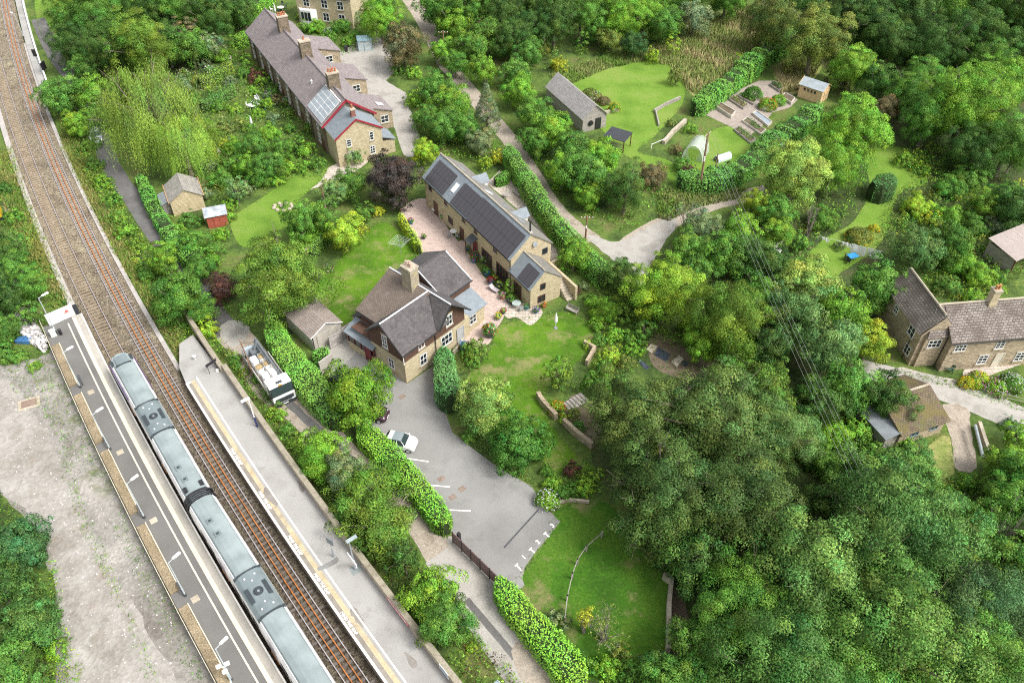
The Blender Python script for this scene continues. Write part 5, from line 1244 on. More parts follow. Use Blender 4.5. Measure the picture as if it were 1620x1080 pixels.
ridge_tiles(S,[(-.45,2.75,7.47),(6.7,2.75,7.47)],LEAD,.09); ridge_tiles(S,[(6.7,-.75,7.5),(6.7,8.9,7.6)],LEAD,.09); ridge_tiles(S,[(8.75,6.8,7.14),(13.6,6.8,7.14)],R_STATION,.09); ridge_tiles(S,[(8.85,2.65,4.98),(8.85,6.7,7.12)],LEAD,.07,'valley'); ridge_tiles(S,[(13.5,2.65,4.98),(13.5,6.7,7.12)],LEAD,.08,'verge'); gutter(S,(8.8,2.6,4.82),(13.6,2.6,4.82))
m = MB()
for a,b in (((-.47,-.42,4.62),(-.47,2.75,7.32)),((-.47,2.75,7.32),(-.47,5.6,4.8)),((4.72,-.77,4.9),(6.7,-.77,7.38)),((6.7,-.77,7.38),(9.7,-.77,4.78))): m.tube(a,b,.09,.09,5)
m.build('bargeboard', BLACK, S)
gutter(S,(-.4,-.45,4.6),(4.7,-.45,4.6)); gutter(S,(1.1,4.4,4.75),(1.1,8.9,4.75)); downpipe(S,4.6,-.12,0,4.6,BLACK); downpipe(S,-.12,-.08,3.0,4.5,WHITE)
ch = chimney(S,6.3,5.0,6.0,9.9,1.2,1.5,coursed('lichen_stone',(.31,.265,.19),(.38,.325,.235),(.20,.175,.13),.4,.2,.02,[((.50,.42,.10),1.2,.56,.8),((.22,.17,.11),.9,.58,.6)],var=.3),3,'y',flat('pale_pot',(.5,.34,.26),.8))
window(S,P,'y0',2.6,3.55,.9,.75,2,1); window(S,P,'y0',2.7,1.0,1.0,1.5,2,2)
window(S,(0,9.3,-.06,5),'y0',6.9,4.0,.95,1.45,2,2); window(S,(0,9.3,0,5),'y0',6.4,1.4,1.7,1.45,3,2)
window(S,(-.05,6,0,5.3),'x0',2.5,3.75,.8,1.75,2,3); window(S,P,'x0',3.1,1.0,.9,1.45,2,2)
door(S,(0,9.3,0,5),'y0',8.6,1.0,2.25,flat('grey_door',(.35,.35,.35),.6),.1)
# side porch with blue slate roof and maroon timber (railway side)
m = MB(); m.box(-.3,1.48,4.85,9.2,0,1.05,0); m.build('porch_wall', STONE, S)
m = MB()
for yy in (4.87,5.95,7.0,8.1,9.15): m.box(-.32,-.2,yy-.06,yy+.06,1.05,2.5)
for xx in (-.26,.6,1.4): m.box(xx-.06,xx+.06,4.83,4.93,1.05,2.6)
m.box(-.32,-.2,4.85,9.2,2.35,2.5); m.box(-.32,1.45,4.82,4.92,1.7,1.8); m.build('porch_frame', MAROON, S)
m = MB(); m.box(-.24,-.22,4.9,9.15,1.06,2.35); m.box(-.22,1.45,4.86,4.88,1.06,2.5); m.build('porch_glazing', PANE, S)
m = MB(); m.slab((1.48,4.6,3.35),(1.48,9.5,3.35),(-.6,9.5,2.5),(-.6,4.6,2.5),.1); m.build('porch_roof', R_BLUE, S)
door(S,(-.35,1.4,4.85,9.2),'x0',3.5,.85,2.05,flat('maroon_door',(.16,.02,.025)),.05)
# lean-to on the garden side
m = MB(); m.box(10.22,13.2,.5,2.88,0,2.6); m.build('leanto_wall', STONE, S); m = MB(); m.slab((10.1,.2,2.72),(13.5,.2,2.72),(13.5,2.88,3.75),(10.1,2.88,3.75),.1); m.build('leanto_roof', R_BLUE, S)
window(S,(10.22,13.2,.5,2.9),'y0',1.0,1.0,1.1,1.3,2,2)
m = MB(); m.slab((1.6,8.56,3.9),(3.6,8.56,3.9),(3.6,10.6,2.7),(1.6,10.6,2.7),.1); m.box(1.7,3.5,8.57,10.4,0,2.6,1); m.build('rear_leanto', [R_STATION,STONE], S)
m = MB(); m.slab((4.4,8.57,4.4),(6.0,8.57,4.4),(6.0,10.2,3.2),(4.4,10.2,3.2),.06); m.build('glass_roof', flat('roof_glass',(.45,.5,.52),.2), S)

# ---------------------------------------------------------------- cottage at the right
CX, CY = g(1445,580,0)
K = empty('stone_cottage', (CX,CY,0), radians(6.5), 'old stone cottage with stone slate roof at the right edge of the lane', 'cottage')
m = MB(); gable_walls(m,(2.45,17,-1.0,4.6),4.5,7.0,'x',2.2); m.box(0,2.44,0,4.6,0,4.6); gable_walls(m,(-.5,3.4,.3,8.6),4.7,6.9,'y',1.5); m.build('wall', STONE_GREY, K)
m = MB(); gable_roof(m,(2.3,17,-1.0,4.6),4.5,7.0,'x',2.2,.25,.1,.14); m.slab((-.1,-.3,4.55),(2.25,-.3,4.55),(2.25,2.2,7.12),(1.3,2.2,7.12),.14)
gable_roof(m,(-.5,3.4,.6,8.6),4.7,6.9,'y',1.5,.25,.15,.14); m.build('roof', R_STONE, K)
ridge_tiles(K,[(1.4,2.2,7.18),(17,2.2,7.18)],COPING,.13); ridge_tiles(K,[(1.5,.6,7.1),(1.5,8.7,7.1)],COPING,.13)
chimney(K,7.4,2.1,6.2,8.7,.8,.8,STONE,2,'x',flat('orange_pot',(.45,.20,.08),.8))
Bm = (2.45,17,-1.0,4.6)
window(K,(0,2.44,0,4.6),'y0',1.2,2.9,1.5,1.1,3,2); window(K,Bm,'y0',1.2,3.0,1.3,.95,3,2)
for a in (5.8,9.9,13.4): window(K,Bm,'y0',a,2.9,1.0,1.15,2,3)
for a in (4.6,9.0,12.6): window(K,Bm,'y0',a,.7,1.1,1.3,2,3)
window(K,(-.5,3.4,.3,8.6),'x0',6.6,3.0,1.2,1.3,2,2); window(K,(-.5,3.4,.3,8.6),'x0',2.9,3.1,.8,1.0,2,2); window(K,(-.5,3.4,.3,8.6),'x0',7.2,.8,1.1,1.2,2,2)
door(K,Bm,'y0',6.5,.9,2.0,flat('cream_door',(.55,.5,.4),.6)); downpipe(K,2.4,-.12,0,4.4); downpipe(K,-.58,1.6,0,4.6)
gutter(K,(2.3,-1.3,4.3),(17,-1.3,4.3),BLACK)
# lantern of ivy on the cottage fronts is planted with the garden
# ---------------------------------------------------------------- mossy outbuilding
ox, oy = g(1416,707,0)
O = empty('outbuilding', (ox,oy,0), radians(20), 'squat stone outbuilding with brown mossy roof beside the right hand lane', 'outbuilding')
m = MB(); gable_walls(m,(0,5.6,0,6.4),2.1,3.5,'x',3.6); m.build('wall', STONE_GREY, O); m = MB(); gable_roof(m,(0,5.6,0,6.4),2.1,3.5,'x',3.6,.35,.25,.14); m.build('roof', R_MOSS, O)
ridge_tiles(O,[(-.2,3.6,3.67),(5.85,3.6,3.67)],COPING,.12)
window(O,(0,5.6,0,6.4),'y0',1.9,1.0,1.0,.6,2,1,flat('blue_frame',(.2,.3,.38)),None); window(O,(0,5.6,0,6.4),'y0',4.3,1.0,1.0,.7,2,1,MATS['blue_frame'],None)
m = MB(); m.box(-1.6,-.02,.2,4.5,0,1.7,0); m.slab((-1.8,0,1.8),(0,0,2.3),(0,4.7,2.3),(-1.8,4.7,1.8),.1,1); m.build('side_shed', [WOOD,MIDGREY], O)
# ---------------------------------------------------------------- small sheds and stores
def gabled_shed(name, corner, ang, L, W, ze, zr, wm, rm, label, cat='shed', axis='x', ov=.2, trim=None):
    x, y = g(*corner, 0); t = empty(name, (x,y,0), radians(ang), label, cat)
    m = MB(); gable_walls(m,(0,L,0,W),ze,zr,axis); m.build('wall', wm, t)
    m = MB(); gable_roof(m,(0,L,0,W),ze,zr,axis,None,ov,.18,.07); m.build('roof', rm, t)
    if trim is not None:
        m = MB()
        for xx in (-.2, L+.2):
            m.tube((xx,-ov,ze-ov*(zr-ze)/(W/2)+.03),(xx,W/2,zr+.06),.05,.05,5); m.tube((xx,W/2,zr+.06),(xx,W+ov,ze-ov*(zr-ze)/(W/2)+.03),.05,.05,5)
        m.build('bargeboard', trim, t)
    return t
G1 = gabled_shed('garage', (543,532), 132, 5.6, 3.9, 2.3, 3.3, RENDER_GREY, coursed('concrete_tile',(.26,.215,.19),(.31,.26,.225),(.16,.13,.11),.33,.3,.02,[((.36,.34,.27),.6,.55,.5)],var=.2), 'cream rendered garage with brown tiled roof between hedge and back lawn', 'garage', trim=WHITE)
door(G1,(0,5.6,0,3.9),'x0',1.95,2.5,2.0,flat('garage_door',(.40,.37,.32),.6))
downpipe(G1,-.06,3.8,0,2.2)
gb = gabled_shed('timber_barn', (958,201), 116, 12.3, 4.3, 2.4, 4.3, WOOD, coursed('wood_shingle',(.29,.275,.265),(.36,.34,.325),(.18,.17,.165),.5,.34,.02,[((.42,.40,.38),1.5,.58,.5)],var=.2), 'long weathered timber barn with grey shingle roof on the upper lawn', 'barn', trim=WOOD)
m = MB(); m.box(-.12,-.06,1.0,2.0,.1,2.0); m.build('door', BLACK, gb)
m = MB(); m.lathe([(.45,-.03),(.45,.03),(.28,.03),(.28,-.03)],(0,0,0),16); o = m.build('wagon_wheel', BLACK, gb); o.location=(-.12,2.9,1.4); o.rotation_euler=(0,radians(90),0)
ns = gabled_shed('garden_shed', (1261,153), -42, 4.1, 2.8, 2.3, 3.1, WOOD_NEW, flat('shed_felt',(.30,.34,.36),.8), 'new honey coloured garden shed with grey felt roof by the vegetable plot', trim=WOOD_NEW)
for k in range(4):
    a = 1.0+k*.62; window(ns,(0,4.1,0,2.8),'y0',a,1.35,.5,.65,1,1,WOOD_NEW,None)
door(ns,(0,4.1,0,2.8),'x1',1.4,.8,1.8,WOOD_NEW)
st = gabled_shed('stone_store', (276,342), 26, 4.3, 4.5, 2.3, 3.7, coursed('pale_rough_stone',(.46,.37,.22),(.56,.47,.30),(.32,.26,.16),.4,.18,.015,var=.2), coursed('lichened_slate',(.24,.225,.20),(.30,.28,.245),(.14,.135,.12),.4,.28,.015,[((.40,.38,.33),.9,.56,.6),((.20,.21,.10),.6,.6,.5)],var=.25), 'old stone store with lichened slate roof under the willow', 'store', axis='y', trim=flat('orange_timber',(.40,.22,.09),.7))
m = MB(); m.box(-1.1,-.05,.9,3.6,0,1.6,0); m.slab((-1.3,.7,1.65),(-.02,.7,2.0),(-.02,3.8,2.0),(-1.3,3.8,1.65),.06,1); m.build('side_shed', [WOOD,MIDGREY], st)
rs = gabled_shed('garden_shed', (331,362), 20, 2.6, 2.2, 1.9, 2.6, coursed('red_boards',(.35,.085,.055),(.42,.11,.07),(.18,.04,.03),3.0,.14,.01,var=.12), flat('old_felt',(.30,.33,.36),.7,0,.5,.3,1.2), 'small red boarded garden shed with grey felt roof behind the terrace lawn', trim=WOOD)
door(rs,(0,2.6,0,2.2),'y0',1.3,.7,1.6,MATS['red_boards'])
# black lean-to shelter by the barn
x, y = g(976,232,0); t = empty('wood_store', (x,y,0), radians(-32), 'open timber store with flat black roof beside the upper lawn', 'shelter')
m = MB(); m.slab((-1.8,-1.4,2.0),(1.8,-1.4,2.0),(1.8,1.4,2.3),(-1.8,1.4,2.3),.09); m.build('roof', flat('black_felt',(.035,.038,.045),.7), t)
for a,b in ((-1.65,-1.25),(1.65,-1.25),(-1.65,1.25),(1.65,1.25)):
    m = MB(); m.box(a-.06,a+.06,b-.06,b+.06,0,1.95 if b < 0 else 2.15); m.build('post', BROWNWOOD, t)
m = MB()
for z in (.4,.8,1.2): m.box(-1.58,1.58,-1.27,-1.22,z,z+.12)
m.build('slats', WOOD, t)
# roof at the right edge and the house at the top edge
x, y = g(1596,432,0); t = empty('open_shed', (x,y,0), radians(28), 'brown corrugated roof shed at the right edge above the cottage', 'shed')
m = MB(); m.slab((-.3,-.3,2.2),(6.5,-.3,2.2),(6.5,4.2,2.9),(-.3,4.2,2.9),.06); m.build('roof', coursed('rusty_sheet',(.33,.28,.25),(.38,.33,.30),(.24,.20,.18),.12,6,.02,var=.15), t)
m = MB(); m.box(0,6.3,3.7,4.0,0,2.75); m.box(0,.2,.1,3.69,0,2.2); m.build('wall', WOOD, t)
for a in (.1,3.1,6.2):
    m = MB(); m.box(a-.07,a+.07,-.1,.04,0,2.15); m.build('post', BROWNWOOD, t)
x, y = g(474,36,0); t = empty('bay_window_house', (x,y,0), radians(-15), 'stone house with white bay windows cut off by the top edge', 'house')
m = MB(); m.box(0,11.5,0,8,0,5.6); m.build('wall', STONE, t); m = MB(); gable_roof(m,(0,11.5,0,8),5.6,8.2,'x'); m.build('roof', R_MAUVE, t)
for a in (2.2,):
    m = MB(); m.prism([(a-1.9,-.01),(a-1.1,-1.0),(a+1.1,-1.0),(a+1.9,-.01)],0,3.0); m.build('bay', WHITE, t)
    for q in (-.7,0,.7):
        m = MB(); m.box(a+q-.28,a+q+.28,-1.04,-1.005,1.0,2.6); m.build('window', PANE, t)
for a in (2.2,6.0,9.3): window(t,(0,11.5,0,8),'y0',a,3.4,1.3,1.6,2,2)
for a in (6.0,9.3): window(t,(0,11.5,0,8),'y0',a,.9,1.3,1.6,2,2)

# ================================================================ VEHICLES
TYRE = flat('tyre', (.018,.018,.019), .85); RIM = flat('alloy_rim', (.55,.56,.57), .35, .6); CARGLASS = glass('car_glass', (.03,.045,.045), .06)
HEADLAMP = flat('headlamp', (.75,.77,.78), .15); TAIL = flat('tail_lamp', (.30,.02,.02), .3)
def car(px_, py_, ang, paint, label, Lc=3.6, Wc=1.64, Hc=1.48, sunroof=None, z=.0):
    x, y = g(px_, py_, .7); t = empty('car', (x,y,z), radians(ang), label, 'car')
    h = Wc/2
    # stations along the car: x, half width, sill z, belt z, top z, top half width
    S_ = [(-.50,.80,.34,.62,.66,.72),(-.485,.90,.28,.80,.86,.74),(-.44,.96,.22,.90,.98,.74),(-.40,.98,.20,.94,1.08,.74),(-.30,1.0,.18,.95,1.42,.70),(-.16,1.0,.18,.95,1.49,.71),(.02,1.0,.18,.95,1.48,.71),(.12,1.0,.18,.93,1.42,.70),(.245,1.0,.18,.92,.99,.80),(.36,.98,.2,.86,.92,.78),(.44,.93,.22,.74,.80,.72),(.485,.84,.26,.60,.66,.66),(.5,.74,.32,.52,.58,.6)]
    rows = []
    for (f,w,s,b,tp,tw) in S_:
        X = f*Lc; k = Hc/1.49
        rows.append([(X,-h*w*.93,s),(X,-h*w,.5),(X,-h*w,b*k),(X,-h*tw*w,tp*k),(X,-h*tw*w*.5,tp*k+.03),(X,h*tw*w*.5,tp*k+.03),(X,h*tw*w,tp*k),(X,h*w,b*k),(X,h*w,.5),(X,h*w*.93,s)])
    body, wind, rear, sl, sr, roof, top = MB(), MB(), MB(), MB(), MB(), MB(), MB()
    for i in range(len(rows)-1):
        for j in range(9):
            q = [rows[i][j],rows[i+1][j],rows[i+1][j+1],rows[i][j+1]]
            tgt = body
            if 3 <= j <= 5:
                if i == 7: tgt = wind
                elif i == 3: tgt = rear
                elif i in (5,6) and sunroof: tgt = roof
                elif 3 < i < 7: tgt = top
            elif j in (2,6) and 3 <= i <= 7: tgt = sl if j == 2 else sr
            tgt.face(q)
    body.face(rows[0][::-1]); body.face(rows[-1])
    b = body.build('body', paint, t, smooth=True); wind.build('windscreen', CARGLASS, t); rear.build('rear_window', CARGLASS, t); sl.build('side_window', CARGLASS, t); sr.build('side_window', CARGLASS, t)
    top.build('roof', paint, t, smooth=True)
    if sunroof: roof.build('sunroof', sunroof, t)
    for s in (-1,1):
        m = MB(); m.box(.02*Lc,.035*Lc,min(s*h*.99,s*h*.74),max(s*h*.99,s*h*.74),.90,1.38) if False else m.tube((.01*Lc,s*h*1.005,.93),(-.01*Lc,s*h*.74,1.42),.03,.03,5); m.tube((.245*Lc,s*h*.99,.93),(.12*Lc,s*h*.72,1.43),.035,.03,5); m.build('pillar', paint, t)
        m = MB(); m.box(.20*Lc,.235*Lc,min(s*h*1.0,s*h*1.14),max(s*h*1.0,s*h*1.14),.90,1.05); m.build('door_mirror', paint, t, bevel=.02)
        m = MB(); m.lathe([(.02,-.05),(.10,-.04),(.12,0),(.10,.05)],(0,0,0),10); o = m.build('headlight', HEADLAMP, t); o.location=(.452*Lc,s*h*.66,.70); o.rotation_euler=(0,radians(60),0)
        m = MB(); m.box(-.49*Lc,-.465*Lc,s*h*.72-.08,s*h*.72+.08,.62,.86); m.build('tail_light', TAIL, t)
        for f in (-.315,.325):
            m = MB(); yo = s*(h-.07); m.tube((f*Lc,yo-.1,.29),(f*Lc,yo+.1,.29),.29,.29,18); w = m.build('wheel', TYRE, t)
            m = MB(); m.tube((f*Lc,yo+s*.09,.29),(f*Lc,yo+s*.112,.29),.20,.18,14); m.build('rim', RIM, w)
    m = MB(); m.box(.497*Lc,.503*Lc,-.26,.26,.36,.46); m.build('number_plate', WHITE, t)
    return t
PEARL = flat('pearl_white', (.78,.77,.77), .25, 0, .6, .03); AUBERGINE = flat('aubergine_paint', (.05,.015,.03), .25, .2, .6, .05); DARKCAR = flat('black_paint_car', (.02,.022,.025), .22, 0, .6, .05)
car(632,697,-14,PEARL,'small white hatchback with grey glass roof parked on the car park',3.55,1.63,1.49,glass('roof_glass_grey',(.20,.235,.24),.2))
car(584,650,-14,AUBERGINE,'dark purple car mostly hidden under the round tree on the car park',4.1,1.75,1.5)
car(541,604,125,DARKCAR,'black car half hidden between the low grey wall and the round tree',4.1,1.75,1.45)
car(152,214,-68,flat('silver_car',(.55,.57,.58),.3,.3),'silver car parked in the shady lane beside the willow',4.2,1.75,1.55)

# flatbed lorry with crane
ax, ay = g(452,634,.6); bx, by = g(392,545,.9)
LR = empty('flatbed_lorry', (ax,ay,0), atan2(ay-by, ax-bx), 'white flatbed lorry with folded crane parked on the stony lane', 'lorry')
LW = flat('lorry_white', (.78,.77,.74), .35, 0, .5, .04); h = 1.22
m = MB()
pr = [(-2.0,.75),(-2.0,2.55),(-1.85,2.75),(-.65,2.80),(-.42,2.62),(-.05,1.65),(0,1.1),(0,.55),(-.3,.45)]
for i in range(len(pr)-1):
    (a,z0),(b,z1) = pr[i],pr[i+1]
    if i != 4: m.face([(a,-h,z0),(a,h,z0),(b,h,z1),(b,-h,z1)])
for s in (-1,1): m.face([(a,s*h,z) for a,z in pr])
m.build('cab', LW, LR)
m = MB(); m.face([(-.42,-h*.95,2.60),(-.42,h*.95,2.60),(-.06,h*.97,1.67),(-.06,-h*.97,1.67)]); o = m.build('windscreen', CARGLASS, LR); o.location=(.015,0,.01)
m = MB(); m.box(.0,.06,-1.0,1.0,.75,1.30,0); m.box(-.1,.12,-h-.02,h+.02,.32,.62,0); m.build('grille', [T_GRILLE], LR)
for s in (-1,1):
    m = MB(); m.box(.02,.13,s*.95-.2,s*.95+.2,.66,.82); m.build('headlight', HEADLAMP, LR)
    m = MB(); m.face([(-1.25,s*(h+.012),1.6),(-.35,s*(h+.012),1.6),(-.55,s*(h+.012),2.45),(-1.2,s*(h+.012),2.5)]); m.build('side_window', CARGLASS, LR)
    m = MB(); m.box(-.35,-.15,s*(h+.15)-.1,s*(h+.15)+.1,1.5,2.2); m.tube((-.3,s*h,2.2),(-.25,s*(h+.15),2.15),.03,.03,5); m.build('mirror', BLACK, LR)
    for x in (-1.1,-5.9):
        m = MB(); m.tube((x,s*1.05-.16,.5),(x,s*1.05+.16,.5),.5,.5,18); w = m.build('wheel', TYRE, LR); m = MB(); m.tube((x,s*1.2,.5),(x,s*1.225,.5),.28,.26,12); m.build('rim', RIM, w)
m = MB(); m.box(-.98,-.62,-.33,.33,2.79,2.85); m.build('roof_hatch', DARKGREY, LR); m = MB(); m.box(-.5,-.35,-.25,.15,2.66,2.75); m.build('beacon', flat('amber_lamp',(.55,.25,.03),.3), LR)
m = MB(); m.box(.125,.13,-.30,.25,.40,.54); m.build('number_plate', WHITE, LR)
m = MB(); m.box(-8.3,-2.1,-.5,.5,.55,.95); m.build('chassis', DARKGREY, LR)
m = MB(); m.box(-8.3,-2.2,-1.22,1.22,.96,1.12); m.build('deck', flat('deck_boards',(.25,.22,.18),.8), LR)
m = MB()
for s in (-1,1): m.box(-7.2,-2.2,min(s*1.23,s*1.27),max(s*1.23,s*1.27),.95,1.62)
m.build('drop_side', LW, LR); m = MB(); m.box(-2.25,-2.17,-1.2,1.2,1.13,2.35); m.build('headboard', LW, LR)
m = MB(); m.box(-2.32,-2.26,-1.15,1.15,2.1,2.34); m.build('headboard_rail', flat('grey_rail',(.5,.5,.48),.5), LR)
m = MB(); m.box(-8.2,-7.3,-.5,.5,1.12,2.1); m.tube((-7.8,.0,2.1),(-7.8,.5,3.0),.2,.18,8); m.tube((-8.4,.55,2.95),(-3.2,.75,2.25),.15,.12,6); m.tube((-8.4,.35,2.7),(-4.6,.5,2.2),.13,.1,6); m.tube((-3.2,.78,2.3),(-2.8,.8,1.6),.16,.13,8); m.build('crane', flat('crane_grey',(.13,.145,.155),.5), LR)
m = MB(); m.box(-8.6,-8.2,-1.15,.2,1.1,2.2); m.build('control_frame', flat('frame_bluegrey',(.33,.38,.41),.5), LR)
SAND = ground('sand', [(.32,.23,.11),(.42,.32,.17)], .8, 6, .3, bump=.5); BAGM = flat('bulk_bag', (.72,.71,.69), .8, 0, .2, .08, 2)
ca, sa = cos(LR.rotation_euler[2]), sin(LR.rotation_euler[2])
for k,(lx,ly,op,wd) in enumerate(((-3.4,-.55,0,'front left'),(-3.5,.30,0,'front right'),(-5.0,-.62,1,'middle left'),(-5.1,.30,1,'middle right'),(-6.4,-.62,0,'rear left'),(-6.45,.28,1,'rear right'))):
    t = empty('bulk_bag', (ax+lx*ca-ly*sa, ay+lx*sa+ly*ca, 1.125), LR.rotation_euler[2]+.05*(k%3-1), '%s white bulk bag %s on the lorry deck' % (wd, 'open with sand' if op else 'closed'), 'bag', 'bulk bags on the lorry')
    m = MB(); n = 12
    for i in range(n):
        a0,a1 = 2*pi*i/n, 2*pi*(i+1)/n
        f = lambda a, s: (max(-.46,min(.46,.6*cos(a)))*s*(1.3 if not op else 1.2), max(-.40,min(.40,.55*sin(a)))*s)
        for z0,z1,s0,s1 in ((0,.5,.92,1.0),(.5,.95,1.0,.9)): m.face([(*f(a0,s0),z0),(*f(a1,s0),z0),(*f(a1,s1),z1),(*f(a0,s1),z1)])
        if not op: m.face([(*f(a0,.9),.95),(*f(a1,.9),.95),(0,0,1.08)])
    m.build('sack', BAGM, t, smooth=True)
    if op:
        m = MB(); m.lathe([(.42,.90),(.2,.98),(.02,1.0)],(0,0,0),12); m.build('sand', SAND, t)

# ================================================================ POLES AND WIRES
POLEW = ground('pole_timber', [(.17,.10,.065),(.27,.17,.11)], .8, 6, .3, bump=.2)
def pole(px_, py_, h, label, r=.14, lean=0, arm=True, arm_rz=0.0):
    x, y = g(px_, py_, 0); t = empty('utility_pole', (x,y,0), 0, label, 'utility pole')
    m = MB(); m.tube((0,0,0),(lean,0,h),r,r*.72,9); m.build('mast', POLEW, t)
    if arm:
        m = MB(); c,s = cos(arm_rz),sin(arm_rz); m.tube((lean-.8*c,-.8*s,h-.35),(lean+.8*c,.8*s,h-.35),.05,.05,5); m.build('crossarm', POLEW, t)
        for q in (-.75,-.3,.3,.75):
            m = MB(); m.lathe([(.04,0),(.06,.08),(.03,.16)],(lean+q*c,q*s,h-.3),6); m.build('insulator', WHITE, t)
    m = MB(); m.tube((lean*.6-.02,-r-.02,h*.55),(lean*.6-.02,-r-.02,h*.62),.1,.1,6); m.build('pole_cap', WHITE if arm else BLACK, t)
    return t
pole(1106,305,9.6,'tall brown wooden power pole by the polytunnel carrying the overhead wires', .17, -.25, True, .9)
pole(926,381,4.0,'short brown pole on the bend of the upper lane')
pole(704,104,6.4,'slender wooden pole beside the upper lane near the dark purple tree')
pole(403,598,5.8,'leaning rusty brown pole in front of the flatbed lorry', .10, -.35, False)
pole(516,335,4.2,'wooden pole among the shrubs of the terrace gardens', .12, 0, False)
pole(1127,290,5.0,'short grey post beside the tall power pole with white box', .09, 0, False)
wa = Vector(g(1121,211,9.4)+(9.3,)); wb = Vector(g(1362,760,8.0)+(8.0,))
dv = (wb-wa); pn = Vector((dv.y,-dv.x,0)).normalized()
for k, q in enumerate((-.75,-.3,.3,.75)):
    m = MB(); pts = []
    for i in range(25):
        f = i/24; p = wa.lerp(wb, f); pts.append((p.x+pn.x*q, p.y+pn.y*q, p.z-4*.9*f*(1-f)))
    m.path(pts, .010, 4); o = m.build('overhead_wire', flat('wire_aluminium',(.36,.38,.36),.6,.0)); tag(o, 'pale overhead wire sagging from the tall power pole over the woods', 'wire', 'overhead wires')
x, y = g(1362,770,0); m = None
pole(1366,905,8.4,'wooden power pole hidden in the wood at the lower end of the wires', .15, 0, True, .9)

# ================================================================ FENCES, GATES, WALLS
def fence_run(name, pts, h, mat, label, cat='fence', post=.06, gap=2.0, rails=(.3,.9), panel=None, pm=None):
    P = [Vector(p+(0,)) if len(p) == 2 else Vector(p) for p in pts]; t = empty(name, P[0], 0, label, cat); o0 = P[0]
    m = MB(); spots = []
    for a, b in zip(P[:-1], P[1:]):
        L = (b-a).length; n = max(1, round(L/gap)); d = (b-a)/L; nr = Vector((-d.y,d.x,0))
        for i in range(n+1): spots.append((*(a+d*L*i/n-o0)[:2], 0, atan2(d.y,d.x)))
        for z in rails: m.tube(a-o0+Vector((0,0,z)), b-o0+Vector((0,0,z)), .04, .04, 5)
        if panel:
            A, B = a-o0, b-o0
            for s in (-.02,.02): m.face([A+nr*s+Vector((0,0,panel[0])),B+nr*s+Vector((0,0,panel[0])),B+nr*s+Vector((0,0,panel[1])),A+nr*s+Vector((0,0,panel[1]))])
            m.face([A+nr*.02+Vector((0,0,panel[1])),B+nr*.02+Vector((0,0,panel[1])),B-nr*.02+Vector((0,0,panel[1])),A-nr*.02+Vector((0,0,panel[1]))])
    m.build('panel' if panel else 'rails', pm or mat, t)
    pmb = MB(); pmb.box(-post,post,-post,post,0,h); repeat('post', pmb, mat, t, spots); return t
PLUM_PANEL = flat('plum_panel', (.17,.105,.10), .6)
fence_run('panel_fence', [g(717,858),g(790,930)], 1.75, BLACK, 'dark plum panel fence with black posts at the car park entrance', 'fence', .05, 1.15, (1.68,), (.12,1.68), PLUM_PANEL)
gx, gy = g(727,862,0); m = MB(); m.box(-.14,.14,-.14,.14,0,1.95); o = m.build('gate_pillar', BLACK, None, loc=(gx,gy,0)); o.rotation_euler=(0,0,.8); tag(o,'black square pillar standing within the plum panel fence','pillar')
FG = flat('grey_fence_boards', (.36,.335,.31), .8, 0, .2, .2, 2)
fence_run('board_fence', [g(541,540),g(566,522),g(578,505)], 1.8, FG, 'pale grey board fence between the garage and the station house', 'fence', .06, 1.6, (1.7,), (.05,1.7), FG)
gt = empty('timber_gate', g(541,541)+(0,), 0, 'pale timber gate with diagonal braces beside the garage', 'gate')
gd = Vector(g(524,552))-Vector(g(541,541)); gt.rotation_euler = (0,0,atan2(gd.y,gd.x)); L = gd.length
m = MB()
for z in (.1,.9,1.7): m.box(0,L,-.03,.03,z,z+.12)
for k in (0,1): m.tube((L*k*.5,-.05,.15),(L*(k*.5+.5),-.05,1.75),.05,.05,4)
m.box(0,L,.031,.05,.1,1.8); m.build('leaf', FG, gt); 
for q in (0,L):
    m = MB(); m.box(q-.07,q+.07,-.07,.07,0,1.95); m.build('post', FG, gt)
gw = [g(503,580),g(523,598),g(527,572)]
def stone_wall(px, h, w, label, mat=None, z=0, cat='wall', name='garden_wall'):
    P = [Vector(g(a,b)+(0,)) for a,b in px]; m = MB()
    for a, b in zip(P[:-1], P[1:]):
        d = (b-a).normalized(); n = Vector((-d.y,d.x,0))*w/2; a2, b2 = a-d*w*.45, b+d*w*.45
        q = [a2-n,b2-n,b2+n,a2+n]; m.prism([(p.x,p.y) for p in q], 0, h+random.uniform(-.02,.02), 0)
    o = m.build(name, mat or STONE_GREY); return tag(o, label, cat)
stone_wall([(509,592),(528,578)], 1.9, .18, 'low pale rendered screen wall between the laurel hedge and the yard', RENDER_GREY)
stone_wall([(852,630),(858,640),(878,662)], .9, .45, 'rough stone retaining wall at the corner of the front lawn')
stone_wall([(893,672),(912,690),(935,708)], .9, .4, 'lower stone retaining wall behind the round green bush')
stone_wall([(928,578),(940,556),(925,548)], .9, .3, 'pale block retaining wall by the small flower terrace')
stone_wall([(1051,916),(1061,923),(1057,960),(1056,1030)], .9, .35, 'pale stone wall along the right side of the lower lawn', COPING)
stone_wall([(868,800),(900,792),(930,795)], .35, .25, 'low brown edging wall above the lower lawn', COPING)
stone_wall([(1035,178),(1052,168),(1075,158)], .6, .25, 'angled timber edging near the upper lawn', WOOD)
stone_wall([(1037,178),(1042,200)], .5, .2, 'short leaning timber edging below the angled one', WOOD)
stone_wall([(1050,228),(1064,212),(1083,195)], .7, .5, 'rough stone border beside the polytunnel', COPING)
stone_wall([(958,180),(978,176)], .5, .25, 'pale timber edging of the sunflower bed', COPING)
stone_wall([(718,560),(731,545),(735,530)], .5, .25, 'curved stone planter edge at the corner of the front lawn', COPING)
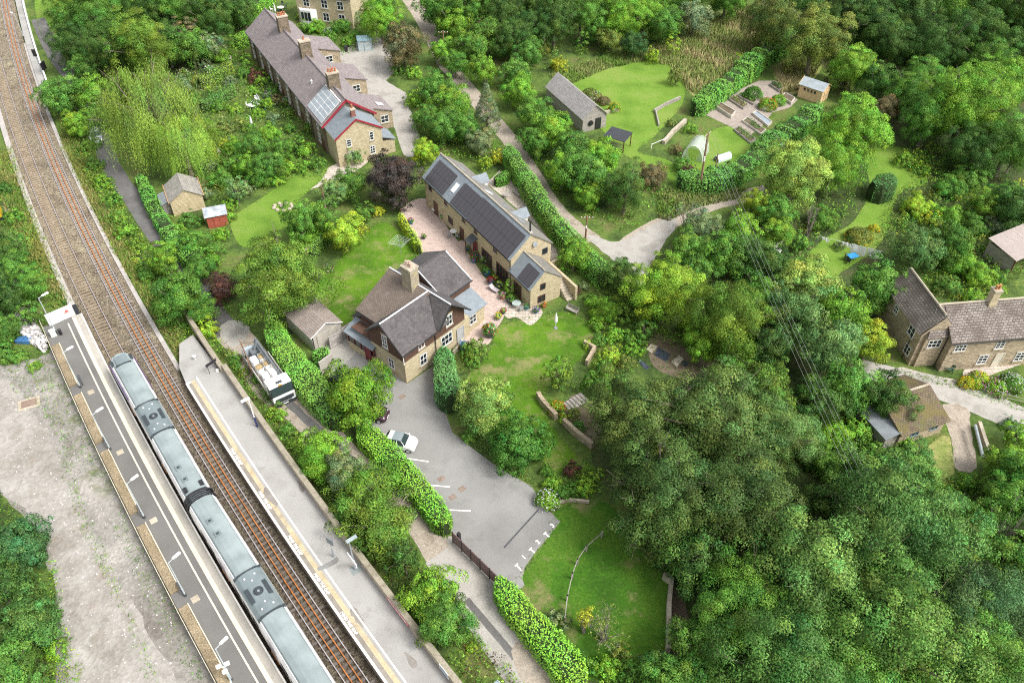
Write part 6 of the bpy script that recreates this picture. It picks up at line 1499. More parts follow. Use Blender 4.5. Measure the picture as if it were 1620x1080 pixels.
stone_wall([(488,408),(508,392),(528,368)], 1.5, .5, 'old stone wall with ivy between the terrace garden and the back lawn', STONE_GREY)
stone_wall([(1545,678),(1552,700),(1560,722)], 1.0, .35, 'stone wall carrying a grey pipe beside the right hand spur', COPING)
x0,y0 = g(1543,672,1.2); x1,y1 = g(1556,724,1.2); m = MB(); m.tube((x0,y0,1.15),(x1,y1,1.15),.16,.16,10); tag(m.build('pipe', GALV),'thick grey metal pipe lying along the wall by the lower spur','pipe')
fence_run('rustic_fence', [g(1536,603),g(1555,620),g(1590,632),g(1630,642)], 1.0, WOOD, 'low rustic rail fence round the cottage garden', 'fence', .05, 2.2, (.35,.8))
fence_run('rope_fence', [g(952,850),g(927,872),g(913,893),g(905,915),g(897,950),g(893,985)], 1.0, WOOD, 'thin post and rail fence curving down the lower lawn', 'fence', .07, 2.3, (.85,))
fence_run('rail_fence', [g(1030,236),g(1055,225)], .9, WHITE, 'short white rail fence by the polytunnel', 'fence', .04, 2.5, (.8,))
# car park markings: thin painted sheets on the asphalt
def paint(px, z=.021, mat=None, name='painted_line', w=None):
    P = [g(a,b) for a,b in px]
    if w:
        a, b = Vector(P[0]), Vector(P[1]); d = (b-a).normalized(); n = Vector((-d.y,d.x))*w/2; P = [tuple(a-n),tuple(b-n),tuple(b+n),tuple(a+n)]
    o = sheet(name, P, z, mat or M_LINE); return o
for a,b in (((632,723),(678,730)),((668,766),(712,770)),((706,806),(745,808)),((600,685),(612,688))): paint((a,b), w=.13)
for a,b,c in (((829,886),(824,893),(817,897)),): pass
for (tx,ty),(sx_,sy_) in (((817,893),(825,902)),((839,868),(846,874)),((862,843),(869,849))):
    paint(((tx,ty),(sx_,sy_)), w=.13); dxy = Vector((sx_-tx, sy_-ty)).normalized(); n = Vector((dxy.y,-dxy.x))*3
    paint(((tx-n.x,ty-n.y),(tx+n.x,ty+n.y)), z=.0225, w=.13)
for ch_, (tx,ty) in zip('123', ((829,881),(851,857),(874,831))):
    x, y = g(tx,ty,.021); tm_ = text_mesh(ch_, .62, M_LINE, None, (x,y,.022), (0,0,radians(40)), 'painted_number', bold=.015); tag(tm_, kind='structure')
M_REPAIR = ground('tarmac_repair', [(.125,.12,.112),(.16,.155,.147)], .6, 10, .15, bump=.1)
for q in ([(420,770),(440,790),(436,800),(418,782)],[(560,960),(578,985),(570,990),(553,968)],[(470,760),(482,768),(478,780)],[(640,1030),(660,1048),(650,1056)]): px_sheet('platform_stain', q, 1.2085, ground('platform_stain_brown', [(.20,.18,.155),(.27,.25,.225)], .6, 8, .2), True, .08)
ax_,ay_ = g(798,866,0); bx_,by_ = g(852,806,0); m = MB(); m.tube((ax_,ay_,.06),(bx_,by_,.06),.06,.06,6); tag(m.build('drain_channel', DARKGREY),'long dark drainage strip across the end of the car park','drain')
for k,(p,wh) in enumerate((((636,627),'near the station house corner'),((698,757),'below the first bay line'),((716,786),'lower, beside the last bay lines'),((731,773),'furthest right on the car park'))):
    x, y = g(*p,.02); m = MB(); m.box(-.35,.35,-.28,.28,0,.01); o = m.build('manhole_cover', ground('rusty_cover',[(.20,.15,.12),(.27,.21,.17)],2,9,.3), None, loc=(x,y,.018)); o.rotation_euler=(0,0,.7); tag(o,'rusty rectangular manhole cover '+wh,'manhole cover','manhole covers on the car park')
x, y = g(46,638,.02); m = MB(); m.box(-1.1,1.1,-.8,.8,0,.05,0); m.box(-.75,.75,-.5,.5,.05,.09,1); o = m.build('drain_cover', [COPING, ground('drain_brown',[(.20,.14,.11),(.26,.19,.15)],1,8,.3)], None, loc=(x,y,.01)); o.rotation_euler=(0,0,.45); tag(o,'brown inspection cover in pale concrete slab on the gravel yard','drain cover')

# ================================================================ GARDENS
def bench(px_, py_, ang, label, mat=WOOD, L=1.6):
    t = empty('garden_bench', g(px_,py_,0)+(0,), radians(ang), label, 'bench')
    m = MB()
    for k in range(4): m.box(-L/2,L/2,-.25+k*.125,-.15+k*.125,.42,.46)
    m.build('seat', mat, t); m = MB()
    for k in range(3): m.box(-L/2,L/2,.26,.30,.55+k*.13,.64+k*.13)
    m.build('backrest', mat, t)
    for a in (-L/2+.05,L/2-.05):
        for b in (-.22,.27):
            m = MB(); m.box(a-.04,a+.04,b-.035,b+.035,0,.42 if b < 0 else .92); m.build('leg', mat, t)
        m = MB(); m.box(a-.04,a+.04,-.25,.28,.62,.67); m.build('armrest', mat, t)
    return t
def table(px_, py_, label, r=.55, mat=GALV, h=.72, square=None, ang=0):
    t = empty('garden_table', g(px_,py_,0)+(.0,), radians(ang), label, 'table')
    m = MB()
    if square: m.box(-square[0]/2,square[0]/2,-square[1]/2,square[1]/2,h-.05,h)
    else: m.lathe([(r,h-.04),(r,h),(r*.98,h+.01)],n=20)
    m.build('tabletop', mat, t)
    for a in range(4):
        q = .55*(r if not square else square[0]/2); b = .55*(r if not square else square[1]/2); sx_,sy_ = ((-1,-1),(1,-1),(1,1),(-1,1))[a]
        m = MB(); m.tube((sx_*q,sy_*b,0),(sx_*q*.9,sy_*b*.9,h-.05),.025,.025,5); m.build('leg', mat, t)
    return t
def chair(px_, py_, ang, label, mat=GALV, group=None):
    t = empty('garden_chair', g(px_,py_,0)+(0,), radians(ang), label, 'chair', group)
    m = MB(); m.box(-.24,.24,-.24,.24,.42,.46); m.build('seat', mat, t); m = MB(); m.box(-.24,.24,.22,.26,.5,.95); m.build('backrest', mat, t)
    for a in (-.2,.2):
        for b in (-.2,.22):
            m = MB(); m.tube((a,b,0),(a,b,.42),.025,.025,5); m.build('leg', mat, t)
    return t
FLOWERS = {'pink':(.55,.16,.28),'purple':(.24,.10,.42),'white':(.72,.72,.70),'red':(.45,.03,.04),'orange':(.65,.24,.03),'yellow':(.75,.55,.03),'lilac':(.42,.30,.50)}
def flower_clump(name, px_, py_, r, leafcol, flowers, label, cat='plant', z=0.0, pot=None, group=None, tall=1.0, seed=0):
    """leafy plant with flower heads, in a pot if asked"""
    x, y = g(px_, py_, z+r*.5); seed = seed or int(px_*7+py_*3); rg = np.random.default_rng(seed)
    root = empty(name, (x,y,z), 0, label, cat, group); base = 0
    if pot is not None:
        pr_ = r*.72; m = MB(); m.lathe([(pr_*.7,0),(pr_,pr_*1.1),(pr_*1.06,pr_*1.12),(pr_*1.06,pr_*1.25),(pr_*.9,pr_*1.2)],n=12); m.build('pot', pot, root); base = pr_*1.1
    k = max(8, int(26*r)); D = _unit(rg.normal(size=(k,3))); D[:,2] = np.abs(D[:,2]); C = D*r*.7*np.array([1,1,tall]); C[:,2] += base+.15*r
    c = COLS[leafcol] if isinstance(leafcol,str) else leafcol
    me = leaf_mesh('foliage', C, np.full(k, r*.38), D, clump_tints(rg,k)*np.array(c), 420/max(.5,r), .12+.03*r, LEAF, rg)
    o = bpy.data.objects.new('foliage', me); COL.objects.link(o); o.parent = root
    if flowers:
        k = max(10,int(45*r*r)+12); D = _unit(rg.normal(size=(k,3))+np.array([0,0,.8])); D[:,2] = np.abs(D[:,2]); C = D*r*1.05*np.array([1,1,tall]); C[:,2] += base+.15*r
        fc = np.array([FLOWERS[f] for f in flowers]); tc = fc[rg.integers(0,len(fc),k)]
        me = leaf_mesh('flowers', C, np.full(k,.07), D, tc, 1500, .10, GRASSBLADE, rg, .9)
        o = bpy.data.objects.new('flowers', me); COL.objects.link(o); o.parent = root
    return root
def parasol(px_, py_, label, h=2.4):
    t = empty('closed_parasol', g(px_,py_,0)+(0,), 0, label, 'parasol'); m = MB(); m.tube((0,0,0),(0,0,h),.03,.03,6); m.build('pole', WHITE, t)
    m = MB(); m.lathe([(.14,.9),(.20,1.1),(.16,1.7),(.05,h),(.01,h+.1)],n=9); m.build('canopy', flat('parasol_white',(.76,.77,.75),.7), t); m = MB(); m.lathe([(.25,0),(.25,.08),(.05,.1)],n=12); m.build('base', MIDGREY, t)
parasol(879,519,'closed white parasol standing on the front lawn',2.3); parasol(400,204,'closed white parasol in the terrace gardens',2.2); parasol(437,26,'closed white parasol on the patio above the terrace row',2.6)
bench(905,494,-38,'weathered grey bench at the edge of the front lawn'); bench(818,309,-57,'wooden bench behind the barn house by the clipped hedge'); bench(1497,586,-35,'dark green bench against the cottage wall', flat('bench_green',(.05,.10,.06),.6), 1.4)
bench(724,540,49,'low wooden bench under the lean to window of the station house')
table(800,313,'small wooden table on the rear terrace of the barn house',.5,WOOD,.7,(.9,.7),-57)
table(718,372,'round white patio table in front of the barn house',.5,WHITE); chair(711,376,110,'grey metal chair left of the round patio table'); chair(724,377,-120,'grey metal chair right of the round patio table')
table(688,336,'small round grey table by the climbing plant',.4,WHITE,.6)
table(817,486,'oval glass table on the flagged patio',.55,flat('table_glass',(.38,.45,.42),.15)); chair(810,480,20,'dark metal chair behind the glass patio table',DARKGREY); chair(824,492,200,'pale metal chair in front of the glass patio table')
table(622,586,'small round white table outside the station house gable',.42,flat('table_white',(.66,.60,.56),.5),.6)
x, y = g(613,578,0); m = MB(); m.box(-.8,.8,-.45,.45,0,.85,0); m.slab((-.85,-.5,.87),(.85,-.5,.87),(.85,.5,.98),(-.85,.5,.98),.06,1); o = m.build('storage_box',[COPING,DARKGREY],None,loc=(x,y,0)); o.rotation_euler=(0,0,radians(139)); tag(o,'dark lidded storage box against the station house gable','box')
# lounger, barbecue, bins
t = empty('sun_lounger', g(783,461,0)+(0,), radians(50), 'grey cushioned lounger on the brick patio', 'lounger'); m = MB(); m.slab((-.3,-.5,.35),(.3,-.5,.35),(.3,.3,.38),(-.3,.3,.38),.08); m.slab((-.3,.3,.38),(.3,.3,.38),(.3,.75,.75),(-.3,.75,.75),.08); m.build('cushion', flat('lilac_grey',(.42,.38,.40),.8), t)
for a in (-.27,.27):
    for b in (-.4,.3):
        m = MB(); m.tube((a,b,0),(a,b,.3),.025,.025,5); m.build('leg', MIDGREY, t)
t = empty('barbecue', g(711,354,0)+(0,), radians(-57), 'black lidded barbecue against the barn house wall', 'barbecue'); m = MB(); m.box(-.5,.5,-.28,.28,.6,.85); m.tube((-.48,0,.87),(.48,0,.87),.28,.28,12); m.build('lid', BLACK, t)
for a in (-.45,.45):
    m = MB(); m.box(a-.03,a+.03,-.2,.2,0,.6); m.build('leg', BLACK, t)
def wheelie(px_, py_, col, label, ang=0):
    t = empty('wheelie_bin', g(px_,py_,0)+(0,), radians(ang), label, 'bin'); m = MB(); m.prism([(-.26,-.3),(.26,-.3),(.26,.3),(-.26,.3)],.05,.95); m.build('body', flat('bin_'+col,{'blue':(.02,.16,.32),'green':(.03,.20,.10),'black':(.02,.02,.02)}[col],.5), t)
    m = MB(); m.slab((-.29,-.34,1.0),(.29,-.34,1.0),(.29,.33,1.06),(-.29,.33,1.06),.06); m.build('lid', MATS['bin_'+col], t)
wheelie(570,148,'blue','bright blue wheelie bin on the concrete behind the terrace'); wheelie(569,141,'black','black bin tucked behind the blue one at the terrace'); wheelie(529,104,'green','green garden bin beside the first terrace outshot'); wheelie(733,553,'blue','blue bin by the station house garden door'); wheelie(548,82,'black','black bin beside the blue framed shed')
# blue framed greenhouse shed in the terrace yard
t = empty('lean_shed', g(578,78,0)+(0,), radians(12), 'pale shed with blue frame at the edge of the terrace yard', 'shed'); m = MB(); m.box(-1.2,1.2,-.8,.8,0,1.9); m.build('wall', flat('shed_glassy',(.42,.48,.49),.4), t)
m = MB()
for a in (-1.22,-.1,1.22): m.box(a-.06,a+.06,-.86,-.80,0,2.0)
m.slab((-1.35,-1,2.0),(1.35,-1,2.0),(1.35,1,2.25),(-1.35,1,2.25),.06); m.build('frame', flat('frame_teal',(.25,.38,.42),.5), t)
# rotary clothes drier and washing lines
t = empty('rotary_drier', g(634,402,0)+(0,), .3, 'rotary clothes drier with empty lines on the back lawn', 'clothes drier'); m = MB(); m.tube((0,0,0),(0,0,1.9),.03,.03,6); m.build('post', GALV, t)
A = [Vector((1.5*cos(k*pi/2),1.5*sin(k*pi/2),2.1)) for k in range(4)]
for a in A:
    m = MB(); m.tube((0,0,1.5),a,.022,.018,5); m.build('arm', GALV, t)
m = MB()
for s in (.4,.55,.7,.85,1.0):
    for k in range(4):
        p, q = A[k]*s, A[(k+1)%4]*s; p.z, q.z = 1.5+.6*s, 1.5+.6*s; m.tube(p,q,.009,.009,3)
m.build('line', flat('line_white',(.6,.65,.6),.6), t)
SHEETM = flat('laundry_white', (.78,.77,.75), .9, 0, .1, .04)
_n = SHEETM.node_tree; _q = _n.nodes.new('ShaderNodeBsdfTranslucent'); _q.inputs['Color'].default_value = (.8,.8,.78,1); _w = _n.nodes.new('ShaderNodeMixShader'); _w.inputs[0].default_value = .5
_n.links.new(_n.nodes['Principled BSDF'].outputs[0], _w.inputs[1]); _n.links.new(_q.outputs[0], _w.inputs[2]); _n.links.new(_w.outputs[0], _n.nodes['Material Output'].inputs['Surface'])
def laundry(p0, p1, z, drop, label, group):
    a, b = Vector(g(*p0,z)+(z,)), Vector(g(*p1,z)+(z,)); m = MB(); n = 10; d = (b-a); nr = Vector((-d.y,d.x,0)).normalized()
    for i in range(n):
        f0,f1 = i/n,(i+1)/n; w0,w1 = .06*sin(f0*9),.06*sin(f1*9)
        m.face([a+d*f0+nr*w0, a+d*f1+nr*w1, a+d*f1+nr*(w1*2.2+.12)-Vector((0,0,drop)), a+d*f0+nr*(w0*2.2+.12)-Vector((0,0,drop))])
    o = m.build('laundry', SHEETM); tag(o, label, 'laundry', group)
laundry((1301,374),(1305,376),1.7,.55,'small white towel first on the washing line, left end','washing on the line'); laundry((1306,376),(1312,379),1.7,.6,'second small white towel on the washing line','washing on the line')
laundry((1333,382),(1338,384),1.7,.5,'small white cloth beside the big sheet on the line','washing on the line'); laundry((1339,383),(1346,387),1.7,.6,'white pillowcase next to the big sheet','washing on the line'); laundry((1348,385),(1372,393),1.7,1.5,'large white bed sheet hanging on the washing line','washing on the line'); laundry((1374,392),(1394,398),1.7,1.3,'cream bed sheet at the right end of the line','washing on the line')
wl0, wl1 = Vector(g(1296,373,1.75)+(1.75,)), Vector(g(1398,398,1.75)+(1.75,))
t = empty('washing_line', wl0*Vector((1,1,0)), 0, 'washing line strung across the right hand lawn', 'washing line'); m = MB(); m.tube((0,0,1.72),wl1-wl0*Vector((1,1,0)),.012,.012,4); m.build('line', WHITE, t)
for p in (Vector((0,0,0)), (wl1-wl0)*Vector((1,1,0))):
    m = MB(); m.tube(p,p+Vector((0,0,1.85)),.04,.04,6); m.build('post', GALV, t)
a_, b_ = Vector(g(1226,392,2.4)+(2.4,)), Vector(g(1248,374,2.4)+(2.4,)); m = MB(); m.slab(a_-Vector((0,0,1.5)), a_+(b_-a_)*.5-Vector((0,.4,1.6)), b_, a_+Vector((-.2,.3,0)), .02); tag(m.build('canvas_sail', SHEETM),'white triangular canvas sheet slung in the trees','canvas')
t = table(1347,411,'square garden table with bright blue cover on the right hand lawn',.6,flat('blue_cover',(.03,.25,.50),.5),.72,(1.3,1.0),20)
for k,(p,an,wh) in enumerate((((1338,412),80,'left of'),((1341,417),150,'in front of'),((1352,404),-20,'behind'))): chair(*p,an,'black garden chair '+wh+' the blue covered table',BLACK,'chairs round the blue table')
# polytunnel
POLY = flat('polythene', (.62,.66,.65), .35, 0, .4, .1, 1.2)
p0, p1 = Vector(g(1082,252)), Vector(g(1112,238)); d = p1-p0
x, y = g(1100,246,0); t = empty('polytunnel', (x,y,0), radians(63), 'clear polythene tunnel greenhouse with white hoops', 'polytunnel')
m = MB(); R_=1.55; n=14; LL=3.2
for i in range(n):
    a0,a1 = pi*i/n, pi*(i+1)/n; m.face([(-LL/2,R_*cos(a0),2.5*sin(a0)),(-LL/2,R_*cos(a1),2.5*sin(a1)),(LL/2,R_*cos(a1),2.5*sin(a1)),(LL/2,R_*cos(a0),2.5*sin(a0))])
m.face([(LL/2,R_*cos(pi*i/n),2.5*sin(pi*i/n)) for i in range(n+1)])
m.face([(-LL/2,R_*cos(pi*i/n),2.5*sin(pi*i/n)) for i in list(range(0,5))]+[(-LL/2,.5,0)]); m.face([(-LL/2,R_*cos(pi*i/n),2.5*sin(pi*i/n)) for i in list(range(10,15))]+[(-LL/2,-.5,0)])
pc = m.build('cover', None or POLY, t, smooth=False)
_m = POLY; _nt = _m.node_tree; _b = _nt.nodes['Principled BSDF']; _tr = _nt.nodes.new('ShaderNodeBsdfTransparent'); _ms = _nt.nodes.new('ShaderNodeMixShader'); _ms.inputs[0].default_value = .58
_nt.links.new(_b.outputs[0], _ms.inputs[1]); _nt.links.new(_tr.outputs[0], _ms.inputs[2]); _nt.links.new(_ms.outputs[0], _nt.nodes['Material Output'].inputs['Surface'])
for q in (-1.7,-.2,1.7):
    m = MB(); m.path([(q,(R_+.02)*cos(pi*i/n),2.52*sin(pi*i/n)) for i in range(n+1)],.035,5); m.build('hoop', WHITE, t)
x, y = g(1143,252,0); t = empty('cold_frame', (x,y,0), radians(30), 'small pale cloche with blue end beside the vegetable plot', 'cold frame'); m = MB()
for i in range(8):
    a0,a1 = pi*i/8, pi*(i+1)/8; m.face([(-1.3,.6*cos(a0),.9*sin(a0)),(-1.3,.6*cos(a1),.9*sin(a1)),(1.3,.6*cos(a1),.9*sin(a1)),(1.3,.6*cos(a0),.9*sin(a0))],0)
m.face([(1.3,.6*cos(pi*i/8),.9*sin(pi*i/8)) for i in range(9)],1); m.build('cover',[flat('cloche_white',(.55,.62,.63),.4),flat('cloche_blue',(.20,.42,.58),.5)], t)
# raised beds
def bed(quad, h, label, fill=None, frame=None, plants=None):
    P = [Vector(g(a,b,h)+(0,)) for a,b in quad]; c = sum(P, Vector((0,0,0)))/4; t = empty('raised_bed', c, 0, label, 'raised bed', 'raised beds of the vegetable plot')
    m = MB(); w=.10
    for i in range(4):
        a,b = P[i]-c, P[(i+1)%4]-c; d = (b-a).normalized(); n = Vector((-d.y,d.x,0))
        if n.dot(-(a+b)) < 0: n = -n
        m.prism([tuple(q[:2]) for q in (a+d*.0,b-d*w,b-d*w+n*w,a+d*.0+n*w)],0,h)
    m.build('frame', frame or WOOD, t); m = MB(); m.prism([tuple(((p-c)*.93)[:2]) for p in P],0,h-.12); m.build('soil', fill or M_DIRT, t)
    if plants:
        rg = np.random.default_rng(int(c.x*10)%999); k=40; uv = rg.uniform(.1,.9,(k,2)); Q=[np.array((p-c)[:]) for p in P]
        C = np.array([(Q[0]*(1-u)+Q[1]*u)*(1-v)+(Q[3]*(1-u)+Q[2]*u)*v for u,v in uv]); C[:,2] = h+.1
        me = leaf_mesh('plants', C, np.full(k,.28), np.tile(np.array([[0,0,1.]]),(k,1)), clump_tints(rg,k)*np.array(COLS[plants]), 140, .16, LEAF, rg); o = bpy.data.objects.new('plants', me); COL.objects.link(o); o.parent = t
    return t
PALEW = flat('pale_boards', (.50,.46,.40), .8, 0, .2, .15)
bed([(1131,166),(1138,160),(1164,175),(1157,183)],.6,'pale framed raised bed nearest the lawn, empty soil',None,PALEW)
bed([(1152,155),(1160,150),(1184,165),(1176,171)],.35,'low grey raised bed between the pale framed ones',None,WOOD,'olive'); bed([(1166,150),(1173,146),(1198,158),(1192,164)],.35,'grey raised bed with seedlings beside the cross path',None,WOOD,'mid')
bed([(1190,178),(1197,174),(1222,192),(1215,198)],.4,'pale raised bed covered with blue grey netting',flat('net_blue',(.24,.28,.31),.8),PALEW); bed([(1174,190),(1182,184),(1212,205),(1204,211)],.35,'long raised bed full of dark green leaves',None,PALEW,'emerald'); bed([(1161,204),(1168,199),(1196,219),(1188,226)],.35,'raised bed with sparse plants lowest of the plot',None,WOOD,'mid')
bed([(1236,152),(1242,146),(1258,154),(1252,162)],.5,'short raised bed beside the new shed',None,PALEW); bed([(1218,133),(1224,128),(1240,137),(1233,143)],.4,'small grey raised bed above the cross path',None,WOOD,'deep'); bed([(1160,88),(1166,84),(1182,87),(1176,95)],.6,'stone tub bed at the top of the long hedge',None,COPING,'lime')
flower_clump('vegetable_patch',1192,148,1.6,'emerald',None,'thick green bean patch between the raised beds'); flower_clump('vegetable_patch',1215,165,1.5,'bright',['orange'],'squash patch with orange blooms beside the netted bed'); flower_clump('vegetable_patch',1232,158,1.3,'bright',None,'light green bean plants near the short bed')
flower_clump('sunflowers',972,172,1.0,'bright',['yellow','orange'],'yellow sunflowers at the corner of the barn bed','plant',0,None,None,1.4); flower_clump('flower_bed',935,148,1.8,'olive',['white','pink'],'mixed flower bed along the timber barn side','plant',0,None,None,.5); flower_clump('flower_bed',955,158,1.2,'brown',None,'brown dried plants in the barn bed','plant',0,None,None,.5)
x, y = g(1094,87,0); twig_tree(1094,88,14,1.2,'heap of brown brushwood in the long grass',8,flat('brushwood',(.22,.13,.075),.9),None,'brush pile','brush_pile',None,1.3)
# patio pots
for a in ((757,398,.45,'bright',['pink','white'],'pot of pink and white flowers nearest the porch'),(752,405,.5,'mid',['pink'],'bushy pink potted fuchsia on the patio'),(749,412,.5,'mid',['pink','red'],'potted geraniums with pink heads by the patio edge'),(762,392,.4,'mid',['lilac'],'potted lilac flowers by the climbing plant'),(766,413,.5,'bright',['white'],'pot with white blooms beside the glazed doors'),(770,432,.6,'emerald',None,'dark leafy pot plant between the glazed doors'),(776,446,.5,'plum',['red'],'round black planter of dark red leaves'),(783,440,.4,'lime',None,'lime green pot plant beside the planter'),(790,453,.5,'pale',None,'pale trailing grass in a pot by the lounger'),(795,470,.45,'mid',['white','pink'],'white and pink pot flowers at the wing corner'),(808,476,.6,'mid',None,'blue pot with leafy plant at the wing corner'),(796,494,.4,'bright',['red'],'red flower pot at the edge of the flagged patio'),(788,502,.45,'lime',['yellow'],'yellow green pot plant by the curved lawn edge'),(833,487,.4,'mid',None,'blue glazed pot plant by the wing door'),(848,492,.45,'mid',['purple'],'bright purple flower pot on the flagged patio'),(861,484,.35,'mid',['orange'],'terracotta pot of orange flowers under the wing window'),(740,393,.35,'mid',None,'small pot beside the patio steps'),(703,345,.6,'bright',['white'],'tub of white flowers by the barbecue'),(650,352,.45,'mid',['pink'],'pink flowers in a tub on the bare patio'),(670,376,.4,'olive',None,'spiky pot plant in the middle of the patio')):
    flower_clump('potted_plant',a[0],a[1],a[2],a[3],a[4],a[5],'pot plant',0,[TERRACOTTA,DARKGREY,flat('pot_blue',(.05,.16,.28),.3)][int(a[0])%3],'pot plants on the brick patio')
flower_clump('flower_planter',775,527,.9,'mid',['orange','white','red'],'round planter of orange and red flowers at the lawn corner','plant',0,DARKGREY)
t = empty('patio_steps', g(729,391)+(0,), radians(-57), 'two timber edged steps on the brick patio','steps'); m = MB(); m.box(-.9,.9,-.2,.3,0,.15); m.box(-.9,.9,.3,.8,0,.3); m.build('treads', M_PAVIOR, t)
for k,(q,wh) in enumerate((((1480,625),'x'),)): pass
# flowers of the cottage garden, terrace gardens and borders
flower_clump('yellow_bush',1530,605,.9,'yellow',['yellow'],'bright yellow flowering bush at the fence corner by the cottage'); flower_clump('flower_bed',1548,600,1.2,'lime',['yellow','pink'],'yellow green flower border inside the cottage fence'); flower_clump('flower_bed',1600,605,1.4,'mid',['white'],'white flowers in the right end of the cottage garden'); flower_clump('flower_bed',1575,612,1.2,'bright',['white','pink'],'green and pink border in the middle of the cottage garden')
flower_clump('flower_bed',1360,372,1.8,'olive',['yellow'],'rockery of brown and yellow plants above the washing line','plant',0,None,None,.6); flower_clump('yellow_bush',1382,362,.8,'yellow',['yellow'],'small yellow shrub at the end of the rockery')
for p in ((330,110,'white'),(362,95,'pink'),(405,165,'white'),(290,115,'yellow'),(455,160,'white'),(425,150,'lilac'),(520,50,'white'),(545,40,'pink'),(500,70,'yellow')): flower_clump('flower_bed',p[0],p[1],1.0,'mid',[p[2],'white'],'%s flowers in the terrace gardens, %s' % (p[2], {330:'by the tall dark trees',362:'beside the clipped cone',405:'near the white seat',290:'under the brown shrub',455:'against the terrace wall',425:'by the small path',520:'above the outshots',545:'below the bay window house',500:'beside the first chimney'}[p[0]]), 'plant', 0, None, 'flower beds of the terrace gardens')
flower_clump('flower_bed',866,790,1.2,'bright',['white'],'white roses beside the dark red bush'); flower_clump('flower_bed',880,645,1.0,'lime',['orange'],'orange and lime flowers in the walled corner bed'); flower_clump('flower_bed',518,425,.7,'mid',['pink','white'],'pale pink flowers at the back lawn edge')
# stone pile and tyre on the terrace lawn, stone circle
x, y = g(448,328,0); t = empty('rock_ring', (x,y,0), 0, 'ring of pale rocks with a stone basin on the terrace lawn', 'rockery')
rr = random.Random(5)
for k in range(9):
    a = k*.7; m = MB(); m.lathe([(.25,0),(.32,.12),(.2,.28),(.03,.32)],(1.3*cos(a),.9*sin(a),0),6); m.build('rock', COPING, t)
m = MB(); m.lathe([(.35,0),(.42,.3),(.34,.3),(.3,.15)],n=14); m.build('basin', PALE_BARK, t)
# beds and slabs of the cleared plot
for q,mt,lb in (([(1022,552),(1030,544),(1040,548),(1031,559)],COPING,'pale slab bed at the left of the cleared plot'),([(1034,560),(1042,548),(1060,560),(1055,572)],flat('black_sheet',(.05,.06,.085),.35,0,.5,.4,3),'black plastic sheeting on the cleared plot'),([(1062,572),(1074,562),(1082,568),(1070,580)],COPING,'second pale slab on the cleared plot'),([(1008,570),(1014,568),(1028,580),(1022,584)],MATS['black_sheet'],'narrow strip of black sheeting beside the tall hedge'),([(1078,572),(1084,570),(1090,574),(1083,579)],MATS['black_sheet'],'small black sheet at the right of the cleared plot')):
    P = [g(a,b,.1) for a,b in q]; m = MB(); m.prism(P,0,.14 if mt is COPING else .05); tag(m.build('plastic_sheet' if mt is not COPING else 'slab_bed', mt), lb, 'slab' if mt is COPING else 'sheet')
# timber steps in the retaining bank
t = empty('timber_steps', g(905,640)+(0,), radians(35), 'flight of rough timber steps in the bank by the front lawn', 'steps')
for k in range(6):
    m = MB(); m.box(-.75+k*.42,-.40+k*.42,-.7,.7,0,.08+.05*k); m.build('tread', WOOD, t)
# white furniture of the terrace gardens, blue tarpaulin, rubble
t = table(400,172,'white garden table group in the terrace gardens',.7,WHITE,.7); chair(393,170,90,'white seat beside the white terrace garden table',WHITE); bench(407,160,-60,'white bench behind the white terrace garden table',WHITE,1.5)
table(445,17,'white table on the patio above the terrace row',.7,WHITE,.7); chair(430,18,90,'white chair left of the top patio table',WHITE); chair(452,14,-90,'dark recliner right of the top patio table',DARKGREY); chair(447,10,0,'dark chair behind the top patio table',DARKGREY)
rg = np.random.default_rng(9); P = scatter_pts([(28,498),(42,490),(60,520),(78,545),(70,558),(52,545),(30,525)], 420, rg); m = MB(); rr = random.Random(2)
for (x,y) in P:
    s = rr.uniform(.10,.32); z = rr.uniform(0,.5); a = [rr.uniform(.6,1.2) for _ in range(4)]
    m.prism([(x+s*a[0],y),(x,y+s*a[1]),(x-s*a[2],y),(x,y-s*a[3])],z-.1,z+s*.7)
tag(m.build('rubble_heap', M_RUBBLE), 'heap of pale broken stone among bushes left of the platform', 'rubble heap', None, 'stuff')
x, y = g(38,537,.3); m = MB(); m.prism([(-.9,-.4),(.7,-.5),(1.0,.3),(.2,.5),(-.8,.35)],0,.45); o = m.build('tarpaulin', flat('tarp_blue',(.06,.17,.36),.6,0,.3,.3,3), None, loc=(x,y,0), bevel=.1); tag(o,'crumpled blue tarpaulin at the foot of the rubble heap','tarpaulin')
# yellow machine edge and pale path at far left
x, y = g(-4,345,0); t = empty('yellow_machine', (x,y,0), .4, 'yellow machine cut off by the left edge among bushes', 'machine'); m = MB(); m.box(-1.5,.8,-.8,.8,.5,1.6); m.build('body', flat('machine_yellow',(.60,.40,.02),.5), t, bevel=.1); m = MB(); m.box(-1.6,.9,-1,1,0,.5); m.build('tracks', BLACK, t)
px_sheet('concrete_patch', [(2,312),(14,305),(32,338),(28,346),(10,340)], .010, M_CONCRETE)
# loose stones on the gravel yard
rg = np.random.default_rng(19); P = scatter_pts([(-20,600),(60,570),(110,600),(220,820),(330,1070),(130,1090),(80,900),(20,760)], 420, rg); m = MB(); rr = random.Random(12)
for (x,y) in P:
    s = rr.uniform(.025,.08); m.prism([(x+s,y),(x,y+s*.8),(x-s*.9,y),(x,y-s)],0,s*.8)
tag(m.build('loose_stones', M_RUBBLE), 'pale loose stones scattered on the gravel yard', 'stones', None, 'stuff')

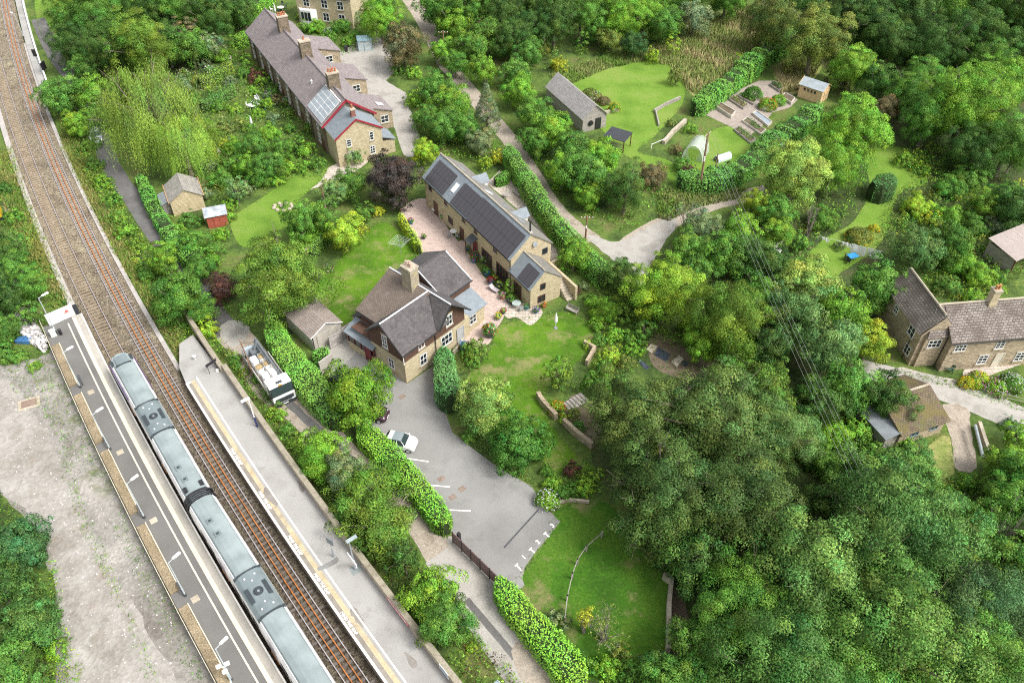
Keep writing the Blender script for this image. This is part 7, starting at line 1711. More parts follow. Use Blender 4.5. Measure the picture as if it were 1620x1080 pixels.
# ================================================================ PERSON
def person(px_, py_, ang, label):
    x, y = g(px_, py_, 0); t = empty('person', (x,y,0), radians(ang), label, 'person')
    V = []; E = []; Rr = []
    def j(p, r, par=None):
        V.append(p); Rr.append(r)
        if par is not None: E.append((par, len(V)-1))
        return len(V)-1
    pel = j((0,0,.94),.135); w = j((.02,0,1.08),.125,pel); chst = j((.06,0,1.30),.15,w); neck = j((.09,0,1.46),.06,chst); hd0 = j((.11,0,1.54),.08,neck); hd = j((.12,0,1.63),.095,hd0); j((.11,0,1.70),.07,hd)
    j((.215,0,1.61),.018,hd)
    for s in (-1,1):
        hip = j((0,s*.10,.88),.10,pel); kn = j((.06*(s>0),s*.11,.48),.062,hip); an = j((.0,s*.11,.09),.042,kn); j((.15,s*.12,.05),.038,an)
        sh = j((.05,s*.19,1.38),.065,chst); el = j((.14,s*.26,1.13),.044,sh); wr = j((.36,s*.20,1.08),.030,el); pa = j((.43,s*.19,1.07),.032,wr)
        for k in range(4): a_ = j((.49,s*(.165+.017*k),1.07),.010,pa); j((.525+.005*(k in(1,2)),s*(.165+.017*k),1.045),.008,a_)
        th_ = j((.44,s*.155,1.05),.010,pa); j((.47,s*.14,1.03),.008,th_)
    me = bpy.data.meshes.new('body'); me.from_pydata(V,E,[]); o = bpy.data.objects.new('body', me); COL.objects.link(o); o.parent = t
    sk = o.modifiers.new('skin','SKIN'); o.modifiers.new('sub','SUBSURF').levels = 1
    for i, r in enumerate(Rr): me.skin_vertices[0].data[i].radius = (r,r)
    me.skin_vertices[0].data[0].use_root = True
    bpy.context.view_layer.update(); ev = o.evaluated_get(bpy.context.evaluated_depsgraph_get()); nm = bpy.data.meshes.new_from_object(ev); o.modifiers.clear(); o.data = nm
    nm.materials.clear()
    for mt in (flat('skin',(.50,.31,.23),.6), flat('shirt_white',(.74,.74,.70),.8), flat('jeans_blue',(.07,.11,.24),.85), flat('shoe',(.05,.04,.035),.7)): nm.materials.append(mt)
    for p in nm.polygons:
        c = p.center; p.use_smooth = True
        p.material_index = 3 if c.z < .10 else (2 if c.z < 1.0 else (0 if c.z > 1.47 or c.x > .30 else 1))
    m = MB(); m.lathe([(.23,1.665),(.235,1.675),(.115,1.69),(.11,1.78),(.05,1.81)],(.11,0,0),16); m.build('straw_hat', flat('straw',(.42,.34,.20),.9), t)
    m = MB()
    for s in (-.035,.035): m.lathe([(.012,-.006),(.012,.006)],(.205,s,1.645),6)
    m.build('eyes', BLACK, t); m = MB(); m.lathe([(.095,1.52),(.1,1.6),(.098,1.67)],(.10,0,0),12); m.build('hair', flat('hair_grey',(.25,.22,.19),.9), t)
    return t
person(347,251,-20,'person in straw hat, white shirt and blue trousers working in the terrace garden')

# ================================================================ HEDGES
hedge('tall glossy laurel hedge between the lorry lane and the garage', [(433,528),(452,566),(484,610),(516,650),(545,680)], [2.2,2.9,3.0,2.6], [2.1,2.3,2.4,2.2], (.125,.235,.045), dens=95)
hedge('clipped bright laurel hedge along the car park, above the plum fence', [(572,690),(605,722),(645,765),(680,805),(708,848)], [2.4,2.5,2.3,2.2], [1.9,2.0,2.0,2.1], (.125,.245,.03), dens=85)
hedge('clipped bright hedge along the concrete lane at the bottom', [(788,930),(815,970),(850,1010),(885,1050),(920,1100)], [2.0,2.4,2.6,2.6], [2.1,2.1,2.0], (.14,.26,.03), dens=85)
hedge('tall blue green laurel hedge wall at the side of the station house', [(703,572),(706,610),(714,655)], [2.2,2.5,2.9], [2.6,2.9,3.0], (.07,.155,.055), dens=95)
hedge('narrow yellow clipped hedge between the back lawn and brick patio', [(634,352),(645,372),(656,388),(665,404)], .9, 1.7, (.30,.36,.03), dens=110, leaf=.11)
hedge('long tall clipped hedge along the upper lane behind the barn house', [(803,255),(830,300),(858,345),(890,388),(925,425),(962,455)], [2.3,2.4,2.4,2.4], [2.9,3.1,3.1,2.8], (.10,.20,.035), dens=80, leaf=.15)
hedge('bright conifer hedge curving above the terrace row', [(352,50),(385,40),(415,22),(432,2)], 1.8, 2.2, (.135,.28,.03), dens=70, leaf=.16)
hedge('rounded conifer hedge behind the white garden seat', [(375,80),(395,68)], 1.8, 2.4, (.12,.25,.03), dens=70, leaf=.16)
hedge('clipped dark green hedge on the rear terrace of the barn house', [(783,296),(795,290),(806,286)], 1.8, 1.6, (.085,.18,.025), dens=90, leaf=.13)
hedge('loose hornbeam hedge above the vegetable plot', [(1096,185),(1120,168),(1150,147),(1185,118),(1212,98),(1238,82)], [2.4,2.9,3.2,3.2], [2.6,2.9,3.2,3.0], (.085,.185,.035), wob=.28, dens=65, leaf=.24)
hedge('loose green hedge below the vegetable plot along the track', [(1070,292),(1105,300),(1140,295),(1180,275),(1215,245),(1255,215),(1290,190)], [3.0,3.2,3.4,3.4,3.2], [2.4,2.6,2.8,2.8], (.075,.17,.035), wob=.28, dens=65, leaf=.24)
hedge('dense dark clipped block of hedge beside the right hand lawn', [(1372,318),(1392,312),(1400,302)], 3.4, 3.2, (.045,.115,.03), dens=80, leaf=.14)
hedge('yellow topped clipped hedge in the terrace gardens', [(318,142),(345,128),(368,112)], 1.9, 1.9, (.12,.17,.03), dens=70, leaf=.16)
hedge('dark clipped hedge row below the yellow topped one', [(320,178),(345,165),(372,148)], 2.2, 1.8, (.07,.14,.03), dens=70, leaf=.16)
hedge('ivy clad wall top hedge beside the back lawn', [(492,412),(510,395),(528,370)], .9, 2.0, (.10,.19,.04), dens=90, leaf=.13)
hedge('rough green hedge along the lane beside the stone store', [(225,290),(243,330),(262,365),(288,398),(320,432)], [1.4,1.8,2.4,2.6], [1.8,1.9,2.2], (.085,.19,.04), wob=.28, dens=65, leaf=.2)
hedge('small clipped hedge on top of the low boarded enclosure', [(497,574),(512,572),(522,566)], 1.5, 1.8, (.09,.19,.035), dens=80)

# ================================================================ TREES AND SHRUBS (crown centre and half-width in photograph pixels)
def trees(label, group, L):
    for a in L: tree(*a[:5], label, group, **(a[5] if len(a) > 5 else {}))
# --- wood at the top left
trees('dark green broadleaf tree in the dense clump at the top left beside the railway', 'trees of the top left wood', [(118,70,36,'round','dark'),(150,25,42,'oval','mid'),(198,22,40,'round','mid'),(240,12,36,'oval','dark'),(285,15,42,'round','mid'),(335,25,36,'oval','dark'),(170,80,36,'oval','dark'),(262,68,34,'round','dark'),(300,72,32,'round','mid'),(330,72,22,'round','grey'),(135,110,26,'round','mid'),(105,30,26,'round','mid'),(385,20,26,'round','dark'),(365,8,26,'round','dark'),(200,-15,45,'round','mid'),(300,-20,45,'round','dark'),(110,-15,34,'round','mid')])
tree(222,72,44,'oval','moss','bright yellow green tree standing out of the dark clump at the top left')
tree(297,62,24,'oval','brown','purplish grey tree at the right side of the top left wood')
tree(190,116,25,'shrub','brown','brown leaved round shrub beside the willow top',kzs=1.3)
tree(235,108,24,'shrub','olive','olive brown shrub behind the willow crown',kzs=1.3)
tree(95,152,32,'round','mid','round dark green tree closest to the railway at upper left')
tree(150,148,29,'round','bright','leafy mid green tree between the rail side tree and the willow')
tree(122,196,23,'round','bright','bright green small tree beside the shady lane near the silver car')
tree(165,180,22,'round','mid','dark green tree overhanging the silver car')
# --- willow
tree(237,182,74,'willow','willow','large pale yellow green weeping willow beside the lane',kzs=1.05)
tree(288,228,52,'willow','willow','second drooping lobe of weeping willow above the stone store',kzs=1.0)
# --- railway bank between track and lane
trees('green bramble shrub on the bank between the railway and the tarmac lane', 'shrubs on the railway bank', [(150,262,14,'shrub','mid'),(163,290,16,'shrub','bright'),(178,318,17,'shrub','mid'),(186,345,16,'shrub','moss'),(200,368,17,'shrub','bright'),(216,388,15,'shrub','moss'),(236,432,20,'shrub','mid'),(272,438,16,'shrub','bright'),(138,236,13,'shrub','moss'),(150,228,12,'shrub','mid')])
tree(258,410,25,'oval','bright','upright bright green tree on the bank above the tall dark one')
tree(285,468,42,'round','mid','broad mid green tree on the railway bank before the lane bend')
tree(318,490,24,'round','mid','smaller green tree hugging the lane bend')
tree(328,522,19,'shrub','lime','yellowish bush at the top of the right platform',kzs=1.3)
# --- left of the railway
trees('green tree in the thicket left of the railway above the rubble heap', 'trees of the left edge thicket', [(20,430,30,'round','mid'),(48,448,26,'oval','mid'),(8,400,28,'round','dark'),(15,470,30,'round','dark'),(45,495,22,'round','mid'),(5,520,26,'round','mid'),(-25,450,40,'round','dark'),(28,385,18,'oval','mid')])
trees('low green shrub at the far left edge beside the old concrete pad', 'shrubs of the left edge', [(22,345,17,'shrub','mid'),(8,300,14,'shrub','dark'),(5,560,22,'shrub','mid'),(30,565,15,'shrub','mid'),(55,580,12,'shrub','bright')])
tree(30,868,50,'dense',(.05,.105,.045),'large dark green tree at the left edge of the gravel yard')
tree(45,985,52,'dense',(.065,.13,.045),'mid green leafy tree at the bottom left edge of the gravel yard')
trees('dark tree cut off by the bottom left corner', 'bottom left corner trees', [(-8,925,44,'round','dark'),(5,1065,52,'round','mid'),(-50,820,50,'round','dark'),(55,1075,30,'round','dark')])
tree(88,1030,20,'shrub','bright','light green bush at the yard edge near the bottom left corner',kzs=1.3)
# --- terrace gardens
trees('mixed green garden shrub in the terrace gardens', 'shrubs of the terrace gardens', [(300,185,16,'shrub','mid'),(345,170,14,'shrub','mid'),(330,205,16,'shrub','bright'),(395,205,12,'shrub','mid'),(370,175,12,'shrub','bright'),(470,225,14,'round','mid'),(505,262,14,'shrub','mid'),(438,285,15,'shrub','bright'),(340,255,14,'shrub','mid'),(400,145,12,'shrub','bright'),(465,150,10,'shrub','moss'),(365,130,12,'shrub','grey'),(310,130,12,'shrub','olive'),(422,165,12,'shrub','bright'),(480,265,14,'shrub','bright'),(365,325,14,'shrub','bright'),(285,140,18,'shrub','grey'),(305,160,14,'shrub','mid'),(352,205,16,'shrub','olive'),(372,235,18,'shrub','bright'),(400,232,24,'round','mid'),(425,215,18,'shrub','bright'),(432,190,12,'shrub','grey'),(445,235,20,'round','mid'),(425,262,24,'round','mid'),(390,262,20,'round','bright'),(365,262,18,'shrub','mid'),(410,285,20,'shrub','mid'),(455,265,18,'shrub','bright'),(350,285,20,'shrub','mid'),(330,265,14,'shrub','grey'),(385,300,16,'shrub','grey'),(485,240,16,'shrub','bright'),(460,205,12,'shrub','mid'),(355,230,12,'shrub','yellow'),(378,196,12,'shrub','olive'),(415,130,14,'shrub','bright'),(385,118,14,'shrub','mid'),(350,90,16,'shrub','bright'),(318,100,14,'shrub','grey'),(435,112,12,'shrub','mid'),(340,240,14,'shrub','mid'),(440,160,12,'shrub','brown'),(408,182,12,'shrub','bright'),(435,145,13,'shrub','mid'),(455,180,11,'shrub','moss')])
tree(374,77,13,'column','bright','clipped conical bright green conifer by the terrace hedge',kzs=.75)
tree(392,100,10,'column','bright','second small clipped conifer near the terrace gable',kzs=.7)
tree(408,125,15,'shrub','plum','dark plum shrub against the terrace front gardens',kzs=1.2)
tree(372,300,18,'oval','silver','silver grey upright shrub beside the red shed')
trees('green shrub around the stone store and the red shed', 'shrubs around the red shed', [(300,352,18,'shrub','mid'),(322,308,15,'shrub','grey'),(305,385,22,'round','mid'),(280,370,18,'shrub','bright'),(335,395,18,'shrub','mid'),(350,372,14,'shrub','bright'),(318,425,22,'round','mid'),(335,415,18,'shrub','bright'),(362,345,12,'shrub','bright'),(300,410,18,'shrub','mid')])
tree(353,455,24,'round','plum','dark plum leaved tree beside the lane and the big round tree')
tree(442,445,70,'round','moss','big broad mid green tree over the garage and lane')
tree(478,352,30,'oval','mid','tall rounded shrub tree at the end of the terrace lawn')
tree(512,345,24,'oval','mid','green tree beside the wooden pole in the gardens')
tree(545,368,30,'round','lime','yellow green round tree beside the ivy wall')
tree(492,378,22,'shrub','bright','bright bush at the corner of the terrace lawn',kzs=1.3)
tree(528,302,22,'round','silver','grey green bush below the terrace gable end')
tree(556,290,26,'round','mid','spreading green shrub between the gable end and the dark copper beech')
tree(575,340,18,'shrub','mid','green shrub beside the yellow flowered border',kzs=1.2)
tree(598,335,12,'shrub','yellow','yellow leaved shrub at the top of the back lawn')
tree(620,282,40,'round','purple','almost black purple beech at the end of the barn house')
tree(632,320,18,'round','purple','lower dark drooping branch tree under the purple beech')
tree(560,252,14,'shrub','silver','sage green climber bush against the terrace gable',kzs=1.6)
tree(490,205,10,'shrub','moss','climber bush at the front wall of the terrace',kzs=1.8); tree(575,238,9,'column','mid','green climber growing up the cream terrace gable',kzs=.8)
# --- behind the terrace, upper lane
tree(602,28,36,'round','bright','large bright green round tree behind the terrace yard')
tree(637,74,31,'round','brown','dense round tree with dusky purple brown leaves by the terrace yard',h0=4.5)
trees('dense green shrub on the slope below the bay window house', 'shrubs below the bay window house', [(500,45,14,'shrub','bright'),(520,62,14,'shrub','mid'),(540,45,16,'shrub','mid'),(560,32,16,'shrub','grey'),(550,68,13,'shrub','bright'),(478,28,10,'shrub','lime'),(480,45,12,'shrub','mid'),(580,18,16,'shrub','grey'),(520,90,10,'shrub','bright'),(565,58,12,'shrub','mid'),(630,110,14,'shrub','mid'),(655,118,14,'shrub','bright')])
trees('leafy green tree between the terrace yard track and the upper lane', 'trees between yard and upper lane', [(690,140,28,'round','mid'),(715,165,30,'round','bright'),(672,185,22,'round','mid'),(700,200,28,'round','mid'),(735,205,24,'round','mid'),(760,225,22,'round','grey'),(655,160,16,'shrub','bright')])
tree(672,240,20,'round','lime','yellow green tree at the far end of the barn house')
tree(770,178,27,'conifer','grey','tall grey green spruce standing by the upper lane')
tree(768,262,12,'shrub','lime','yellow shrub row on the rear terrace',kzs=1.4); tree(786,252,12,'shrub','yellow','yellow green bush at the top of the rear terrace',kzs=1.4)
# --- wood along the top
trees('green broadleaf tree in the wood along the top edge', 'trees of the top edge wood', [(690,15,28,'round','mid'),(720,40,28,'round','bright'),(745,75,28,'round','mid'),(765,110,24,'round','bright'),(740,10,32,'oval','mid'),(790,20,34,'round','dark'),(810,60,32,'round','dark'),(770,55,30,'round','mid'),(835,85,24,'round','mid'),(845,45,32,'round','dark'),(878,25,36,'oval','dark'),(845,5,30,'round','dark'),(920,15,34,'oval','mid'),(950,40,26,'round','mid'),(985,28,36,'round','bright'),(1020,15,32,'round','bright'),(1050,40,28,'round','mid'),(905,-15,40,'round','mid'),(990,-20,40,'round','mid'),(1075,-5,32,'round','mid'),(700,80,20,'round','bright'),(720,100,20,'round','mid'),(760,-25,40,'round','dark')])
tree(1098,28,28,'round','grey','grey green round tree at the top of the long grass')
tree(965,62,20,'spread','olive','small olive orchard tree above the upper lawn')
tree(1002,70,20,'round','deep','dark bushy shrub tree next to the olive orchard tree')
tree(884,106,14,'shrub','yellow','bright yellow green bush behind the timber barn',kzs=1.2)
tree(1031,92,11,'shrub','lime','lime yellow young tree on the upper lawn',kzs=1.7)
tree(1070,120,13,'round','olive','small sparse olive green tree at the edge of the upper lawn')
tree(922,68,11,'column','mid','slim pale green sapling above the upper lawn',kzs=.8); tree(855,82,18,'shrub','olive','tangle of olive scrub behind the yellow bush'); tree(1065,70,12,'column','lime','slender lime sapling by the long grass',kzs=.8)
# --- belt between upper lane and upper lawn
trees('leafy green tree in the belt between the upper lane and the timber barn', 'trees between upper lane and barn', [(820,145,26,'round','bright'),(845,180,28,'round','mid'),(875,210,32,'round','bright'),(905,240,34,'round','mid'),(925,275,36,'round','mid'),(890,270,28,'round','bright'),(950,250,30,'round','bright'),(965,300,24,'round','mid'),(848,225,24,'round','mid'),(815,115,24,'round','mid'),(930,310,22,'round','bright')])
tree(990,298,30,'oval','dark','dark upright tree at the lane bend end of the tree belt')
tree(1030,282,24,'shrub','brown','brownish twiggy hedgerow bush beside the grass strip',kzs=1.2)
tree(1080,262,16,'shrub','mid','ivy green hedge bush beside the polytunnel',kzs=1.2); tree(1088,275,13,'shrub','plum','dark purple bush by the tall power pole',kzs=1.2); tree(1070,238,11,'shrub','brown','reddish brown bush at the polytunnel end',kzs=1.1); tree(1093,205,12,'shrub','bright','leafy shrub behind the polytunnel'); tree(1062,195,9,'shrub','olive','dry olive shrub beside the timber edging')
# --- top right
tree(1222,35,40,'feather','olive','drooping olive birch with visible pale trunk at the top right')
tree(1290,62,52,'round','olive','broad olive green tree behind the honey coloured shed')
tree(1352,108,36,'round','bright','bright green round tree right of the honey coloured shed')
tree(1322,130,18,'shrub','brown','brown green bush beside the honey coloured shed')
trees('dark green tree in the deep wood at the top right corner', 'trees of the top right wood', [(1340,25,40,'oval','dark'),(1380,50,44,'round','dark'),(1400,10,44,'round','deep'),(1420,75,40,'round','dark'),(1445,30,44,'feather','dark'),(1480,75,44,'feather','dark'),(1500,15,48,'feather','mid'),(1540,55,48,'feather','dark'),(1580,20,50,'feather','mid'),(1600,80,44,'round','dark'),(1460,130,38,'round','mid'),(1390,130,30,'round','dark'),(1150,-5,34,'round','mid'),(1260,-10,45,'round','dark'),(1340,-25,50,'round','dark'),(1470,-25,50,'round','dark'),(1640,40,60,'feather','dark'),(1580,-25,50,'round','dark'),(1560,100,36,'feather','mid')])
tree(1530,165,66,'round','bright','huge bright green oak with lumpy crown at the right')
tree(1590,130,46,'round','bright','second bright oak crown behind the huge one at the right edge')
tree(1470,185,44,'round','mid','mid green tree to the left of the huge oak')
tree(1440,150,36,'round','mid','shadowed green tree above the right hand clearing')
tree(1598,225,52,'round','mid','deep green tree under the huge oak at the right edge')
tree(1540,235,40,'round','dark','dark tree in the shade below the huge oak')
tree(1345,205,54,'round','bright','bright domed tree below the vegetable plot hedge')
tree(1395,175,24,'round','brown','brown tinged tree beside the domed bright tree')
tree(1258,275,54,'round','pale','large pale yellow green tree below the vegetable plot')
tree(1320,262,46,'round','bright','bright green tree next to the pale one above the dead twigs')
tree(1198,322,26,'round','lime','yellow green tree leaning over the bend of the upper track')
tree(1225,335,28,'round','mid','green tree below the yellow one at the track bend')
tree(1450,330,24,'shrub','lime','sprawling yellow green shrub in the right hand clearing',kzs=.9); tree(1475,350,18,'shrub','yellow','yellow shrub further along the right hand clearing',kzs=.9)
trees('green scrub bush on the overgrown bank above the cottage', 'scrub above the cottage', [(1430,255,16,'shrub','bright'),(1460,268,14,'shrub','bright'),(1500,300,22,'shrub','mid'),(1530,285,26,'shrub','mid'),(1555,320,26,'round','bright'),(1585,310,24,'round','mid'),(1500,345,22,'shrub','bright'),(1540,360,22,'shrub','mid'),(1520,420,24,'shrub','bright'),(1550,440,24,'shrub','bright'),(1575,400,18,'shrub','olive'),(1500,455,20,'shrub','mid'),(1540,475,20,'shrub','bright'),(1580,440,16,'shrub','mid'),(1575,360,20,'shrub','grey')])
tree(1610,330,36,'round','dark','dark tree at the right edge above the brown shed roof')
tree(1450,395,38,'feather','silver','feathery grey green tree between lawn and cottage')
tree(1500,385,36,'feather','mid','second feathery windblown tree uphill of the cottage')
tree(1390,455,44,'round','mid','round green tree touching the cottage roof on its left')
tree(1328,390,10,'shrub','grey','round clipped bush among the washing')
tree(1262,385,20,'shrub','mid','dark green bushes under the dead twigs')
tree(1300,350,24,'shrub','mid','green shrub above the washing line lawn',kzs=1.1)
twig_tree(1283,352,20,5.0,'dead grey bush above the washing line lawn',3)
# --- centre right wood
trees('leafy tree in the wood right of the lane crossing', 'trees of the centre right wood', [(1110,360,30,'round','grey'),(1090,395,32,'round','mid'),(1140,400,38,'round','mid'),(1185,405,36,'round','dark'),(1170,365,30,'round','bright'),(1215,420,34,'round','dark'),(1250,430,30,'round','mid'),(1100,430,28,'round','mid'),(1200,465,36,'round','mid'),(1230,370,26,'round','bright')])
twig_tree(1085,345,22,4.0,'pale twiggy grey bush at the lane crossing',6,None,'grey')
tree(1055,458,58,'round','lime','big fresh lime green tree beside the lane crossing')
tree(1152,508,60,'feather','moss','large feathery green tree right of the lime green one')
tree(1115,540,34,'round','bright','bright lower tree beside the cleared plot')
tree(1275,455,48,'round','pale','pale yellow green tree below the washing line lawn')
tree(1330,495,44,'round','bright','bright green tree between the lawn and the cottage')
tree(1255,500,44,'feather','silver','silvery windblown tree under the overhead wires')
tree(1310,550,50,'feather','silver','large silver green tree left of the cottage')
tree(1375,540,34,'round','lime','yellow green tree in front of the cottage gable')
tree(1220,545,40,'round','dark','dark green tree below the silvery windblown one')
tree(1205,620,48,'feather','moss','tall feathery green tree left of the wires')
tree(1160,600,36,'round','mid','round mid green tree beside the cleared plot end')
tree(1405,630,40,'round','dark','dark glossy tree leaning over the mossy outbuilding')
tree(1345,610,46,'round','mid','mid green tree right of the overhead wires')
tree(1290,640,40,'round','dark','dark shaded tree beneath the overhead wires')
trees('bright green scrub under the overhead wires', 'scrub under the wires', [(1320,690,28,'shrub','bright'),(1355,680,26,'shrub','bright'),(1380,720,24,'shrub','mid'),(1300,730,30,'shrub','mid'),(1345,740,26,'shrub','bright'),(1270,700,30,'round','dark'),(1440,735,18,'shrub','bright'),(1480,790,26,'shrub','mid'),(1530,765,20,'shrub','bright'),(1430,700,14,'shrub','bright')])
tree(908,402,28,'round','bright','dense round bright green tree at the end of the barn house')
tree(985,435,27,'oval','dark','dark green yew beside the lane crossing',kzs=.9)
trees('yellow green garden shrub beside the front lawn', 'shrubs beside the front lawn', [(1010,480,18,'shrub','mid'),(1000,555,16,'shrub','bright'),(935,475,12,'shrub','mid'),(930,545,10,'shrub','lime'),(985,610,20,'shrub','mid'),(965,640,18,'shrub','moss'),(1020,520,18,'round','mid'),(1090,520,20,'shrub','bright'),(950,540,15,'shrub','mid'),(955,492,26,'shrub','bright'),(985,500,22,'shrub','moss'),(1000,535,20,'shrub','mid'),(975,530,18,'shrub','bright'),(965,565,18,'shrub','lime'),(990,575,16,'shrub','olive'),(945,515,14,'shrub','bright')])
tree(908,462,11,'shrub','plum','small plum leaved shrub by the grey lawn bench'); tree(922,455,10,'shrub','grey','grey lavender bush beside the plum shrub')
tree(885,592,25,'round','moss','leafy green tree on the edge of the front lawn',h0=2.6)
tree(945,612,24,'shrub','emerald','dense ivy green hedge bush beside the timber steps',kzs=1.5); tree(955,585,20,'shrub','moss','tall moss green bush behind the pale block wall',kzs=1.4)
tree(908,655,12,'shrub','olive','wispy olive grass clump on the bank'); tree(915,676,12,'shrub','emerald','small round emerald bush on the bank'); tree(893,663,10,'shrub','lime','yellow green bush beside the timber steps'); tree(870,640,10,'shrub','bright','green bush in the walled corner')
# --- car park side
tree(566,625,54,'round',(.10,.18,.025),'dense bright green round tree beside the small white hatchback',h0=4.0)
tree(750,556,22,'shrub','moss','yellow green bush by the lawn at the station house door',kzs=1.2); tree(748,572,14,'shrub','mid','small green mound below the yellow green bush')
tree(765,640,44,'round',(.19,.25,.075),'pale yellow green loose tree between the laurel wall and the car park',h0=3.6)
tree(820,700,51,'dense','emerald','dense dark green domed bush at the car park edge',kzs=.95)
tree(742,690,14,'shrub','mid','small ivy bush at the car park wall')
tree(905,745,15,'shrub','plum','dark red leaved bush at the head of the lower lawn',kzs=1.2)
trees('green flowering shrub at the head of the lower lawn', 'shrubs at the head of the lower lawn', [(875,765,18,'shrub','bright'),(890,780,14,'shrub','mid'),(925,770,18,'shrub','bright'),(940,752,15,'shrub','moss'),(865,745,12,'shrub','mid'),(905,775,14,'shrub','mid')])
twig_tree(958,1000,42,3.2,'straggling pale twiggy bush at the bottom of the lower lawn',4,None,'olive')
twig_tree(925,985,16,3.4,'young tree with yellow leaves at the bottom of the lower lawn',9,None,'yellow')
tree(880,985,22,'shrub','grey','grey green bush at the end of the bottom hedge')
trees('green shrub along the bottom edge beside the lower lawn', 'bottom edge shrubs', [(920,1055,24,'shrub','mid'),(960,1060,26,'shrub','bright'),(1000,1068,28,'shrub','mid'),(1035,1050,22,'shrub','grey'),(985,1035,18,'shrub','olive')])
# --- between platform wall and lane
trees('green shrub between the platform wall and the stony lane', 'shrubs behind the platform wall', [(408,600,12,'shrub','mid'),(425,622,12,'shrub','mid'),(385,590,10,'shrub','moss'),(440,655,17,'shrub','bright'),(455,680,14,'shrub','mid'),(372,572,12,'shrub','mid'),(360,560,10,'shrub','olive'),(470,700,16,'shrub','moss')])
tree(508,716,40,'round','bright','fresh green tree behind the platform wall above the dark bushes',h0=2.6)
tree(545,748,32,'round','grey','blue grey green tree in the middle of the platform thicket',h0=2.8)
tree(578,772,52,'feather','moss','feathery willow bush in the platform thicket',h0=2.6)
tree(598,826,58,'feather','moss','large feathery bush behind the platform wall',h0=2.6)
tree(560,800,36,'feather','mid','green feathery bush against the platform wall',h0=2.0)
tree(640,885,26,'round','dark','dark green bush beside the concrete lane start',h0=2.6)
tree(682,942,50,'round','bright','leafy dark green tree beside the concrete lane',h0=2.8)
tree(708,982,42,'round','mid','lower leafy green tree near the glass shelter',h0=2.8)
tree(745,1025,11,'shrub','lime','bright lime clump beside the concrete lane')
# --- big dark tree group
tree(1010,665,80,'round',(.066,.10,.036),'great dark grey green sycamore left of the wood',kzs=.95)
tree(1130,668,92,'round',(.07,.108,.038),'great dark tree with dense lumpy crown in the middle of the wood')
tree(1220,690,70,'round',(.085,.135,.045),'broad olive green crown at the right of the great dark trees')
tree(1058,785,92,'round',(.062,.098,.034),'great dark tree overhanging the lower lawn')
tree(1175,795,92,'round',(.066,.104,.035),'great dark tree in the heart of the lower wood')
tree(1100,880,62,'round','dark','deep shaded tree at the stone wall of the lower lawn')
trees('mid green tree in the wood filling the bottom right corner of the photo', 'trees of the bottom right wood', [(1285,905,112,'round',(.095,.165,.05)),(1415,850,108,'feather',(.09,.165,.055)),(1410,1000,118,'round',(.085,.155,.045)),(1245,1050,105,'round',(.08,.155,.045)),(1175,965,78,'round','mid'),(1530,960,84,'feather',(.075,.125,.06)),(1560,1050,90,'round','mid'),(1590,890,62,'round','mid'),(1490,890,52,'oval','bright'),(1115,1020,56,'round','mid'),(1060,1075,46,'round','mid'),(1110,1085,50,'round','mid'),(1350,1100,90,'round','mid'),(1440,745,44,'round',(.09,.165,.05)),(1375,770,62,'round',(.085,.16,.05)),(1325,800,54,'round','dark'),(1680,960,80,'round','mid'),(1660,860,60,'round','mid'),(1500,1090,90,'round','mid')])
trees('grey green tree at the right edge below the lane spur', 'right edge trees below the spur', [(1560,835,44,'round','mid'),(1600,790,46,'round','mid'),(1590,735,32,'round','bright'),(1610,690,26,'round','bright'),(1500,810,40,'round','mid'),(1640,760,50,'round','mid')])
twig_tree(1590,850,26,9,'bare pale branched tree at the right edge of the wood',15)
tree(1600,672,17,'shrub','blue','blue green spreading garden shrub right of the lane spur',kzs=.6)
tree(1485,560,9,'column','bright','leafy green creeper tree against the cottage corner',kzs=.8); tree(1568,548,20,'shrub','grey','climbing rose on the cottage front',kzs=1.6); tree(1612,560,16,'shrub','dark','dark bush at the right edge by the cottage',kzs=1.4)
tree(700,318,10,'column','mid','dark climber on the barn house wall beside the first door',kzs=.85); tree(757,378,10,'column','mid','green climber on the barn house wall by the porch',kzs=.85); tree(806,455,8,'column','bright','tall leafy climber at the corner of the barn house wing',kzs=.9); tree(834,470,7,'column','bright','slim green climber beside the wing doors',kzs=.8); tree(768,388,8,'column','olive','browning climber next to the porch climber',kzs=.8)
# dead trunks at the right
x, y = g(1540,272,0); t = empty('dead_tree', (x,y,0), 0, 'pair of bare pale leaning trunks under the huge oak', 'tree'); m = MB(); m.tube((0,0,0),(.8,.3,4.5),.28,.16,8); m.tube((-.9,0,0),(-.2,.3,3.8),.22,.12,8); m.build('trunk', PALE_BARK, t)
x, y = g(1590,275,0); t = empty('dead_tree', (x,y,0), 0, 'single twisted grey bare stem at the right edge', 'tree'); m = MB(); m.path([(0,0,0),(.2,0,1.8),(-.3,.1,3),(.5,0,4.4),(1.3,.2,5.5)],.13,6); m.build('trunk', PALE_BARK, t)

# ================================================================ UNDERGROWTH AND GRASS (uncountable)
weeds('undergrowth', [(100,135),(112,142),(150,240),(178,295),(205,342),(258,420),(318,500),(350,548),(368,565),(345,560),(325,530),(305,565),(288,560),(200,400),(120,245),(92,170)], 900, .25, .75, ['mid','bright','moss','olive','lime'], .22, 60, 'brambles and weeds covering the bank between railway and lane', seed=2)
weeds('undergrowth', [(345,556),(372,556),(470,690),(560,790),(650,880),(720,960),(800,1050),(840,1110),(740,1110),(700,1030),(560,850),(440,690)], 900, .2, .6, ['mid','bright','moss','olive',(.13,.08,.05)], .2, 60, 'weeds and brambles behind the platform wall', seed=3)
weeds('undergrowth', [(-60,250),(10,235),(45,330),(112,480),(78,500),(60,470),(30,500),(30,580),(-60,620)], 600, .25, .7, ['mid','bright','olive','moss'], .22, 55, 'weeds and scrub left of the railway', seed=4)
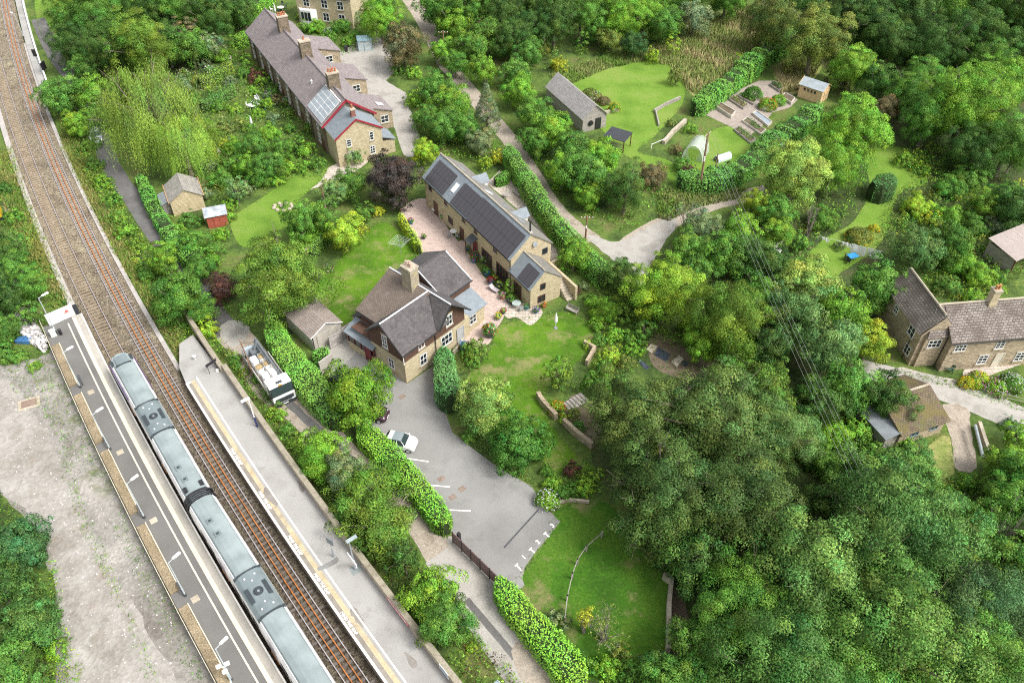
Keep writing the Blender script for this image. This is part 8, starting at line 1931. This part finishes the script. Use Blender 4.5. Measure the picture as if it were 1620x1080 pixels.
weeds('weeds', [(0,570),(70,555),(90,560),(110,620),(150,690),(190,760),(160,770),(100,700),(60,640),(20,620)], 420, .1, .42, ['bright','moss','mid','olive'], .14, 70, 'patches of weeds on the gravel yard behind the platform', seed=5)
weeds('weeds', [(95,690),(108,690),(130,790),(150,830),(205,960),(245,1060),(262,1100),(240,1100),(215,1030),(170,920),(130,840),(95,750)], 300, .08, .34, ['bright','moss'], .12, 90, 'line of weeds along the dirt road', seed=6)
weeds('weeds', [(190,790),(215,810),(330,1080),(300,1080),(230,950),(180,830)], 260, .08, .34, ['bright','moss','mid'], .12, 90, 'weeds at the foot of the platform fence', seed=16)
weeds('undergrowth', [(60,860),(85,880),(100,960),(135,1080),(80,1100),(60,960)], 260, .15, .5, ['moss','bright','mid','lime'], .17, 60, 'weedy verge between the trees and the gravel yard', seed=7)
weeds('undergrowth', [(10,790),(30,800),(60,850),(20,860),(-40,830)], 120, .15, .4, ['moss','bright'], .15, 60, 'weedy verge at the left edge of the gravel yard', seed=17)
weeds('undergrowth', [(640,160),(680,120),(720,140),(800,235),(790,270),(720,250),(670,250)], 420, .3, .8, ['mid','bright','moss','lime'], .25, 45, 'undergrowth between the yard track and the upper lane', seed=8)
weeds('undergrowth', [(805,205),(850,200),(1000,270),(1055,300),(1080,330),(1040,345),(985,370),(940,355),(880,310)], 600, .25, .7, ['mid','bright','moss'], .24, 45, 'undergrowth at the foot of the tree belt and lane verge', seed=9)
weeds('undergrowth', [(1410,240),(1480,235),(1620,300),(1640,420),(1600,450),(1560,500),(1480,470),(1420,400),(1400,350),(1465,310)], 1100, .3, .9, ['mid','bright','moss','lime','olive'], .28, 38, 'overgrown scrub on the bank above the cottage', seed=10)
weeds('undergrowth', [(1260,660),(1400,640),(1440,720),(1500,760),(1580,760),(1620,700),(1640,800),(1500,860),(1300,800)], 900, .3, .9, ['mid','bright','moss','dark'], .26, 42, 'leafy undergrowth below the outbuilding and wires', seed=11)
weeds('undergrowth', [(930,450),(1000,450),(1060,500),(1160,560),(1140,580),(1050,540),(1020,560),(960,640),(930,610),(950,540),(945,490)], 500, .25, .7, ['mid','bright','moss','lime','olive'], .2, 60, 'mixed border growth between lawn and cleared plot', seed=12)
weeds('undergrowth', [(270,120),(440,100),(520,280),(440,290),(340,330),(290,250)], 1300, .3, .95, ['mid','bright','grey','moss','olive'], .22, 48, 'mixed low planting of the terrace gardens', seed=13)
weeds('undergrowth', [(490,40),(600,10),(600,60),(530,100),(505,80)], 300, .25, .6, ['mid','bright','olive','moss'], .24, 45, 'low planting of the bank below the bay window house', seed=14)
weeds('undergrowth', [(680,-20),(1220,-60),(1180,20),(1080,60),(1000,90),(890,110),(800,150),(740,120)], 1100, .35, 1.0, ['mid','bright','moss','dark','olive'], .32, 28, 'understorey of the top edge wood', seed=15)
weeds('undergrowth', [(860,735),(930,735),(950,780),(900,800),(870,790)], 160, .2, .5, ['mid','bright','moss'], .18, 60, 'low planting at the head of the lower lawn', seed=18)
weeds('undergrowth', [(735,600),(742,650),(800,720),(850,760),(845,775),(780,735),(725,680)], 170, .15, .4, ['mid','moss','olive'], .16, 70, 'ivy and weeds along the car park wall', seed=20)
weeds('undergrowth', [(715,545),(740,550),(760,580),(735,600),(725,580)], 90, .15, .4, ['mid','moss','plum'], .15, 70, 'low planting at the station house corner', seed=21)
weeds('undergrowth', [(240,300),(345,440),(372,505),(362,500),(322,445),(262,372),(232,325)], 200, .2, .5, ['mid','bright'], .2, 60, 'verge growth along the tarmac lane', seed=22)
weeds('undergrowth', [(870,800),(880,870),(1060,1080),(840,1100)][:0] or [(1425,585),(1500,600),(1620,640),(1640,660),(1500,612),(1430,598)], 260, .08, .25, ['bright','moss'], .13, 90, 'grass verge along the lower lane', seed=23)
weeds('undergrowth', [(1230,190),(1330,230),(1420,225),(1370,250),(1370,300),(1350,350),(1290,385),(1270,420),(1230,380),(1200,340),(1210,300)], 500, .3, .8, ['mid','bright','moss','olive'], .25, 45, 'undergrowth between the track bend and the right hand clearing', seed=24)
weeds('undergrowth', [(1400,300),(1470,285),(1470,320),(1410,400),(1380,420),(1390,370)], 260, .2, .6, ['bright','moss','olive'], .22, 50, 'rough growth beside the right hand clearing', seed=25)
weeds('weeds', [(1025,545),(1045,530),(1095,555),(1145,575),(1150,605),(1090,600),(1040,585)], 160, .08, .35, ['olive','moss','mid'], .14, 80, 'weeds over the cleared plot', seed=26)
weeds('weeds', [(895,625),(945,640),(965,690),(925,705),(890,670)], 120, .08, .35, ['olive','moss','lime','mid'], .14, 80, 'weeds and small plants on the bank by the front lawn', seed=27)
blades('long_grass', [(1010,95),(1050,60),(1110,40),(1150,25),(1180,10),(1215,30),(1200,80),(1160,120),(1110,155),(1085,140),(1060,105)], 15000, .9, [(.46,.40,.19),(.38,.38,.14),(.22,.33,.07),(.32,.37,.11),(.52,.44,.22)], .07, 3, label='tall tawny meadow grass above the upper lawn')
blades('long_grass', [(1225,110),(1260,90),(1300,100),(1275,140),(1235,150)], 3500, .7, [(.46,.40,.19),(.36,.36,.13),(.26,.32,.08)], .07, 4, label='dry long grass beside the honey coloured shed')
blades('long_grass', [(90,180),(125,225),(200,380),(300,560),(322,570),(290,580),(180,400),(100,240)], 9000, .55, [(.30,.31,.08),(.18,.30,.05),(.38,.33,.12),(.15,.26,.04)], .06, 5, label='rough dry grass beside the cable trough')
blades('long_grass', [(20,235),(40,300),(112,480),(85,488),(30,380),(-20,260)], 7000, .55, [(.30,.31,.08),(.18,.30,.05),(.38,.33,.12),(.15,.26,.04)], .06, 6, label='rough dry grass left of the railway')
blades('long_grass', [(870,120),(1000,75),(1030,95),(960,110),(890,140)], 5000, .6, [(.20,.32,.06),(.30,.33,.11),(.17,.29,.05)], .06, 7, label='rough grass along the top of the upper lawn')
blades('long_grass', [(1040,300),(1130,300),(1180,300),(1165,315),(1100,330),(1060,350),(1040,345)], 4000, .5, [(.20,.32,.06),(.30,.33,.11),(.17,.29,.05)], .06, 8, label='verge grass along the upper track')
